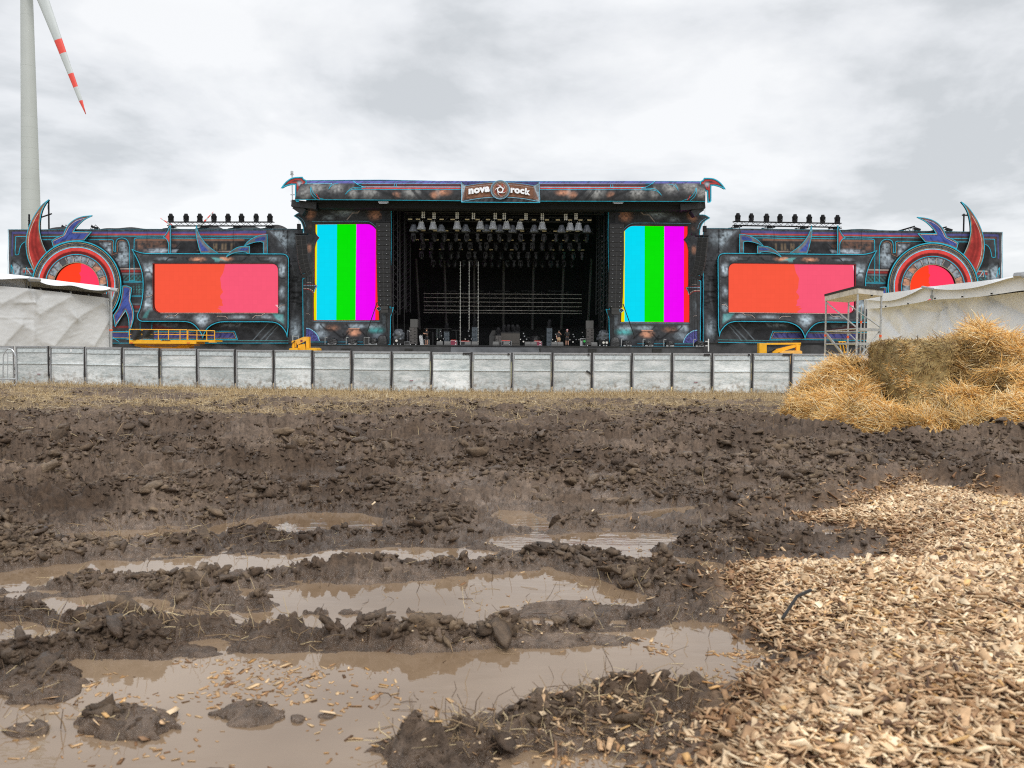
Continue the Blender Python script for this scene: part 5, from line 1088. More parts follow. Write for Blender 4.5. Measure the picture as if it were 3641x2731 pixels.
def bpos(px):
    t = np.interp(px, *zip(*tops)); b = np.interp(px, *zip(*bots)); Y = FPX*HB_/(b-t)*.998
    Y = np.interp(px, [55, 1400, 3641], [23.45, 22.35, 22.75]); p = P(px, b, Y); return Vector(p), (b-t)/FPX*Y
edges = [-88, -28, 56] + [K*v for v in (107, 184, 265, 346, 427, 509, 591, 676, 760, 846, 932, 1019, 1106, 1193, 1279, 1365, 1452, 1538, 1624, 1708, 1795, 1880, 1966, 2052, 2138, 2224, 2312)]
rb = random.Random(3)
for i in range(len(edges)-1):
    (a, ha), (b, hb_) = bpos(edges[i]), bpos(edges[i+1]); d = b-a; w = d.xy.length-.03; ang = math.atan2(d.y, d.x); c = (a+b)/2; h = (ha+hb_)/2
    n_from = i-1
    lab = '%s perforated aluminium barrier unit from the left end of the barrier line' % ORD[i]
    t = thing('crowd_barrier', lab, 'barrier', (0, 0, 0), 'aluminium crowd barriers across the field')
    mb = MB(); mb.box((0, .02, h/2+.02), (w-.08, .006, h-.06)); mb.build('perforated_panel', M['perf'], t)
    mb = MB(); z_ = h-.14
    mb.bb(-w/2+.06, w/2-.06, -.004, .012, z_-.05, z_+.05); mb.build('top_band', M['band'], t)
    for zf in (.56,): mb = MB(); mb.bb(-w/2+.04, w/2-.04, -.008, .014, h*zf-.007, h*zf+.007); mb.build('panel_fold', M['fold'], t)
    mb = MB()
    for s in (-1, 1): mb.bb(s*(w/2)-.02*(s > 0)-.0, s*(w/2)-s*.035, -.01, .04, .0, h)
    mb.bb(-w/2+.036, w/2-.036, -.012, .042, h-.045, h); mb.bb(-w/2+.036, w/2-.036, -.012, .038, .0, .04); mb.build('frame', M['alu'], t)
    mb = MB()
    for s in (-.66, 0, .66): mb.bb(s*w/2-.02, s*w/2+.02, .06, .10, .03, h-.05); mb.bar((s*w/2, .9, .05), (s*w/2, .1, h-.12), .022, 5)
    for z in (.3, .62, .93): mb.bb(-w/2+.04, w/2-.04, .062, .098, z-.018, z+.018)
    mb.bb(-w/2+.02, w/2-.02, .45, .9, .30, .33); mb.build('rear_brace', M['brace'], t)
    mb = MB(); mb.bb(-w/2, w/2, -.38, -.02, -.045, -.02); mb.bb(-w/2, w/2, -.385, -.37, -.08, -.02); mb.build('foot_plate', mat('dirty_alu', (.34, .34, .32), .6, .3, .35, 5) if 'dirty_alu' not in bpy.data.materials else bpy.data.materials['dirty_alu'], t)
    if i >= 2:
        z0 = (.18 if i > 6 else .23)+rb.uniform(-.03, .06); mb = MB(); xr = w/2+.016; k = rb.uniform(-.02, .02); tw = .026
        V = []; nseg = 6
        for j in range(nseg+1):
            f = j/nseg; z = h-.01-(h-.01-z0)*f; x = xr+k*math.sin(f*3)-.012*f; ww = tw*(1+.15*math.sin(j*2+i)); V += [(x-ww, -.028, z), (x+ww, -.028, z+.01), (x+ww, -.016, z+.01), (x-ww, -.016, z)]
        F = [(3, 2, 1, 0), (nseg*4, nseg*4+1, nseg*4+2, nseg*4+3)]
        for j in range(nseg):
            q = j*4; F += [(q, q+1, q+5, q+4), (q+1, q+2, q+6, q+5), (q+2, q+3, q+7, q+6), (q+3, q, q+4, q+7)]
        mb.add(V, F)
        if i in (13, 14, 16, 19, 20, 21): mb.bb(xr-.13-.12*(i % 2), xr+.01 if i in (13, 21) else xr-.08, -.03, -.014, h-.07, h-.015)
        if i == 16: mb.box((xr-.1, -.02, .62), (.16, .012, .05), ry=.6)
        mb.build('tape_strip', M['tape'], t)
    if i == 3: mb = MB(); mb.box((.12, -.012, h-.12), (.055, .006, .075)); mb.build('sticker', M['white'], t)
    if i in (2, 12, 19): mb = MB(); mb.box((.1*(i % 3), -.012, .35), (.10, .006, .02)); mb.build('mud_smear', M['maroon'], t)
    t.location = c+Vector((0, rb.uniform(-.02, .02), rb.uniform(-.012, .012))); t.rotation_euler = (R(rb.uniform(-1.2, .8)), R(rb.uniform(-.35, .35)), ang+R(rb.uniform(-1, 1)))
# police barrier leaning at the far left end
t = thing('steel_gate', 'rounded tubular steel gate standing before the left end of the barrier line', 'gate', tuple(bpos(5)[0]))
mb = MB(); Yg = 22.3
o3 = lambda x, y, Y=Yg: P(x, y, Y)
mb.path([o3(-170, 1243), o3(-60, 1239), o3(30, 1239.5), o3(42, 1243), o3(50, 1252), o3(55, 1266), o3(59, 1360), o3(56, 1370), o3(0, 1374.5), o3(-170, 1375)], .024, 8)
mb.path([o3(10, 1360), o3(12, 1265), o3(17, 1250), o3(27, 1243)], .017, 6); mb.path([o3(27, 1345), o3(28, 1262), o3(24, 1250)], .012, 5); mb.path([o3(-170, 1350), o3(58, 1348)], .02, 6)
for x in (-40, -80, -120): mb.bar(o3(x, 1240), o3(x, 1374), .012, 5)
mb.build('tube_frame', M['steel'], t)
mb = MB(); mb.bar(o3(-30, 1380, 22.0), o3(-30, 1376, 22.6), .02); mb.bar(o3(50, 1378, 22.0), o3(50, 1374, 22.6), .02); mb.build('foot', M['steel'], t)
# ------------------------------------------------------------------ white sheeted tents either side
def cloth_mat(name, c, c2):
    return mat(name, c, .75, 0, .9, .8, c2, spec=.25)
M['sheetL'] = mat('pale_sheet', (.575, .585, .585), .75, 0, .06, 1.0, spec=.25); M['sheetR'] = mat('grey_sheet', (.72, .745, .775), .75, 0, .08, 1.0, spec=.25); M['sheetW'] = mat('bright_sheet', (.70, .715, .73), .6, 0, .03, 1.0, spec=.25)
def wallsheet(name, A, B, zt, zb, material, parent, nu=140, nv=70, folds=None, thick=.01, seed=0, amp=1.):
    """a hanging sheet from A to B (x,y), top heights zt(u), with creases pulled between fixing points"""
    A = np.array(A); B = np.array(B); u, v = np.meshgrid(np.linspace(0, 1, nu), np.linspace(0, 1, nv), indexing='ij')
    L_ = np.linalg.norm(B-A); d = (B-A)/L_; nrm = np.array([d[1], -d[0]])
    if nrm[1] > 0: nrm = -nrm
    z = zt(u)+(zb(u)-zt(u))*v; s = u*L_; off = np.zeros_like(u)
    off += .05*(fbm(s*.5+seed, z*.5, 2, 500+seed)-.5)*amp
    for (s0, z0, s1, z1, a, w) in (folds or []):
        vx, vy = s1-s0, z1-z0; l2 = vx*vx+vy*vy; t = np.clip(((s-s0)*vx+(z-z0)*vy)/l2, 0, 1); dd = ((s-s0)*vy-(z-z0)*vx)/math.sqrt(l2)
        ex = np.hypot(s-s0-t*vx, z-z0-t*vy); sg = np.where(dd > 0, dd*3., dd*.7)
        off += .95*a*np.exp(-np.maximum(sg, -sg)/w*1.)*np.exp(-np.maximum(ex-np.abs(dd), 0)/.1)
    off += .02*(fbm(s*3+z*2.3, z*6-s*2, 3, 520+seed, ridged=True)-.5)*amp
    X = A[0]+d[0]*s+nrm[0]*off; Y_ = A[1]+d[1]*s+nrm[1]*off; V = np.stack([X, Y_, z], -1).reshape(-1, 3); V2 = V-np.array([nrm[0]*thick, nrm[1]*thick, 0])
    i = np.arange(nu*nv).reshape(nu, nv); F = np.stack([i[:-1, :-1], i[:-1, 1:], i[1:, 1:], i[1:, :-1]], -1).reshape(-1, 4); n = len(V)
    return newmesh(name, np.concatenate([V, V2]), np.concatenate([F, F[:, ::-1]+n]), material, parent, smooth=True)
def gz(px, py, x, y):
    """height seen at photo pixel row py for a point standing at distance y"""
    return P(px, py, y)[2]
def linewall(pa, Ya, pb, Yb):
    """world x,y line between two photo columns at given distances, and its pixel column as a function of u"""
    A = P(pa, 1240, Ya)[:2]; B = P(pb, 1240, Yb)[:2]
    def pix(u): x = A[0]+(B[0]-A[0])*u; y = A[1]+(B[1]-A[1])*u; q = to_px(x, y, np.full_like(x, 1.3)); return q[0], y
    return A, B, pix
def zfun(pix, xs, ys):
    def f(u):
        u = np.asarray(u, float); px, y = pix(u); py = np.interp(px, xs, ys); return PV(px.ravel(), py.ravel(), y.ravel())[:, 2].reshape(u.shape)
    return f
# left tent
A, B, pix = linewall(-420, 23.6, 389, 31.0); tl = thing('sheeted_tent', 'pale grey sheeted scaffold tent with a diagonal-creased wall at the left end', 'tent', (A[0], A[1], 0), 'white sheeted tents')
L_ = math.dist(A, B); sx = lambda px: np.interp(px, pix(np.linspace(0, 1, 50))[0], np.linspace(0, 1, 50))*L_
zt = zfun(pix, [-500, 0, 111, 389], [960, 1017, 1028, 1061]); zc = lambda u: np.full_like(u, .02)
def fz(px, py): u = sx(px)/L_; y = A[1]+(B[1]-A[1])*u; return P(px, py, float(y))[2]
def fold(a, b, am, w): return (float(sx(a[0])), fz(*a), float(sx(b[0])), fz(*b), am, w)
fl = [fold((0, 1081), (90, 1033), .10, .55), fold((132, 1117), (245, 1052), .13, .8), fold((185, 1232), (262, 1133), .13, .8), fold((262, 1133), (365, 1075), .12, .7), fold((5, 1232), (75, 1150), .10, .6), fold((330, 1232), (385, 1140), .10, .5), fold((113, 1030), (115, 1235), .04, .10),
      fold((95, 1037), (113, 1079), .07, .12), fold((50, 1079), (113, 1077), .06, .14), fold((120, 1076), (160, 1040), -.05, .2), fold((250, 1060), (285, 1130), .03, .2), fold((0, 1131), (110, 1131), .02, .05), fold((-300, 1180), (-100, 1060), .1, .6), fold((118, 1178), (40, 1140), .03, .2), fold((250, 1190), (225, 1145), .03, .2)]
wallsheet('wall_sheet', A, B, zt, zc, M['sheetL'], tl, 220, 90, fl, seed=1)
# roof sheet, valance and tubes
def ribbonsheet(name, pts_top, pts_bot, material, parent, thick=.03):
    V = []; n = len(pts_top)
    for p in pts_top: V.append(P(*p))
    for p in pts_bot: V.append(P(*p))
    for p in pts_top+pts_bot: q = P(*p); V.append((q[0], q[1]+thick, q[2]))
    F = []
    for i in range(n-1):
        F += [(i, i+1, n+i+1, n+i), (2*n+i+1, 2*n+i, 3*n+i, 3*n+i+1), (n+i, n+i+1, 3*n+i+1, 3*n+i), (i+1, i, 2*n+i, 2*n+i+1)]
    return newmesh(name, V, F, material, parent, smooth=False)
def Yl(px): return float(np.interp(px, [-420, 389], [23.6, 31.0]))
ct = lambda x, y: (x/5.267, 940+y/5.267)      # zoom used for the tent eaves
def seq(f, pts, dy=0.): return [(q[0], q[1], Yl(q[0])+dy) for q in (f(*p) for p in pts)]
top = [(-1400, 90), (0, 170), (150, 180), (300, 196), (450, 213), (600, 237), (740, 258), (1000, 292), (1250, 325), (1500, 353), (1750, 382), (1980, 412), (2095, 445)]
bot = [(-1400, 250), (0, 282), (150, 275), (300, 262), (450, 262), (600, 262), (740, 322), (850, 372), (1020, 402), (1170, 402), (1345, 388), (1550, 448), (1700, 482), (1880, 490), (2000, 478), (2097, 447)]
tx = sorted(set([p[0] for p in top]+[p[0] for p in bot])); T = [(x, np.interp(x, *zip(*top))) for x in tx]; Bt = [(x, np.interp(x, *zip(*bot))) for x in tx]
def smoothcol(Q): return [Q[0]]+[Q[i] for i in range(1, len(Q)-1)]+[Q[-1]]
tx = np.linspace(-1400, 2097, 60); T = [(float(x), float(np.interp(x, *zip(*top)))) for x in tx]
bs = smooth(bot, 2); Bt = [(float(x), float(np.interp(x, *zip(*bs)))) for x in tx]
ribbonsheet('roof_edge', seq(ct, T, -.55), seq(ct, Bt, -.75), M['sheetW'], tl)
# the roof sheet runs back from its front edge
V = []; F = []; tt = seq(ct, T, -.55)
for (x, y, Y) in tt: a = P(x, y, Y); V += [a, (a[0]-5.5, a[1]+6.0, a[2]-.9)]
V2 = [(x, y, z-.04) for x, y, z in V]; n = len(V)
for i in range(len(tt)-1): F += [(2*i, 2*i+2, 2*i+3, 2*i+1), (n+2*i, n+2*i+1, n+2*i+3, n+2*i+2)]
newmesh('roof_sheet', V+V2, F, M['sheetW'], tl)
ribbonsheet('gable_flap', seq(ct, [(-1400, 250), (0, 275), (430, 268)], -.2), seq(ct, [(-1400, 370), (0, 395), (478, 462)], -.05), M['sheetR'], tl)
mb = MB(); a = P(*seq(ct, [(-1400, 300)])[0]); e = P(389, 1059, 31.0)
mb.bar(P(*ct(545, 282), Yl(100)-.9), P(*ct(745, 292), Yl(140)-.9), .075, 6); mb.build('eaves_tube', M['alu'], tl); mb = MB(); mb.bar(P(*ct(2080, 470), Yl(395)-.9), P(*ct(2205, 487), Yl(415)-.9), .075, 6)
mb.build('eaves_tube', M['alu'], tl)
mb = MB()
for (x, y0, y1) in ((505, 290, 455), (570, 310, 465), (1322, 512, 560), (2045, 500, 620)):
    q = ct(x, y0); r_ = ct(x, y1); mb.bar(P(q[0], q[1], Yl(q[0])), P(r_[0], r_[1], Yl(r_[0])), .035, 6)
q = (394.5, 1062); mb.bar(P(394.5, 1035, 30.9), P(394.5, 1240, 30.9), .05, 8); mb.bar(P(389.5, 1042, 31.1), P(389.5, 1240, 31.1), .04, 8)
for y in (1068, 1107, 1150, 1192): mb.bar(P(386, y, 30.9), P(399, y+.5, 30.9), .03, 5)
mb.build('corner_pole', M['steel'], tl)
mb = MB(); mb.bar(P(394.5, 1171, 30.9), P(394.5, 1177, 30.9), .062, 8); mb.build('orange_collar', M['orange'], tl)
mb = MB()
for px in (42, 143, 187, 212, 258, 289, 321, 354, -20, -80): u = float(sx(px)/L_); x = A[0]+(B[0]-A[0])*u; y = A[1]+(B[1]-A[1])*u; z = float(zt(np.array([u]))[0])-.07; mb.box((x+.02, y-.06, z), (.05, .03, .05))
for px in (80, 150, 222, 320): u = float(sx(px)/L_); x = A[0]+(B[0]-A[0])*u; y = A[1]+(B[1]-A[1])*u; z = float(zt(np.array([u]))[0]); mb.box((x, y-.05, z), (.06, .03, .12), ry=.5)
mb.build('sheet_tie', M['steel'], tl)
dk = mat('tent_inside', (.035, .03, .028), .9)
V = [(A[0], A[1]+1.2, 0), (B[0]-.35, B[1]+.7, 0), (B[0]-.35, B[1]+.7, 3.36), (A[0], A[1]+1.2, 3.5), (B[0]-4.8, B[1]+6, 0), (B[0]-4.8, B[1]+6, 3.0)]
newmesh('inner_lining', V, [(0, 1, 2, 3), (1, 4, 5, 2)], dk, tl)
# right tent
A, B, pix = linewall(3082, 39.5, 3960, 22.6); tr = thing('sheeted_tent', 'grey sheeted tent with a sagging white roof edge behind the straw heap', 'tent', (A[0], A[1], 0), 'white sheeted tents')
c5 = lambda x, y: (2880+x/2.907, 950+y/2.907)
L_ = math.dist(A, B); pu = pix(np.linspace(0, 1, 80))[0]; sx = lambda px: float(np.interp(px, pu, np.linspace(0, 1, 80))*L_)
def Yr(px): u = sx(px)/L_; return A[1]+(B[1]-A[1])*u
zt = zfun(pix, [3000, 3076, 3200, 3311, 3450, 3641, 4000], [1095, 1093, 1081, 1064, 1056, 1033, 1000])
def fz(px, py): return P(px, py, Yr(px))[2]
def fold5(a, b, am, w): a = c5(*a); b = c5(*b); return (sx(a[0]), fz(*a), sx(b[0]), fz(*b), am, w)
fl = [fold5((1235, 345), (1235, 890), .05, .12), fold5((1245, 470), (980, 420), .12, .5), fold5((1245, 480), (1130, 890), .08, .6), fold5((1280, 345), (1420, 700), .12, .5), fold5((1380, 345), (1640, 640), .12, .7), fold5((1250, 470), (1330, 380), .1, .4), fold5((1720, 300), (2212, 560), .16, 1.0), fold5((760, 560), (870, 700), .1, .5), fold5((870, 430), (980, 640), .08, .4), fold5((640, 440), (760, 560), .06, .4), fold5((1910, 560), (2060, 890), .1, .6), fold5((920, 890), (1060, 760), .06, .5), fold5((2130, 250), (2212, 430), .1, .3), fold5((640, 560), (620, 890), .05, .3)]
wallsheet('wall_sheet', A, B, zt, zc, M['sheetR'], tr, 240, 90, [f_[:4]+(f_[4]*2.2, f_[5]) for f_ in fl], seed=7)
def seqr(pts, dy=0.): return [(q[0], q[1], Yr(min(q[0], 3950))+dy) for q in (c5(*p) for p in pts)]
va_t = [(560, 325), (700, 340), (850, 330), (1000, 285), (1100, 240), (1160, 215), (1262, 225), (1270, 225), (1500, 235), (1700, 210), (1900, 155), (2130, 90), (2600, 20)]
va_b = [(575, 432), (700, 426), (800, 415), (950, 395), (1100, 370), (1200, 350), (1258, 318), (1270, 336), (1400, 330), (1600, 320), (1800, 300), (2000, 270), (2130, 250), (2212, 240), (2600, 200)]
xs = np.concatenate([np.linspace(560, 1262, 26), np.linspace(1272, 2600, 34)]); T = [(float(x), float(np.interp(x, *zip(*va_t)))) for x in xs]; Bt = [(float(x), float(np.interp(x, *zip(*va_b)))) for x in xs]
ribbonsheet('valance', seqr(T[:26], -.25), seqr(Bt[:26], -.35), M['sheetR'], tr); ribbonsheet('valance', seqr(T[26:], -.25), seqr(Bt[26:], -.35), M['sheetR'], tr)
wh_t = [(470, 305), (560, 296), (720, 275), (900, 254), (1050, 236), (1160, 207), (1300, 195), (1500, 172), (1750, 146), (1970, 118), (2130, 88), (2600, 40)]
wh_b = [(470, 310), (560, 330), (700, 350), (800, 352), (900, 335), (1000, 297), (1100, 252), (1160, 211), (1300, 226), (1480, 238), (1700, 216), (1900, 162), (2130, 92), (2600, 44)]
xs = np.linspace(470, 2600, 70); T = [(float(x), float(np.interp(x, *zip(*wh_t)))) for x in xs]; wb = smooth(wh_b, 2); Bt = [(float(x), float(np.interp(x, *zip(*wb)))) for x in xs]
ribbonsheet('roof_edge', seqr(T, -.45), seqr(Bt, -.65), M['sheetW'], tr)
V = []; F = []; tt = seqr(T, -.45)
for (x, y, Y) in tt: a = P(x, y, Y); V += [a, (a[0]+6, a[1]+1, a[2]+.05)]
V2 = [(x, y, z-.04) for x, y, z in V]; n = len(V)
for i in range(len(tt)-1): F += [(2*i, 2*i+2, 2*i+3, 2*i+1), (n+2*i, n+2*i+1, n+2*i+3, n+2*i+2)]
newmesh('roof_sheet', V+V2, F, M['sheetW'], tr)
newmesh('inner_lining', [(A[0]+.5, A[1], 0), (B[0]+.5, B[1], 0), (B[0]+.5, B[1], 3.6), (A[0]+.5, A[1], 3.2), (A[0]+7, A[1]+.5, 0), (A[0]+7, A[1]+.5, 3.2)], [(0, 1, 2, 3), (0, 3, 5, 4)], dk, tr)
mb = MB(); q = seqr([(1160, 205), (1270, 225), (2130, 85), (2212, 80), (570, 340), (600, 420)], -.7)
mb.bar(P(*q[0]), P(q[1][0], q[1][1], q[1][2]-.1), .05, 6); mb.build('eaves_tube', M['alu'], tr); mb = MB(); mb.bar(P(*q[2]), P(*q[3]), .11, 6); mb.build('eaves_tube', M['alu'], tr)
mb = MB(); mb.bar(P(*c5(1262, 235), Yr(3314)-.3), P(*c5(1262, 345), Yr(3314)-.3), .05, 6); mb.box(P(*c5(1255, 305), Yr(3314)-.4), (.08, .06, .12)); mb.build('corner_pole', M['steel'], tr)
mb = MB()
for (x, y) in ((1012, 378), (1573, 306), (1875, 274), (782, 405), (1290, 322)): q = c5(x, y); mb.box(P(q[0], q[1], Yr(q[0])-.42), (.05, .04, .05))
mb.build('eyelet', M['blackm'], tr)
# ------------------------------------------------------------------ scaffold tower
Lc, Nc, Rc = Vector((13.30, 33.7, 0)), Vector((12.72, 29.4, 0)), Vector((14.07, 30.4, 0)); Bc = Lc+Rc-Nc
def posx(px, Y): return Vector((P(px, 1250, Y)[0], Y, 0))
Lc, Nc, Rc = posx(2933.5, 33.7), posx(3045, 29.4), posx(3129, 30.6); Bc = posx(3013.5, 34.6)
sc_ = thing('scaffold_tower', 'bare steel scaffold tower with a platform on top before the grey tent', 'scaffold', tuple((Lc+Rc)/2))
zt_ = 3.42
def up(c, z): return Vector((c.x, c.y, z))
mb = MB()
mb.build if False else None
for c in (Lc, Nc, Rc, Bc): m1 = MB(); m1.bar(up(c, 0), up(c, zt_), .036, 8); [m1.lathe(up(c, z), [(.055, -.01), (.055, .01)], 8) for z in (.5, 1.0, 1.5, 2.0, 2.5, 3.0)]; m1.build('upright', M['steel'], sc_)
for px in (3059, 3071.5): c = posx(px, 33.5); m1 = MB(); m1.bar(up(c, 0), up(c, 3.2), .03, 8); m1.build('upright', M['steel'], sc_)
for z in (1.58, 2.12):
    for a, b in ((Lc, Nc), (Nc, Rc), (Rc, Bc), (Bc, Lc)): m1 = MB(); m1.bar(up(a, z), up(b, z), .03, 6); m1.build('ledger', M['steel'], sc_)
for z in (1.56, 2.10): m1 = MB(); q = (up(Nc, z)+up(Rc, z))/2; m1.box(q+Vector((0, -.04, 0)), ((Rc-Nc).length*.9, .12, .1), rz=math.atan2((Rc-Nc).y, (Rc-Nc).x)); m1.build('toe_board', M['steel'], sc_)
for a, za, b, zb in ((Lc, 3.35, Nc, 2.15), (Lc, 2.1, Nc, .6), (Rc, 2.1, Nc, .9), (Bc, 3.3, Rc, 2.2), (Bc, 2.1, Rc, .8), (Bc, .9, Lc, 2.0)):
    m1 = MB(); m1.bar(up(a, za), up(b, zb), .028, 6); m1.build('brace', M['steel'], sc_)
for c, z in ((Lc, 1.95), (Nc, .4), (Rc, 1.87), (Bc, 1.9), (posx(3059, 33.4), 2.5)): m1 = MB(); m1.lathe(up(c, z), [(.048, -.05), (.048, .05)], 8); m1.build('orange_collar', M['orange'], sc_)
m1 = MB(); pl = [up(Lc, 0), up(Nc, 0), up(Rc, 0), up(Bc, 0)]; cc_ = sum(pl, Vector())/4; pl = [cc_+(p-cc_)*1.06 for p in pl]
V = [(p.x, p.y, z) for z in (zt_-.02, zt_+.18) for p in pl]; m1.add(V, [(3, 2, 1, 0), (4, 5, 6, 7), (0, 1, 5, 4), (1, 2, 6, 5), (2, 3, 7, 6), (3, 0, 4, 7)]); m1.build('platform', mat('platform_board', (.50, .48, .44), .6, 0, .25, 3), sc_)
m1 = MB(); V = [(cc_.x+(p.x-cc_.x)*1.02, cc_.y+(p.y-cc_.y)*1.02, z) for z in (zt_+.181, zt_+.27) for p in pl]; m1.add(V, [(3, 2, 1, 0), (4, 5, 6, 7), (0, 1, 5, 4), (1, 2, 6, 5), (2, 3, 7, 6), (3, 0, 4, 7)]); m1.build('deck_panel', M['black'], sc_)
m1 = MB(); q = up(Nc, zt_+.1).lerp(up(Rc, zt_+.1), .55); m1.box(q+Vector((0, -.06, 0)), (.07, .05, .34)); m1.build('strap', M['cable'], sc_)
# ------------------------------------------------------------------ lifts
def quadbox(mb, x0, y0, x1, y1, Y0, Y1):
    a = P(x0, y0, Y0); b = P(x1, y1, Y0); mb.bb(a[0], b[0], Y0, Y1, b[2], a[2])
YL = 80.0; s5 = lambda x, y: (740+x/5.53, 1150+y/5.53)
sl = thing('scissor_lift', 'long yellow scissor lift platform with railings before the scenic wing', 'scissor lift', (P(590, 1240, YL)[0], YL, 0))
m1 = MB(); quadbox(m1, 459, 1208, 697, 1223, YL, YL+2.3); m1.build('platform', M['yellow'], sl)
m1 = MB(); quadbox(m1, 697.5, 1209, 765, 1215, YL+.1, YL+2.1); quadbox(m1, 742, 1215.2, 765, 1218, YL+.1, YL+.6); m1.build('extension_deck', M['yellow'], sl)
m1 = MB()
for Yr_ in (YL+.05, YL+2.2):
    for x in (460, 505, 563, 599, 640, 665): m1.bar(P(x, 1172 if x < 660 else 1173, Yr_), P(x, 1208, Yr_), .045, 4)
    m1.bar(P(460, 1171.5, Yr_), P(665, 1173, Yr_), .045, 4); m1.bar(P(460, 1189, Yr_), P(665, 1190, Yr_), .035, 4)
for x in (460, 665): m1.bar(P(x, 1172, YL), P(x, 1172, YL+2.2), .04, 4)
m1.build('guard_rail', M['yellow'], sl)
m1 = MB()
for Yr_ in (YL+.15, YL+2.0):
    for x in (668, 700, 735, 763): m1.bar(P(x, 1175, Yr_), P(x, 1209, Yr_), .045, 4)
    m1.bar(P(668, 1174, Yr_), P(763, 1176.5, Yr_), .045, 4); m1.bar(P(668, 1191, Yr_), P(763, 1192.5, Yr_), .035, 4)
m1.build('guard_rail', M['yellow'], sl)
V = []; F = []
for i in range(17):
    for j in range(7):
        u, v = i/16, j/6; V.append((*P(465+82*u, 1175+(30+4*math.sin(u*7))*v-2*math.sin(u*9)*(1-v), YL-.12+.12*math.sin(u*14+v*3)+.1*v),))
for i in range(16):
    for j in range(6): k = i*7+j; F.append((k, k+1, k+8, k+7))
newmesh('draped_cloth', V, F, M['tarp'], sl, smooth=True)
m1 = MB()
for (xa, ya, xb, yb) in ((480, 1226, 690, 1262), (480, 1262, 690, 1226)):
    for Yq in (YL+.5, YL+1.7): m1.bar(P(xa, ya, Yq), P(xb, yb, Yq), .14, 4)
quadbox(m1, 483, 1224, 690, 1229, YL+.4, YL+1.9); quadbox(m1, 500, 1232, 672, 1240, YL+.5, YL+1.8); m1.build('scissor_arms', mat('lift_arm_paint', (.62, .26, .01), .45, 0, .2, 3), sl)
m1 = MB(); quadbox(m1, 470, 1268, 700, 1285, YL, YL+2.3); m1.build('chassis', M['yellow'], sl)
for i, x in enumerate((495, 675)):
    for Yq in (YL-.1, YL+1.95): c = P(x, 1286, Yq); m1 = MB(); m1.lathe((c[0], Yq, .55), [(.2, 0), (.55, .03), (.55, .38), (.2, .4)], 18, (0, 1, 0)); m1.build('wheel', M['cable'], sl)
plat = [o for o in sl.children if o.name.startswith('platform')][0]
text_mesh('lettering', 'PRANGL', 577, 1207.9, 30, 4.4, YL-.02, mat('logo_ink', (.02, .03, .05), .5), plat, bold=.01, thick=.02)
m1 = MB(); a = P(571.5, 1212, YL); m1.prism([(P(571, 1212.4, YL)[0], P(571, 1212.4, YL)[2]), (P(574, 1212.4, YL)[0], P(574, 1212.4, YL)[2]), (P(577, 1208, YL)[0], P(577, 1208, YL)[2]), (P(574, 1208, YL)[0], P(574, 1208, YL)[2])], YL-.03, YL-.01); m1.build('logo_mark', mat('logo_teal', (.05, .35, .4), .5), plat)
for x0 in (461, 664):
    for k in range(3): m1 = MB(); m1.prism([(P(x0+k*4+dx, y, YL)[0], P(x0+k*4+dx, y, YL)[2]) for dx, y in ((0, 1221.5), (2, 1221.5), (4, 1217.5), (2, 1217.5))], YL-.03, YL-.01); m1.build('warning_stripe', M['redp'], plat)
# boom lift whose arm is folded beside the left column
YB = 79.0; bm = thing('boom_lift', 'yellow boom lift with a slanted folded arm beside the left scenic column', 'boom lift', (P(1080, 1240, YB)[0], YB, 0), 'yellow boom lifts')
def pp5(mb, pts, Y0, Y1): 
    q = [(P(*s5(x, y), Y0)[0], P(*s5(x, y), Y0)[2]) for x, y in pts]; ar = sum(q[k][0]*q[(k+1) % len(q)][1]-q[(k+1) % len(q)][0]*q[k][1] for k in range(len(q))); mb.prism(q if ar > 0 else q[::-1], Y0, Y1)
m1 = MB(); pp5(m1, [(1705, 335), (1880, 262), (1970, 262), (1970, 320), (1780, 410), (1760, 425)], YB, YB+.5); m1.build('upper_arm', mat('faded_yellow', (.78, .40, .06), .5, 0, .2, 4), bm)
m1 = MB(); pp5(m1, [(1645, 340), (1700, 335), (1695, 525), (1640, 525)], YB-.1, YB+.6); pp5(m1, [(1715, 350), (1730, 350), (1730, 470), (1715, 470)], YB-.15, YB-.02); m1.build('knuckle', M['yellow'], bm)
m1 = MB(); pp5(m1, [(1770, 425), (1900, 400), (1920, 525), (1765, 525)], YB+.05, YB+.6); pp5(m1, [(1925, 330), (1978, 262), (1980, 480), (1925, 480)], YB-.05, YB+.65); m1.build('turret', M['yellow'], bm)
m1 = MB(); pp5(m1, [(1925, 482), (2100, 480), (2135, 492), (2145, 525), (2145, 900), (1925, 900)], YB-.6, YB+1.2); pp5(m1, [(1590, 505), (1610, 488), (1760, 480), (1760, 900), (1590, 900)], YB-.6, YB+1.2); m1.build('engine_hood', M['yellow'], bm)
m1 = MB(); pp5(m1, [(1815, 328), (1855, 325), (1855, 362), (1815, 365)], YB-.03, YB-.005); m1.build('label_plate', M['maroon'], bm)
m1 = MB(); m1.path([P(*s5(1705, 345), YB-.15), P(*s5(1650, 390), YB-.2), P(*s5(1635, 460), YB-.2), P(*s5(1660, 520), YB-.2)], .04, 5); m1.build('hose', M['cable'], bm)
for x in (1640, 2060): c = P(*s5(x, 700), YB-.7); m1 = MB(); m1.lathe((c[0], YB-1.0, .5), [(.2, 0), (.5, .03), (.5, .4), (.2, .42)], 18, (0, 1, 0)); m1.build('wheel', M['cable'], bm)
s6 = lambda x, y: (2500+x/3.16, 1150+y/3.16)
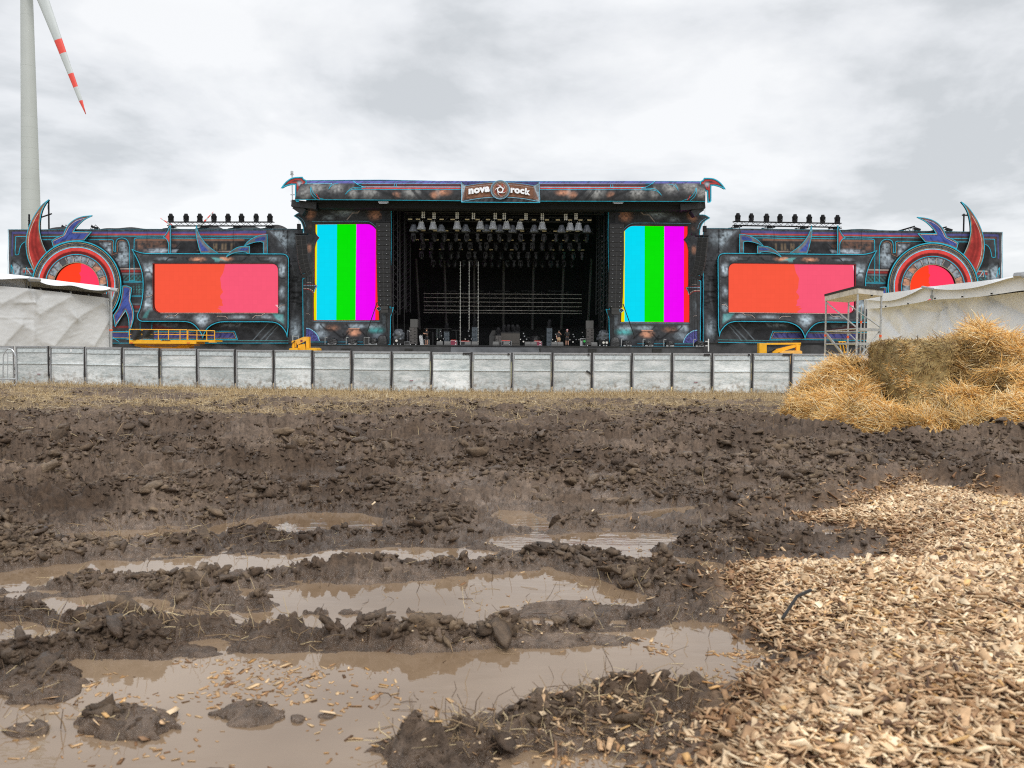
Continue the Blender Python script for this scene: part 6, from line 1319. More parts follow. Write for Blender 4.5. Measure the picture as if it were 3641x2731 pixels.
def pp6(mb, pts, Y0, Y1): 
    q = [(P(*s6(x, y), Y0)[0], P(*s6(x, y), Y0)[2]) for x, y in pts]; ar = sum(q[k][0]*q[(k+1) % len(q)][1]-q[(k+1) % len(q)][0]*q[k][1] for k in range(len(q))); mb.prism(q if ar > 0 else q[::-1], Y0, Y1)
bm = thing('boom_lift', 'yellow boom lift with a long flat arm below the right wing screen', 'boom lift', (P(2770, 1250, YB)[0], YB, 0), 'yellow boom lifts')
m1 = MB(); pp6(m1, [(633, 222), (715, 222), (715, 345), (633, 345)], YB-.1, YB+.6); m1.build('end_plate', M['yellow'], bm)
m1 = MB(); pp6(m1, [(716, 220), (1100, 216), (1100, 236), (716, 240)], YB, YB+.4); m1.build('upper_arm', M['yellow'], bm)
m1 = MB(); pp6(m1, [(780, 332), (830, 332), (1098, 250), (1075, 230), (1040, 235), (780, 300)], YB+.05, YB+.4); pp6(m1, [(1048, 238), (1092, 232), (1088, 305), (1048, 305)], YB+.0, YB+.45); m1.build('lower_arm', M['yellow'], bm)
m1 = MB(); pp6(m1, [(880, 330), (920, 308), (1090, 304), (1112, 312), (1114, 345), (1114, 700), (880, 700)], YB-.6, YB+1.2); m1.build('engine_hood', mat('hood_orange', (.86, .45, .10), .4, 0, .1, 3), bm)
m1 = MB(); pp6(m1, [(1101, 220), (1370, 216), (1600, 214), (1600, 238), (1101, 246)], YB+.1, YB+.4); m1.build('telescopic_section', M['blackm'], bm); m1 = MB(); pp6(m1, [(716, 241), (800, 243), (800, 262), (716, 258)], YB, YB+.3); m1.build('hydraulic_ram', M['blackm'], bm); m1 = MB(); pp6(m1, [(716, 335), (810, 285), (820, 292), (730, 345)], YB, YB+.2); m1.build('hydraulic_ram', M['blackm'], bm)
m1 = MB()
for x in (1530, 1565, 1600): m1.bar(P(*s6(x, 208), YB), P(*s6(x+25, 325), YB), .05, 4); m1.bar(P(*s6(x, 208), YB+.9), P(*s6(x+25, 325), YB+.9), .05, 4)
m1.bar(P(*s6(1520, 208), YB), P(*s6(1600, 208), YB), .05, 4); m1.bar(P(*s6(1575, 325), YB), P(*s6(1625, 325), YB), .06, 4); m1.build('basket', M['yellow'], bm)
for x in (720, 1090): c = P(*s6(x, 500), YB-.7); m1 = MB(); m1.lathe((c[0], YB-1.0, .5), [(.2, 0), (.5, .03), (.5, .4), (.2, .42)], 18, (0, 1, 0)); m1.build('wheel', M['cable'], bm)
m1 = MB(); a = P(651, 1, YB)
# ------------------------------------------------------------------ wind turbines
def turbine(hub, base_r, top_r, blen, chord, angs, label, nred, yaw=0., lean=0., seam=True, bs=1.):
    t = thing('wind_turbine', label, 'wind turbine', (hub[0], hub[1], 0), 'wind turbines')
    H_ = hub[2]; y0 = hub[1]+base_r*1.6; x0 = hub[0]
    mb = MB(); prof = []; n = 14
    for i in range(n+1): prof.append((base_r+(top_r-base_r)*i/n, H_*i/n))
    mb.lathe((x0, y0, 0), prof, 40); mb.build('tower', M['tower'], t, smooth=True)
    if seam:
        zs = []; z = 14.
        while z < H_: zs.append(z); z += 3.9 if z < 85 else 19.
        for z in zs:
            r = base_r+(top_r-base_r)*z/H_; m1 = MB(); m1.lathe((x0, y0, z), [(r+.012, -.04), (r+.012, .04)], 40); m1.build('seam_ring', mat('seam_grey', (.40, .42, .40), .6) if 'seam_grey' not in bpy.data.materials else bpy.data.materials['seam_grey'], t)
    mb = MB(); mb.lathe((x0, hub[1]-1.*bs, H_), [(.4*bs, -2.2*bs), (1.8*bs, -1.2*bs), (2.3*bs, 0), (2.6*bs, 3*bs), (2.2*bs, 7*bs), (.6*bs, 9*bs)], 20, (0, 1, 0)); mb.build('nacelle', M['white'], t, smooth=True)
    for a in angs:
        d = Vector((math.sin(R(a)), 0, math.cos(R(a)))); c = Vector((math.cos(R(a)), 0, -math.sin(R(a)))); mb = MB(); V = []; F = []; N_ = 28; cs = []
        for i in range(N_+1):
            f = i/N_; w = chord*(.55+.45*math.sin(min(1, f/.2)*math.pi/2))*(1-.80*max(0, (f-.2)/.8)**.85); w = max(w, .25*bs)
            if f > .93: w *= max(.25, 1-(f-.93)/.07*.8)
            th = w*.16+.08*bs; p = Vector(hub)+d*(blen*f); off = 0.
            for k in range(10): q = 2*math.pi*k/10; V.append(p+c*(off+w*.5*math.cos(q))+Vector((0, th*math.sin(q), 0)))
        for i in range(N_):
            for k in range(10): F.append((i*10+k, i*10+(k+1) % 10, (i+1)*10+(k+1) % 10, (i+1)*10+k)); 
            f = (i+.5)/N_; band = int((1-f)/.0853); mb.m.append(0)
        F.append(tuple(range(9, -1, -1))); F.append(tuple(N_*10+k for k in range(10)))
        o = newmesh('blade', V, F, [M['bladew'], M['redp']], t, smooth=True)
        bands = [j for j in range(N_)]; L5_ = nred
        mi = []
        for i in range(N_):
            f = (i+.5)/N_; b = int((1-f)*N_/L5_); mi += [1 if b in (0, 2, 4) else 0]*10
        mi += [0, 1]; o.data.polygons.foreach_set('material_index', np.array(mi, dtype=np.int32))
    return t
YTu = 300.; hub = P(107, -270, YTu); tx0 = P(107, 600, YTu+6.4)[0]
hz_ = P(305, 406, YTu); v = Vector(hz_)-Vector((tx0, YTu, hub[2])); ang = math.degrees(math.atan2(v.x, v.z))
turbine((tx0, YTu, hub[2]), 4.0, 1.75, v.length, 5.6, (ang, ang+120, ang-120), 'tall pale wind turbine with a red-banded blade hanging beside its tower', 2.15)
Yf = 1500.; hb_ = P(675, 843, Yf); v = Vector(P(760, 752, Yf))-Vector(hb_); a2 = math.degrees(math.atan2(v.x, v.z))
turbine(hb_, 3.5, 1.8, v.length, 6.0, (a2, a2-101, a2+130), 'tiny distant wind turbine whose red-tipped blades show behind the roof lamps', 2.2, seam=False)
# ------------------------------------------------------------------ masts, poles and cranes behind the wings
def pole(pts, r, name, label, cat, mt=None, extra=None):
    mb = MB()
    for a, b in pts: mb.bar(P(*a), P(*b), r, 6)
    if extra: extra(mb)
    o = mb.build(name, mt or M['blackm'], None); tag(o, label, cat); return o
Yp = 93.
pole([((173, 714, Yp), (174, 816, Yp)), ((172, 731, Yp), (172.5, 745, Yp)), ((143, 774, Yp), (184, 760, Yp))], .09, 'scaffold_pole', 'thin dark pole with a slanted crossbar behind the left red horn', 'pole', M['blackm'])
pole([((103.5, 762, Yp), (104, 815, Yp)), ((101, 785, Yp), (107, 785, Yp)), ((101, 798, Yp), (107, 798, Yp))], .1, 'scaffold_pole', 'short dark pole left of the left red horn', 'pole')
pole([((3427.5, 760, Yp), (3426, 825, Yp)), ((3421, 765, Yp), (3456, 766, Yp))], .09, 'scaffold_pole', 'thin dark pole with a level crossbar beside the right red horn', 'pole')
pole([((1038.5, 612, Yp), (1040, 732, Yp)), ((1033, 692, Yp), (1048, 692, Yp)), ((1033, 714.5, Yp), (1048, 714.5, Yp)), ((1032, 621, Yp), (1044, 621, Yp))], .07, 'weather_mast', 'thin mast with a small sensor beside the left end of the roof header', 'mast', M['steel'], lambda mb: mb.lathe(P(1038, 618, Yp), [(.16, 0), (.16, .3)], 8))
for i, (x, y, s) in enumerate(((225, 806, 1), (330, 806, 1), (3255, 812, -1), (3368, 814, -1))):
    mb = MB(); a = P(x, y, 95)
    mb.truss((a[0]-s*0, 95, a[2]), (a[0]+(-2.6 if i in (2, 3) else 0)*1+(.3 if i < 2 else 0), 96.5, a[2]-.75), .5, .05, .45); mb.box((a[0]+.2, 95, a[2]-.1), (.7, .4, .25), ry=.3)
    o = mb.build('truss_end', M['blackm'], None); tag(o, 'black truss end poking over the %s wing, %s of the blue flame cut-out' % (('left', 'left') if i == 0 else ('left', 'right') if i == 1 else ('right', 'left') if i == 2 else ('right', 'right')), 'truss', 'truss ends poking over the wings')
for i, (x0, x1, h) in enumerate(((172, 262, 7), (360, 520, 7), (700, 792, 14), (820, 930, 12), (940, 1022, 15), (3000, 3120, 4))):
    V = []; F = []; n = 24
    for j in range(n+1):
        f = j/n; y = 816-(h)*math.sin(math.pi*f)**.8*(1 if i != 1 else (.7+.3*math.cos(f*9))); a = P(x0+(x1-x0)*f, y-2 if i < 5 else y+2, 90.); V += [(a[0], 90, a[2]-1.5), a, (a[0], 93, a[2]-.1), (a[0], 93, a[2]-1.6)]
    for j in range(n):
        for k in range(4): F.append((4*j+k, 4*j+(k+1) % 4, 4*j+4+(k+1) % 4, 4*j+4+k))
    F += [(3, 2, 1, 0), (4*n, 4*n+1, 4*n+2, 4*n+3)]
    o = newmesh('roof_tarpaulin', V, F, M['tarp'], None, smooth=True)
    tag(o, ['low black tarpaulin hump between the red horn and the blue flame, left wing', 'long low black tarpaulin over the left wing, left of the lamp truss', 'black tarpaulin hump under the third roof lamp of the left wing', 'black tarpaulin hump under the middle roof lamps of the left wing', 'black tarpaulin hump at the inner end of the left wing roof', 'low black tarpaulin on the right wing, right of the lamp truss'][i], 'tarpaulin', 'tarpaulins on the wing roofs')
# ------------------------------------------------------------------ gear on the deck
sA = lambda x, y: (1380+x/6.9125, 1120+y/6.9125)
sB = lambda x, y: (1680+x/6.9125, 1120+y/6.9125)
sC = lambda x, y: (2000+x/6.9125, 1120+y/6.9125)
def qb(mb, f, x0, y0, x1, y1, Y, d, floor=False):
    a = P(*f(x0, y0), Y); b = P(*f(x1, y1), Y); z0 = DECKZ if floor else b[2]; mb.bb(a[0], b[0], Y, Y+d, z0, a[2]); return a[0], b[0], z0, a[2]
def item(name, label, cat, f, x, Y, group=None, z=None):
    a = P(*f(x, 700), Y); return thing(name, label, cat, (a[0], Y, DECKZ if z is None else z), group)
def knobs(mb, x0, x1, z0, z1, Y, pts):
    for u, v, w, h in pts: mb.box((x0+(x1-x0)*u, Y-.012, z0+(z1-z0)*v), ((x1-x0)*w, .02, (z1-z0)*h))
# side fill speaker stacks
for f, side, x0, x1, c0, c1_, ys, top in ((sA, 'left', 526, 702, 545, 722, (306, 443, 575, 715), 103), (sC, 'right', 592, 768, 583, 762, (338, 470, 610, 752), 138)):
    Y = 86.5; t = item('speaker_stack', 'tall grey speaker stack on the %s-hand side of the stage deck' % side, 'speaker stack', f, (x0+x1)/2, Y, 'side fill speaker stacks')
    zb = DECKZ+.1
    for k in range(3):
        m1 = MB(); a = P(*f(x0, ys[k]), Y); b = P(*f(x1, ys[k+1]), Y); z0 = b[2] if k < 2 else zb; m1.bb(a[0], b[0], Y, Y+.9, z0+.01, a[2]-.01); o = m1.build('cabinet', mat('stack_grey', (.085, .078, .075), .7) if 'stack_grey' not in bpy.data.materials else bpy.data.materials['stack_grey'], t)
        m1 = MB(); knobs(m1, a[0], b[0], z0, a[2], Y, [(.2, .5, .16, .2), (.68, .75, .12, .14), (.68, .25, .12, .14), (.85, .75, .06, .14), (.85, .25, .06, .14)]); m1.build('handle', M['black'], o)
    m1 = MB(); a = P(*f(c0, top), Y); b = P(*f(c1_, ys[0]-4), Y); m1.bb(a[0], b[0], Y, Y+.9, P(*f(c0, ys[0]), Y)[2]+.01, a[2]); m1.build('top_cabinet', M['wedge'], t)
    m1 = MB()
    for q in (.12, .88): a = P(*f(x0+(x1-x0)*q, 720), Y); m1.lathe((a[0], Y-.02, DECKZ+.05), [(.05, 0), (.05, .06)], 8, (0, 1, 0))
    m1.build('caster', M['white'], t)
# amplifier towers
for i, (f, x0, x1, y0) in enumerate(((sA, 1372, 1500, 408), (sA, 2060, 2192, 300), (sB, 1826, 1956, 322))):
    Y = 91.; t = item('amplifier_tower', ['short slate grey amplifier tower left of the flight case', 'tall slate grey amplifier tower behind the middle floor monitors', 'slate grey amplifier tower beside the man in tan shorts'][i], 'amplifier stack', f, (x0+x1)/2, Y, 'slate amplifier towers')
    a = P(*f(x0, y0), Y); b = P(*f(x1, 740), Y); n = 3 if i == 0 else 4; h = (a[2]-DECKZ)/n
    for k in range(n):
        z = DECKZ+k*h; m1 = MB(); m1.bb(a[0], b[0], Y, Y+.8, z+.015, z+h-.015); o = m1.build('cabinet', M['ampgrey'], t); m1 = MB(); knobs(m1, a[0], b[0], z, z+h, Y, [(.5, .82, .6, .05), (.7, .3, .12, .12)]); m1.build('grille_slot', M['case'], o)
    m1 = MB(); m1.bb(a[0]-.1, b[0]+.1, Y+.1, Y+.7, a[2], a[2]+.06); m1.build('lamp_plate', M['blackm'], t)
    tag(put(first, ((a[0]+b[0])/2, Y+.4, a[2]+.07), 'moving head standing on the %s slate amplifier tower from the left' % ORD[i], 'moving heads on the deck gear', rz=1.2), cat='stage lamp')
# big cabinet with four lamps
Y = 90.; t = item('cabinet', 'wide brown-grey covered cabinet with four lamps on top in mid stage', 'cabinet', sB, 935, Y); m1 = MB(); r_ = qb(m1, sB, 706, 448, 1162, 740, Y, 1.0, True); m1.build('body', mat('cabinet_cloth', (.085, .078, .07), .9), t)
m1 = MB(); m1.bb(r_[0]-.03, r_[1]+.03, Y-.02, Y+1.02, r_[3], r_[3]+.08); m1.build('lid', M['spk'], t)
m1 = MB(); knobs(m1, r_[0], r_[1], r_[2], r_[3], Y, [(.78, .17, .4, .01)]); m1.build('seam', M['case'], t)
for i, (x, rz) in enumerate(((770, 1.4), (880, .8), (990, -.9), (1103, 0.))):
    a = P(*sB(x, 430), Y+.3); put(first, (a[0], Y+.4, r_[3]+.08), '%s of four moving heads from the left on top of the wide cabinet' % ORD[i], 'moving heads on the deck gear', rz=rz, cat='stage lamp')
# console covered left of it
Y = 89.; t = item('covered_console', 'dark covered console with a raised back left of the wide cabinet', 'console', sB, 500, Y); m1 = MB(); qb(m1, sB, 412, 515, 560, 745, Y, 1.2, True); m1.build('body', M['spk'], t); m1 = MB()
q = [(P(*sB(x, y), Y+.5)[0], P(*sB(x, y), Y+.5)[2]) for x, y in ((415, 515), (480, 385), (575, 375), (575, 515))]; m1.prism(q[::-1], Y+.4, Y+.9); m1.build('raised_back', M['spk'], t)
Y = 88.5; t = item('speaker_stack', 'squat grey speaker stack with a lamp on it left of the wide cabinet', 'speaker stack', sB, 635, Y); m1 = MB(); r_ = qb(m1, sB, 568, 508, 705, 745, Y, .9, True); o = m1.build('body', bpy.data.materials['stack_grey'], t)
m1 = MB(); knobs(m1, r_[0], r_[1], r_[2], r_[3], Y, [(.2, .6, .12, .1), (.8, .78, .12, .1), (.2, .4, .12, .1), (.8, .25, .12, .1), (.5, .6, .03, .7)]); m1.build('handle', M['black'], o)
a = P(*sB(630, 508), Y); put(first, (a[0], Y+.4, a[2]), 'moving head lying low on the squat grey speaker stack', 'moving heads on the deck gear', cat='stage lamp', rz=.4)
# floor monitors
wg = thing('floor_monitor', 'x', 'floor monitor'); m1 = MB()
V = [(-.33, 0, 0), (.33, 0, 0), (.33, .5, 0), (-.33, .5, 0), (-.33, .02, .12), (.33, .02, .12), (.33, .42, .42), (-.33, .42, .42), (-.33, .5, .35), (.33, .5, .35)]
m1.add(V, [(3, 2, 1, 0), (0, 1, 5, 4), (4, 5, 6, 7), (7, 6, 9, 8), (8, 9, 2, 3), (0, 4, 7, 8, 3), (1, 2, 9, 6, 5)]); m1.build('cabinet', M['wedge'], wg); m1 = MB(); m1.box((0, .2, .275), (.56, .42, .01), rx=.645); m1.build('grille', mat('monitor_grille', (.12, .12, .118), .8), wg)
mon = [sA(x, 700)[0] for x in (1265, 1448, 1955, 2125)]+[sB(x, 700)[0] for x in (572, 833, 1362, 1508, 2015, 2160)]+[sC(785, 700)[0]]
for i, x in enumerate(sorted(mon)):
    a = P(x, 1228, 85.2); put(wg, (a[0], 85.2, DECKZ), '%s wedge-shaped floor monitor from the left along the deck edge' % ORD[i], 'floor monitors along the deck edge', rz=.0)
# flight cases
def fcase(label, f, x0, y0, x1, Y, material, accent=True, lidred=True):
    t = item('flight_case', label, 'flight case', f, (x0+x1)/2, Y, 'flight cases on the deck'); m1 = MB(); r_ = qb(m1, f, x0, y0, x1, 740, Y, .6, True); m1.build('body', material, t)
    m1 = MB(); e = .035
    for x in (r_[0], r_[1]): m1.bb(x-e/2, x+e/2, Y-.02, Y+.62, r_[2], r_[3])
    m1.bb(r_[0]-e/2, r_[1]+e/2, Y-.025, Y+.02, r_[3]-e, r_[3]+.01); m1.bb(r_[0]-e/2, r_[1]+e/2, Y-.025, Y+.02, r_[2], r_[2]+e); m1.build('edge_trim', M['alu'], t)
    if lidred: m1 = MB(); m1.bb(r_[0]+.05, r_[1]-.15, Y+.05, Y+.4, r_[3]+.012, r_[3]+.07); m1.build('red_strap', M['redp'], t)
    if accent: m1 = MB(); m1.box((r_[0]+(r_[1]-r_[0])*.78, Y-.03, r_[2]+.12), (.12, .02, .1)); m1.build('latch', M['white'], t); m1 = MB(); m1.box((r_[0]+(r_[1]-r_[0])*.78, Y-.03, r_[3]-.12), (.12, .02, .08)); m1.build('latch', M['white'], t)
fcase('maroon flight case with pale edges right of the short amplifier tower', sA, 1532, 628, 1692, 87.2, M['maroon'])
fcase('maroon flight case with pale edges behind the right floor monitors', sB, 1510, 650, 1705, 87.2, M['maroon'])
fcase('black flight case with a red strap before the wide cabinet', sB, 706, 640, 958, 88.2, M['case'])
fcase('low black flight case behind the middle floor monitors', sA, 1785, 652, 2030, 87.5, M['case'])
fcase('pale-edged black flight case beside the bare-legged stagehand at the left', sA, 870, 605, 1005, 88.2, M['case'], False, False)
fcase('tall pale-edged black flight case behind the left speaker stack', sA, 470, 378, 545, 88.8, M['case'], True, False)
fcase('low dark flight case left of the left speaker stack', sA, 400, 655, 520, 86.6, M['spk'], False, False)
t = item('equipment_rack', 'equipment rack with lit green meters left of the right speaker stack', 'rack', sC, 510, 87.0); m1 = MB(); r_ = qb(m1, sC, 436, 575, 580, 760, 87.0, .6, True); m1.build('body', M['alu'], t); m1 = MB(); m1.bb(r_[0]+.25, r_[1]-.05, 86.98, 87.0, r_[2]+.08, r_[3]-.3); m1.bb(r_[0]+.06, r_[1]-.06, 86.98, 87.0, r_[3]-.26, r_[3]-.06); m1.build('front_panel', M['case'], t)
m1 = MB(); 
for k, zz in enumerate((.62, .74, .52)): m1.box((r_[0]+(r_[1]-r_[0])*.72, 86.97, r_[2]+(r_[3]-r_[2])*zz), ((r_[1]-r_[0])*(.4-.1*k), .01, .035))
m1.build('green_meter', mat('green_meter_light', (0, .1, .02), .5, emit=s2l(20, 210, 70), estr=.9), t)
# leaning pale truss bars left of the person
t = item('tube_bundle', 'bundle of pale tubes leaning beside the left speaker stack', 'tubes', sA, 800, 88.0); m1 = MB()
for k in range(6): m1.bar(P(*sA(762+k*14, 520-14*(k % 3)), 88), (P(*sA(795+k*14, 740), 87.6)[0], 87.6, DECKZ), .028, 5)
m1.build('tube', M['alu'], t)
m1 = MB(); m1.bar(P(*sA(1098, 420), 89), P(*sA(1100, 740), 89), .05, 5); m1.bar(P(*sA(880, 335), 89.5), P(*sA(1560, 340), 89.5), .03, 4); m1.bar(P(*sA(1560, 380), 90), P(*sA(1760, 380), 90), .045, 4); m1.bar(P(*sA(1665, 385), 90), P(*sA(1675, 620), 90), .06, 4); m1.bar(P(*sA(1820, 400), 90), P(*sA(1745, 660), 90), .035, 4)
o = m1.build('pipe_frame', M['trussd'], None); tag(o, 'thin dark pipe frame standing behind the left flight cases', 'frame')
# daylight under the back curtain, put into the grey of two pale panels
m1 = MB(); 
for x0, x1 in ((1180, 1235), (1248, 1318)): a = P(*sA(x0, 342), 105.5); b = P(*sA(x1, 560), 105.5); m1.bb(a[0], b[0], 105.4, 105.5, b[2], a[2])
o = m1.build('painted_daylight_panel', mat('painted_daylight', (.3, .34, .33), .8), None); tag(o, 'pale panel painted as daylit backstage with a dark post seen behind the left amplifier tower', 'panel')
# lamps and small rigs standing between the gear
for i, (f, x, Y) in enumerate(((sA, 1290, 89.5), (sA, 1975, 89.5), (sB, 1252, 88.5), (sB, 2040, 89.0), (sC, 255, 89.5), (sC, 480, 88.6))):
    z = DECKZ; lab = ['left of the short amplifier tower', 'left of the tall amplifier tower', 'right of the wide cabinet', 'left of the man in tan shorts', 'right of the woman seen from behind', 'on the rack with green meters'][i]
    if i == 4: lab = 'right of the pink-haired stagehand'
    a = P(*f(x, 700), Y); t = thing('lamp_tree', 'small black lamp tree %s' % lab, 'lamp tree', (a[0], Y, z), 'lamp trees on the deck'); m1 = MB(); hh = (1.55, 1.6, 1.35, 1.3, 1.3, 1.5)[i]
    m1.bar((a[0], Y, z), (a[0], Y, z+hh), .04, 6)
    for k in (-1, 1): m1.bar((a[0]+k*.35, Y, z), (a[0], Y, z+.5), .025, 5)
    m1.bar((a[0]-.4, Y, z+.75), (a[0]+.4, Y, z+.75), .03, 5); m1.build('stand', M['blackm'], t)
    for k, (dx, dz) in enumerate(((0, hh), (-.35, .7), (.35, .72), (0, .45), (.1, 1.05))):
        m1 = MB(); c = Vector((a[0]+dx, Y-.05, z+dz)); m1.lathe(c, [(.07, .12), (.15, .06), (.15, -.1), (.12, -.14)], 10, (0, 1, 0)); o = m1.build('spot', M['blackm'], t)
        m1 = MB(); m1.lathe(c+Vector((0, -.15, 0)), [(.06 if k != 3 else .09, 0), (.05, -.02)], 10, (0, 1, 0)); m1.build('lens', M['lens'] if k in (3, 1) else M['steel'], o)
# drum kit under a black sheet
t = item('covered_drum_kit', 'dark drum kit under a black sheet behind the right flight case', 'drum kit', sB, 1540, 92.0)
def lump(name, f, x0, y0, x1, y1, Y, dep, material, parent, seed=0, pw=2.6, amp=.16, floor=True):
    a = P(*f(x0, y0), Y); b = P(*f(x1, y1), Y); cx, hw = (a[0]+b[0])/2, abs(b[0]-a[0])/2; z0 = DECKZ if floor else b[2]; h = a[2]-z0; V = []; F = []; n, m_ = 26, 12
    for j in range(m_+1):
        ph = math.pi/2*j/m_
        for i in range(n):
            th = 2*math.pi*i/n; c, s = math.cos(th), math.sin(th); r = (abs(c)**pw+abs(s)**pw)**(-1/pw); cp, sp_ = math.cos(ph)**.55, math.sin(ph)**.8; k = 1+amp*(float(vn(i*.7+seed*9, j*.9, seed))-.5)*2+(amp*.35)*math.sin(i*2.1+j*.3)
            V.append((cx+hw*r*c*cp*k, Y+dep/2+dep/2*r*s*cp*k, z0+h*sp_*(1+amp*.5*(float(vn(i*.9, j*1.1+seed, 5))-.5))))
    for j in range(m_):
        for i in range(n): F.append((j*n+i, j*n+(i+1) % n, (j+1)*n+(i+1) % n, (j+1)*n+i))
    F.append(tuple(m_*n+i for i in range(n))); return newmesh(name, V, F, material, parent, smooth=True)
lump('sheet', sB, 1400, 505, 1700, 740, 92, 1.8, M['tarp'], t, 3); m1 = MB()
for x, y in ((1380, 555), (1735, 520), (1500, 540), (1620, 560)): a = P(*sB(x, y), 91.6); m1.bar((a[0], 91.6, DECKZ), a, .02, 5); m1.lathe(a, [(.02, .02), (.25, 0), (.25, -.01)], 12, (.2, -.3, 1))
m1.build('cymbal', M['trussd'], t)
# rain-wrapped followspots either side
for f, side, x0, x1, y0, yb in ((sA, 'left', 95, 380, 345, 600), (sC, 'right', 880, 1160, 370, 620)):
    t = item('wrapped_lamp_rig', 'lamp rig wrapped in clear grey rain sheet by the %s-hand scenic column' % side, 'lamp rig', f, (x0+x1)/2, 85.6, 'wrapped lamp rigs by the columns')
    lump('rain_sheet', f, x0, y0, x1, yb, 85.6, 1.3, mat('grey_rain_sheet', (.10, .11, .125), .3, 0, .5, 4) if side == 'left' else bpy.data.materials['grey_rain_sheet'], t, 4 if side == 'left' else 7, 2.0, .25, False)
    a = P(*f(x0+20, 600), 85.7); b = P(*f(x1-10, 740), 85.7); m1 = MB(); m1.bb(min(a[0], b[0]), max(a[0], b[0]), 85.7, 86.6, DECKZ+.12, a[2]+.1); m1.build('base', M['black'], t)
    for k, x in enumerate((205,) if side == 'left' else (1010, 1088)):
        m1 = MB(); c = P(*f(x, 635 if side == 'left' else 682), 85.66); m1.lathe(c, [(.14, 0), (.12, -.05), (.03, -.06)], 14, (0, 1, 0)); m1.build('lens', M['lens'], t)
    m1 = MB()
    for x in (x0+40, x0+135, x1-80): c = P(*f(x, 725), 85.6); m1.lathe((c[0], 85.6, DECKZ+.07), [(.07, 0), (.07, .05)], 10, (0, 1, 0))
    m1.build('caster', M['steel'], t)
# black cloth-covered boxes and lamps along the deck front before the columns
t = thing('covered_box', 'tall box under a black cloth before the left scenic column', 'covered box', (P(1358, 1228, 84.9)[0], 84.9, DECKZ), 'covered boxes on the deck edge'); lump('cloth', lambda x, y: (980+x/3.6867, 900+y/3.6867), 1332, 1070, 1458, 1205, 84.9, 1.0, M['tarp'], t, 2, 9, .04)
t = thing('covered_box', 'tall box under a black cloth before the right scenic column', 'covered box', (P(2187, 1230, 84.9)[0], 84.9, DECKZ), 'covered boxes on the deck edge'); lump('cloth', sC, 1180, 528, 1415, 775, 84.9, 1.0, M['tarp'], t, 5, 9, .04)
f4 = lambda x, y: (980+x/3.6867, 900+y/3.6867); f4r = lambda x, y: (2080+x/3.6867, 900+y/3.6867)
lamps_ = [(f4, 668, 1118, 800, 1198, 'first', 'left'), (f4, 945, 1115, 1065, 1198, 'second', 'left'), (f4, 1225, 1112, 1332, 1198, 'third', 'left'), (f4r, 500, 1145, 618, 1225, 'first', 'right'), (f4r, 785, 1143, 903, 1225, 'second', 'right'), (f4r, 1058, 1145, 1178, 1228, 'third', 'right'), (f4r, 1448, 1147, 1562, 1228, 'fourth', 'right')]
for i, (f, x0, y0, x1, y1, o_, s_) in enumerate(lamps_):
    a = P(*f((x0+x1)/2, y1), 84.9); t = thing('bagged_lamp', '%s black-bagged lamp from the left on the deck edge before the %s scenic column' % (o_, s_), 'bagged lamp', (a[0], 84.9, DECKZ), 'bagged lamps on the deck edge')
    lump('bag', f, x0, y0, x1, y1-8, 84.9, .7, M['tarp'], t, i+11, 2., .28, False); m1 = MB(); m1.bb(a[0]-.42, a[0]+.42, 84.95, 85.5, DECKZ, DECKZ+.12); m1.build('base', M['steel'], t)
    m1 = MB(); xx = P(*f(x0-22, 1180), 84.9)[0]; m1.bar((xx, 85, DECKZ), (xx, 85, DECKZ+.75), .04, 5); m1.bar((xx, 85, DECKZ+.75), (xx+.25, 85, DECKZ+.75), .04, 5); m1.build('end_rail', M['steel'], t)
fcase('open pale-edged flight case on the deck before the left scenic column', f4, 1160, 1103, 1222, 84.8, M['case'], False, False)
# stage end stair post right of the deck and gaps
m1 = MB(); m1.bar(P(2519, 1205, 84), P(2519, 1250, 84), .07, 6); m1.bar(P(2508, 1214, 84), P(2519, 1214, 84), .04, 5); m1.bar(P(2508, 1230, 84), P(2519, 1230, 84), .04, 5)
o = m1.build('stair_post', M['white'], None); tag(o, 'white stair post at the right end of the stage deck', 'post')
m1 = MB(); m1.bar(P(1041, 1192, 84), P(1041, 1240, 84), .05, 6); m1.bar(P(1041, 1196, 84), P(1062, 1197, 84), .03, 5); m1.bar(P(1061, 1193, 84), P(1061, 1228, 84), .03, 5)
o = m1.build('stair_post', M['steel'], None); tag(o, 'thin steel stair rail at the left end of the stage deck', 'post')
# ------------------------------------------------------------------ people on the deck
def skinned(name, verts, edges, radii, material, parent, sub=2, root=0):
    me = bpy.data.meshes.new(name); o3 = org(parent); me.from_pydata([(v[0]-o3[0], v[1]-o3[1], v[2]-o3[2]) for v in verts], edges, []); o = bpy.data.objects.new(name, me); COL.objects.link(o); o.parent = parent
    md = o.modifiers.new('skin', 'SKIN'); sv = me.skin_vertices[0].data
    for i, r in enumerate(radii): sv[i].radius = (r, r) if not isinstance(r, tuple) else r; sv[i].use_root = (i == root)
    md.use_smooth_shade = True; s = o.modifiers.new('sub', 'SUBSURF'); s.levels = sub; s.render_levels = sub
    dg = bpy.context.evaluated_depsgraph_get(); m2 = bpy.data.meshes.new_from_object(o.evaluated_get(dg)); o.modifiers.clear(); o.data = m2; m2.materials.clear(); m2.materials.append(material); ORG[o.name] = o3; return o
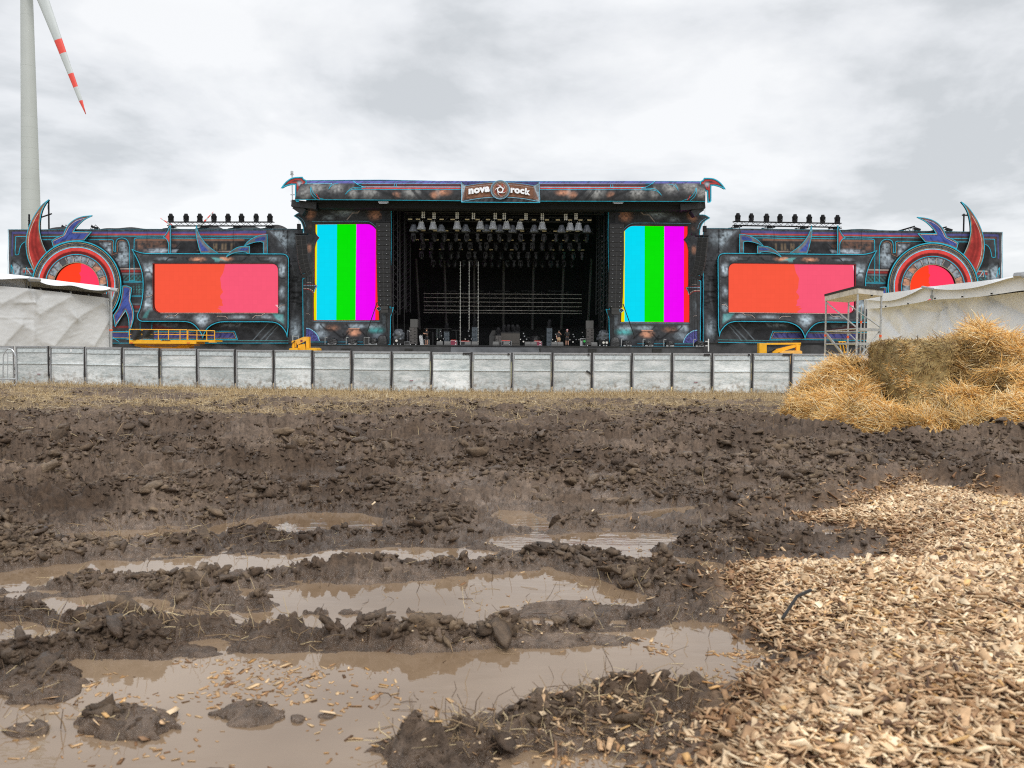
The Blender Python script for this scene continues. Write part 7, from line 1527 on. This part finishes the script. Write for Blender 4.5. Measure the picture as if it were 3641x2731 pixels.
def person(label, x, Y, face, pose, shirt, shorts, hair, hairlen, cap=False, height=1.78):
    t = thing('person', label, 'person', (x, Y, DECKZ), 'stagehands on the deck'); k = height/1.78; E = Matrix.Rotation(face, 3, 'Z')
    def T(p): q = E @ Vector(p)*k; return (x+q.x, Y+q.y, DECKZ+q.z)      # local: faces -y
    J = dict(pel=(0, 0, .95), wst=(0, 0, 1.08), chs=(0, -.01, 1.32), nck=(0, 0, 1.48), hd0=(0, -.01, 1.56), hd1=(0, -.02, 1.66), hd2=(0, -.01, 1.74))
    for s, n in ((1, 'L'), (-1, 'R')):
        J['sh'+n] = (s*.19, 0, 1.43); J['hip'+n] = (s*.09, 0, .90); J['kn'+n] = (s*.11, -.02, .50); J['an'+n] = (s*.12, .02, .09); J['to'+n] = (s*.14, -.15, .04)
        J['el'+n], J['wr'+n] = pose[n]
    V = [J['pel'], J['wst'], J['chs'], J['nck'], J['hd0'], J['hd1'], J['hd2']]; Rr = [.11, .10, .115, .055, .075, .095, .06]; Eg = [(0, 1), (1, 2), (2, 3), (3, 4), (4, 5), (5, 6)]
    def chain(start, pts, rs):
        p = start
        for q, r in zip(pts, rs): V.append(q); Rr.append(r); Eg.append((p, len(V)-1)); p = len(V)-1
        return p
    for n in 'LR':
        s = 1 if n == 'L' else -1
        e = chain(2, [J['sh'+n], J['el'+n], J['wr'+n]], [.062, .042, .028]); w = Vector(J['wr'+n]); d = (w-Vector(J['el'+n])).normalized(); pm = w+d*.07; pe = chain(e, [tuple(pm)], [(.036)])
        sd_ = d.cross(Vector((0, -1, .3))).normalized()
        for f_ in range(4):
            b = pm+d*.03+sd_*(.024*(f_-1.5)); ln = (.065, .08, .074, .055)[f_]; chain(pe, [tuple(b), tuple(b+d*ln*.5), tuple(b+d*ln*.85+Vector((0, -.02, -.015)))], [.011, .0095, .008])
        th = w+d*.03+sd_*.045*(-1); chain(e, [tuple(th), tuple(th+d*.05-sd_*.015)], [.012, .009])
        chain(0, [J['hip'+n], J['kn'+n], J['an'+n], J['to'+n]], [.088, .055, .038, .036])
    skinned('body', [T(v) for v in V], Eg, [r*k for r in Rr], M['skin'], t, 1)
    V2 = [J['pel'], J['wst'], J['chs'], (0, 0, 1.46)]; R2 = [.18, .17, .195, .075]; E2 = [(0, 1), (1, 2), (2, 3)]
    for n in 'LR':
        sh, el = Vector(J['sh'+n]), Vector(J['el'+n]); V2 += [tuple(sh), tuple(sh.lerp(el, .92))]; R2 += [.09, .072]; E2 += [(2, len(V2)-2), (len(V2)-2, len(V2)-1)]
    skinned('shirt', [T(v) for v in V2], E2, [r*k for r in R2], shirt, t, 2)
    V3 = [(0, 0, 1.0), (0, 0, .93)]; R3 = [.17, .18]; E3 = [(0, 1)]
    for n in 'LR': hp, kn = Vector(J['hip'+n]), Vector(J['kn'+n]); V3 += [tuple(hp), tuple(hp.lerp(kn, .9))]; R3 += [.13, .11]; E3 += [(1, len(V3)-2), (len(V3)-2, len(V3)-1)]
    skinned('shorts', [T(v) for v in V3], E3, [r*k for r in R3], shorts, t, 2)
    for n in 'LR': skinned('shoe', [T((J['an'+n][0], .05, .05)), T((J['to'+n][0], -.12, .04))], [(0, 1)], [.058, .046], M['case'] if not cap else M['white'], t, 1)
    hm = MB()
    for (r0, z0, y0) in ((0, 0, 0),):
        prof = [(.02, .135), (.07, .12), (.105, .07), (.112, .02), (.108, -.02*hairlen-.01)]; hm.lathe(T((0, .012, 1.665)), [(a*k, b*k) for a, b in prof], 14)
    hm.build('cap' if cap else 'hair', hair, t, smooth=True)
    fm = MB(); fm.box(T((0, -.118, 1.63)), (.025, .03, .035), rz=face); fm.build('nose', M['skin'], t)
    fm = MB(); fm.box(T((-.035, -.108, 1.66)), (.022, .012, .012), rz=face); fm.box(T((.035, -.108, 1.66)), (.022, .012, .012), rz=face); fm.box(T((0, -.105, 1.585)), (.05, .01, .01), rz=face); fm.build('face_features', M['maroon'], t)
    return t
c_black = mat('black_shirt', (.012, .012, .013), .9); c_blk2 = mat('black_shorts', (.02, .02, .024), .9); c_tan = mat('tan_shorts', (.48, .34, .20), .85)
person('person in black shirt and shorts holding a box, left side of the deck', P(*sA(948, 740), 86.0)[0], 86.0, R(-38), {'L': ((.25, -.12, 1.16), (.08, -.36, 1.22)), 'R': ((-.25, -.12, 1.16), (-.08, -.36, 1.24))}, c_black, c_blk2, mat('brown_hair', (.05, .03, .02), .8), 1.)
person('person in black shirt and tan shorts with a hand at the mouth', P(*sB(2120, 740), 86.6)[0], 86.6, R(6), {'L': ((.27, -.10, 1.22), (.08, -.22, 1.48)), 'R': ((-.25, -.02, 1.14), (-.26, -.16, .94))}, mat('dark_shirt', (.03, .025, .025), .9), c_tan, mat('dark_hair', (.02, .016, .014), .8), 1., height=1.7)
person('person with pinkish hair in black shirt and long black shorts', P(*sC(112, 760), 85.5)[0], 85.5, R(180), {'L': ((.26, -.10, 1.18), (.10, -.30, 1.2)), 'R': ((-.26, -.10, 1.18), (-.10, -.30, 1.2))}, c_black, c_blk2, mat('pink_hair', (.55, .30, .33), .7), 2.5, height=1.78)
# ------------------------------------------------------------------ scatter: straw, stubble, chips
def rot_frames(n, rng, d=None):
    pass
def ribbons(name, base, dirs, length, width, col, material, parent=None, bend=None, kind=None, rng=RNG, normal=None):
    """many thin three-sided blades in one mesh: base points, unit directions, lengths, widths, colours"""
    n = len(base); up = rng.normal(size=(n, 3)); side = np.cross(dirs, up); side /= np.linalg.norm(side, axis=1, keepdims=True)+1e-9; oth = np.cross(dirs, side)
    bend = np.zeros((n, 3)) if bend is None else bend; P0 = base; P1 = base+dirs*(length*.5)[:, None]+bend*(length*.10)[:, None]; P2 = base+dirs*length[:, None]-bend*(length*.12)[:, None]
    w = (width/2)[:, None]; V = np.stack([P0-side*w, P0+side*w, P1-side*w, P1+side*w, P2-side*w*.7, P2+side*w*.7, P0+oth*w*.9, P1+oth*w*.9, P2+oth*w*.6], 1).reshape(-1, 3)
    b = (np.arange(n)*9)[:, None]; F = np.concatenate([b+np.array([[0, 1, 3, 2]]), b+np.array([[2, 3, 5, 4]]), b+np.array([[1, 6, 7, 3]]), b+np.array([[3, 7, 8, 5]]), b+np.array([[6, 0, 2, 7]]), b+np.array([[7, 2, 4, 8]])])
    return newmesh(name, V, F, material, parent, (0, 0, 0) if parent is None else None, False, np.repeat(col, 9, 0))
M['straw'] = mat('straw', rough=.55, vcol='Col', noise=.15, nscale=9, spec=.35)
def smat(): return M['straw']
def unit(v): return v/(np.linalg.norm(v, axis=-1, keepdims=True)+1e-9)
# --- stubble strip before the barrier and on the mud
def stubble():
    rng = np.random.default_rng(5); out = []
    n = 150000; Y = 11.5+(23.2-11.5)*rng.random(n)**.8; X = (rng.random(n)*2-1)*.70*Y
    wgt = sst(12.5, 17, Y+2.4*(fbm(X*.5, Y*.9, 3, 63)-.5))*np.clip(fbm(X*.6, Y*1.8, 4, 64)*4.2-1.9, 0, 1); wgt = np.maximum(wgt*.85, sst(20.2, 21.5, Y+3.4*(fbm(X*.35, Y*.8, 4, 66)-.5)-1.2*sst(0, -8, X))*.98)
    wgt = np.maximum(wgt, .03)
    k = rng.random(n) < wgt; X, Y = X[k], Y[k]; n = len(X); Z = height(X, Y)
    upright = (rng.random(n) < np.where(Y > 18.5, .62, .25)); th = rng.random(n)*2*math.pi
    el = np.where(upright, rng.uniform(.7, 1.5, n), rng.uniform(-.02, .35, n)); d = np.stack([np.cos(th)*np.cos(el), np.sin(th)*np.cos(el), np.sin(el)], 1)
    L_ = np.where(upright, rng.uniform(.05, .19, n), rng.uniform(.10, .30, n)); wd = rng.uniform(.004, .0085, n)
    a = rng.random(n)[:, None]; c = np.array([.62, .47, .26])*a+np.array([.36, .25, .12])*(1-a); m = rng.random(n) < .12; c[m] = [.16, .11, .07]; m = rng.random(n) < .10; c[m] = [.78, .66, .44]
    o = ribbons('stubble', np.stack([X, Y, Z-.005], 1), d, L_, wd, c, smat(), bend=rng.normal(size=(n, 3))*.5); tag(o, 'short bleached straw stubble before the barrier', 'stubble', kind='stuff')
stubble()
def litter():
    """twigs and old straw trodden into the mud of the foreground"""
    rng = np.random.default_rng(8); B_ = []; 
    zones = [(0, 720, 1335, 1400, 520, .10), (0, 520, 860, 930, 60, .16), (60, 620, 1140, 1190, 260, .13), (0, 2212, 960, 1340, 900, .09), (820, 1500, 1500, 1640, 420, .10), (1180, 1560, 1440, 1600, 260, .08), (0, 2212, 900, 1100, 900, .13), (930, 1450, 1250, 1330, 60, .12), (0, 300, 1400, 1600, 160, .08), (600, 1500, 1330, 1420, 260, .08), (200, 1700, 1180, 1300, 420, .08), (1450, 1650, 1180, 1500, 160, .07), (900, 1300, 1580, 1650, 200, .09), (40, 1300, 830, 1000, 500, .18)]
    for (x0, x1, y0, y1, n, L0) in zones:
        q = GV(K*rng.uniform(x0, x1, n), K*rng.uniform(y0, y1, n)); X, Y = q[:, 0], q[:, 1]; Z = height(X, Y); wet = Z < .004
        keep = (~wet) | (rng.random(n) < .25); X, Y, Z, wet = X[keep], Y[keep], np.maximum(Z[keep], 0), wet[keep]; n = len(X); th = rng.random(n)*2*math.pi; el = np.where(rng.random(n) < .22, rng.uniform(.5, 1.4, n), rng.uniform(-.05, .35, n)); el = np.where(wet, np.where(rng.random(n) < .5, rng.uniform(.6, 1.4, n), .01), el)
        d = np.stack([np.cos(th)*np.cos(el), np.sin(th)*np.cos(el), np.sin(el)], 1); L_ = L0*rng.uniform(.35, 1.25, n); w = rng.uniform(.002, .0042, n)*np.clip(Y/5, 1, 2.2); a = rng.random(n)
        c = np.where((a < .45)[:, None], np.array([.12, .075, .045]), np.where((a < .8)[:, None], np.array([.34, .235, .13]), np.array([.55, .43, .25])))
        B_.append((np.stack([X, Y, Z+.002], 1), d, L_, w, c))
    cat_ = [np.concatenate([b[i] for b in B_]) for i in range(5)]; n = len(cat_[0])
    o = ribbons('straw_litter', *cat_[:4], cat_[4], smat(), bend=rng.normal(size=(n, 3))*.6); tag(o, 'broken twigs and wet straw trodden into the mud', 'litter', kind='stuff')
litter()
# --- wood chips
def chips(name, X, Y, Z, rng, size, flat, col, label, kind='stuff'):
    n = len(X); L_ = size*np.clip(rng.lognormal(-.35, .55, n), .12, 2.0); w = L_*rng.uniform(.22, .55, n); t = np.minimum(w*.5, rng.uniform(.0025, .008, n)*size/.045); w = np.maximum(w, .004)
    th = rng.random(n)*2*math.pi; p = rng.normal(size=n)*flat; r = rng.normal(size=n)*flat*1.5
    a = np.stack([np.cos(th)*np.cos(p), np.sin(th)*np.cos(p), np.sin(p)], 1); u = unit(np.cross(a, np.stack([np.sin(r)*.6, np.cos(r)*.3, np.cos(r)], 1))); v = np.cross(u, a)
    c = np.stack([X, Y, Z], 1); V = []; sg = [(-1, -1, -1), (1, -1, -1), (1, 1, -1), (-1, 1, -1), (-1, -1, 1), (1, -1, 1), (1, 1, 1), (-1, 1, 1)]
    for (i, j, k) in sg:
        tp = rng.uniform(.45, 1.05, n); V.append(c+a*(i*L_/2*rng.uniform(.75, 1.05, n))[:, None]+u*(j*w/2*tp)[:, None]+v*(k*t/2*rng.uniform(.6, 1, n))[:, None])
    V = np.stack(V, 1).reshape(-1, 3); b = (np.arange(n)*8)[:, None]
    F = np.concatenate([b+np.array([f]) for f in ((3, 2, 1, 0), (4, 5, 6, 7), (0, 1, 5, 4), (1, 2, 6, 5), (2, 3, 7, 6), (3, 0, 4, 7))])
    o = newmesh(name, V, F, M['chip'], None, (0, 0, 0), False, np.repeat(col, 8, 0)); tag(o, label, 'wood chips', kind=kind); return o
M['chip'] = mat('wood_chip', rough=.7, vcol='Col', noise=.22, nscale=60, spec=.25)
def chipcol(n, rng, dark):
    pal = np.array([[.76, .56, .35], [.86, .69, .47], [.64, .43, .25], [.50, .32, .18], [.33, .20, .115], [.14, .085, .055], [.78, .50, .22]]); pr = np.array([.28, .25, .18, .12, .09, .05, .03])
    c = pal[rng.choice(7, n, p=pr)]*rng.uniform(.82, 1.12, (n, 1)); dk = dark[:, None]; return c*(1-dk)+c*np.array([.36, .26, .19])*dk
def chip_heap():
    rng = np.random.default_rng(21); n = 300000; u = rng.random(n); Y = 1.6+(8.2-1.6)*rng.random(n)**1.15; X = rng.uniform(-.1, .78, n)*Y
    px_, py_ = to_px(X, Y, np.zeros(n)); dc = chip_d(X, Y); rag = .22*(fbm(X*3, Y*3, 4, 71)-.5)+.16*(fbm(X*11, Y*11, 2, 72)-.5)
    wgt = (sst(.04, -.22, dc+rag)+.10*sst(.45, .0, dc+rag))*Y/8.2
    wgt *= (.35+.65*sst(-.0, -.45, dc+rag*.6))
    k = rng.random(n) < np.clip(wgt*1.5, 0, 1)*np.where(Y > 4, .9, 1.0); X, Y, dc, rag = X[k], Y[k], dc[k], rag[k]; n = len(X); Z = height(X, Y)+rng.uniform(-.004, .016, n)*sst(.1, -.3, dc)+.004
    patch = np.clip(fbm(X*1.5, Y*1.5, 4, 73)*2.6-1.25, 0, 1); dark = np.clip(sst(-.42, .0, dc+rag)*.95+.75*patch, 0, 1)*rng.uniform(.5, 1.0, n)
    size = np.where(Y < 4, .043, .046)*rng.uniform(.8, 1.25, n)
    chips('wood_chip_heap', X, Y, Z, rng, size, .38, chipcol(n, rng, dark), 'spread heap of pale wood chips over the right foreground mud'); print('chips', n)
chip_heap()
def loose_chips():
    rng = np.random.default_rng(22); XS = []; 
    for (x0, x1, y0, y1, n) in ((160, 860, 1425, 1530, 330), (360, 700, 1425, 1500, 200), (200, 1500, 1480, 1659, 420), (1000, 1500, 1260, 1320, 90), (1500, 1750, 1150, 1480, 900), (1400, 1700, 1370, 1420, 420), (1560, 1760, 1060, 1110, 160), (900, 1700, 1180, 1260, 160), (1150, 1600, 1500, 1659, 700), (0, 200, 1500, 1659, 60), (0, 2212, 900, 1200, 260), (700, 1500, 1350, 1410, 120)):
        q = GV(K*rng.uniform(x0, x1, n), K*rng.uniform(y0, y1, n)); XS.append(q)
    q = np.concatenate(XS); X, Y = q[:, 0], q[:, 1]; cl_ = fbm(X*4, Y*4, 3, 75); k = cl_ > .40; X, Y = X[k], Y[k]; n = len(X); h = height(X, Y); wet = h < .002; Z = np.where(wet, .0008, h+.003)
    dark = np.where(wet, .25, .35)*rng.uniform(.4, 1.4, n); c = chipcol(n, rng, np.clip(dark, 0, 1)); c = np.where(wet[:, None], c*np.array([.78, .69, .58]), c)
    o = chips('floating_chips', X[wet], Y[wet], Z[wet], rng, .026*rng.uniform(.6, 1.2, wet.sum()), .02, c[wet], 'loose wood chips floating on the muddy puddles')
    chips('loose_chips', X[~wet], Y[~wet], Z[~wet], rng, .032*rng.uniform(.6, 1.3, (~wet).sum()), .4, c[~wet], 'loose wood chips scattered over the mud')
loose_chips()
# --- straw heaps and bale
def boxmesh(c, d, rz, seed, k=26):
    fs = []; V = []; F = []
    g = np.linspace(-1, 1, k); A_, B_ = np.meshgrid(g, g, indexing='ij'); A_, B_ = A_.ravel(), B_.ravel(); one = np.ones_like(A_); i = np.arange(k*k).reshape(k, k); q = np.stack([i[:-1, :-1], i[1:, :-1], i[1:, 1:], i[:-1, 1:]], -1).reshape(-1, 4); b = 0
    for (X, Y, Z, fl) in ((A_, -one, B_, 0), (A_, one, B_, 1), (-one, A_, B_, 1), (one, A_, B_, 0), (A_, B_, one, 0)):
        V.append(np.stack([X, Y, Z], 1)); F.append((q[:, ::-1] if fl else q)+b); b += k*k
    V = np.concatenate(V); F = np.concatenate(F); n = V/np.linalg.norm(V, axis=1, keepdims=True); r = np.abs(V**10).sum(1)**(1/10.); V = V/r[:, None]
    w = V*np.array(d)/2; w = w+n*(.10*(fbm(w[:, 0]*3+w[:, 1]*3+seed, w[:, 2]*3, 3, 5)-.5)+.05*(fbm(w[:, 0]*11+w[:, 1]*9, w[:, 2]*11, 3, 6)-.5))[:, None]
    cs, sn = math.cos(rz), math.sin(rz); return np.stack([c[0]+w[:, 0]*cs-w[:, 1]*sn, c[1]+w[:, 0]*sn+w[:, 1]*cs, c[2]+w[:, 2]], 1), F
def heapmesh(root, bumps, box, n_str, tone, seed, part='packed_straw', res=.03, olive=0., extra=None):
    rng = np.random.default_rng(seed); x0, x1, y0, y1 = box; y0 += DYH; y1 += DYH; nx = int((x1-x0)/res); ny = int((y1-y0)/res); X, Y = np.meshgrid(np.linspace(x0, x1, nx), np.linspace(y0, y1, ny), indexing='ij')
    bumps = [(q[0], q[1]+DYH)+tuple(q[2:]) for q in bumps]
    def H(X, Y, rough=True):
        n1 = fbm(X*1.6+seed, Y*1.6, 4, 800+seed)-.5; n2 = fbm(X*6+seed, Y*6, 3, 810+seed)-.5; n3 = fbm(X*14, Y*14, 2, 820)-.5; z = np.zeros_like(X)-.12
        for (cx, cy, rx, ry, h, p, rot, e) in bumps:
            c, s = math.cos(rot), math.sin(rot); dx, dy = X-cx, Y-cy; a = (dx*c+dy*s)/rx; b = (-dx*s+dy*c)/ry; a = a+n1*.35/max(rx, .5); b = b+n1*.3/max(ry, .5)+n2*.10
            q = (np.abs(a)**p+np.abs(b)**p)**(1/p); z = np.maximum(z, .96*h*np.clip(1-q**e, -.2, 1)**(1/e)if False else h*np.where(q < 1, np.clip(1-q**e, 0, 1)**(.55), 0)-.1*(q >= 1))
        return z+np.where(z > 0, n2*.15+n3*.05+n1*.20, 0)
    Z = H(X, Y); V = np.stack([X, Y, Z], -1).reshape(-1, 3); i = np.arange(nx*ny).reshape(nx, ny); F = np.stack([i[:-1, :-1], i[1:, :-1], i[1:, 1:], i[:-1, 1:]], -1).reshape(-1, 4)
    keep = Z.reshape(-1)[F].max(1) > -.05; F = F[keep]; used = np.unique(F); mp = np.zeros(len(V), int); mp[used] = np.arange(len(used)); V = V[used]; F = mp[F]
    if extra is not None: F = np.concatenate([F, extra[1]+len(V)]); V = np.concatenate([V, extra[0]])
    base = np.array([.70, .46, .19]) if not olive else np.array([.30, .22, .09]); cc = base*(.6+.8*fbm(V[:, 0]*12, V[:, 1]*12+V[:, 2]*9, 3, 4))[:, None]; newmesh(part, V, F, smat(), root, None, False, cc)
    # loose straws all over the surface
    tri = V[F[:, [0, 1, 2]]]; nr = np.cross(V[F[:, 1]]-V[F[:, 0]], V[F[:, 3]]-V[F[:, 0]]); ar = np.linalg.norm(nr, axis=1); nr = nr/(ar[:, None]+1e-9)
    vis = (V[F[:, 0], 2] > -.02)*ar*(1+1.2*(nr[:, 1] < .2)); print('straw', n_str); f = rng.choice(len(F), n_str, p=vis/vis.sum()); u, v = rng.random((2, n_str, 1)); pt = V[F[f, 0]]+(V[F[f, 1]]-V[F[f, 0]])*u+(V[F[f, 3]]-V[F[f, 0]])*v; N_ = nr[f]
    ang = (fbm(pt[:, 0]*1.5+pt[:, 2]*1.3, pt[:, 1]*1.5+pt[:, 2], 3, 850+seed)-.5)*4.5+rng.normal(size=n_str)*.42+math.pi*(rng.random(n_str) < .5)
    t1 = unit(np.cross(N_, np.array([0, 0, 1.])+1e-3)); t2 = np.cross(N_, t1); d = t1*np.cos(ang)[:, None]+t2*np.sin(ang)[:, None]; lift = rng.uniform(-.07, .09, n_str)*(.6 if olive else 1); wild = rng.random(n_str) < .022; lift = np.where(wild, rng.uniform(.4, 1.1, n_str), lift); d = unit(d+N_*lift[:, None])
    L_ = rng.uniform(.10, .40, n_str)*(.38 if olive else 1.); w = rng.uniform(.005, .0125, n_str)
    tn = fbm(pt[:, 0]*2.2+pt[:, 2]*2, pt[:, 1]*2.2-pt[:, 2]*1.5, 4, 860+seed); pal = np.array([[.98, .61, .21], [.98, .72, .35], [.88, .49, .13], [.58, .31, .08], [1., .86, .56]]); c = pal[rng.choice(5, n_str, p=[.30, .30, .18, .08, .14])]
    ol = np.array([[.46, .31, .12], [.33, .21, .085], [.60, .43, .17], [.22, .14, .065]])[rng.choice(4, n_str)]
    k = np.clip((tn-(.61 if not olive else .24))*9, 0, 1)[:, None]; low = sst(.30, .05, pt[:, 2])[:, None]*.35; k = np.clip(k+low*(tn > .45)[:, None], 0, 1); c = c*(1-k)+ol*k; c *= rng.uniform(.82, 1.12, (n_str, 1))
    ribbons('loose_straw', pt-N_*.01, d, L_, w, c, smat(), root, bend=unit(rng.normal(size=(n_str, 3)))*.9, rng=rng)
def gx(px, Y): return P(px, 1300, Y-.75)[0]
DYH = -.75
hl = thing('straw_heap', 'low golden heap of loose straw left of the upright bale', 'straw heap', (gx(3020, 14), 14.0, 0), 'straw dumped on the field')
heapmesh(hl, [(gx(3035, 14.4), 14.5, .90, 1.15, 1.04, 2.6, 0, 1.8), (gx(3160, 14.2), 14.3, .92, 1.05, .94, 2.6, 0, 1.8), (gx(2935, 14.0), 13.9, .56, .75, .58, 2.4, .3, 2.2), (gx(3070, 13.6), 13.45, .30, .85, .72, 2.2, -.9, 2.2), (gx(3000, 13.0), 12.9, .42, .42, .38, 2.2, 0, 2.2), (gx(3120, 13.0), 12.95, .60, .45, .42, 2.2, 0, 2.2), (gx(3200, 12.8), 12.75, .5, .42, .30, 2.2, .1, 2.2)], (gx(2800, 14)-.25, gx(3330, 14)+.1, 12.1, 15.9), 40000, 0, 31)
hb_ = thing('straw_bale', 'dark upright block of pressed straw standing between the two loose heaps', 'straw bale', (gx(3268, 13.1), 13.3, 0), 'straw dumped on the field')
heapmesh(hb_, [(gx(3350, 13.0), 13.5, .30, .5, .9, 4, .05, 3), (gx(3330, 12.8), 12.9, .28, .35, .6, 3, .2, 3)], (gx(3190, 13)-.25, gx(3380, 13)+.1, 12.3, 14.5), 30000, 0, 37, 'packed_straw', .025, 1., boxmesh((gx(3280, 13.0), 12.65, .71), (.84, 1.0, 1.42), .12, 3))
hr = thing('straw_heap', 'tall golden heap of loose straw running out of the right edge of the photo', 'straw heap', (gx(3500, 13), 13.3, 0), 'straw dumped on the field')
heapmesh(hr, [(gx(3485, 13.6), 13.7, .48, .75, 1.74, 2.2, 0, 2.0), (gx(3470, 13.6), 14.0, .62, .8, 1.46, 4, 0, 4), (gx(3590, 13.4), 13.6, .75, 1.0, 1.50, 2.6, 0, 2.2), (gx(3700, 13.2), 13.4, .8, 1.2, 1.22, 2.6, 0, 2), (gx(3560, 12.9), 12.9, .55, .5, 1.05, 2.2, .5, 2.2), (gx(3470, 12.6), 12.75, .62, .30, .72, 2.2, .15, 2.2), (gx(3420, 12.3), 12.45, .75, .45, .42, 2.4, 0, 2.2), (gx(3540, 12.2), 12.25, .75, .52, .50, 2.3, 0, 2.2), (gx(3680, 12.0), 12.1, .7, .5, .62, 2.3, 0, 2.2), (gx(3640, 12.6), 12.8, .5, .6, .95, 2.3, 0, 2.2)], (gx(3240, 12.6)-.2, gx(3850, 13)+.1, 11.5, 15.2), 52000, 0, 41)
# a small block of wood and a plank lying in the mud
mb = MB(); p = GV(1975., 1458.); mb.box((float(p[0]), float(p[1]), .075), (.32, .16, .1)); o = mb.build('wooden_block', mat('pale_wood', (.42, .30, .24), .7, 0, .3, 20), None); tag(o, 'small pale wooden block lying at the edge of the stubble', 'wooden block')
q = GV(np.array([2780., 2880.]), np.array([2280., 2228.])); mb = MB(); mb.path([(float(q[0, 0]), float(q[0, 1]), .10), (float(q[:, 0].mean()), float(q[:, 1].mean()), .17), (float(q[1, 0]), float(q[1, 1]), .17)], .008, 6); o = mb.build('black_hose', M['cable'], None); tag(o, 'short end of black hose sticking out of the wood chips', 'hose')
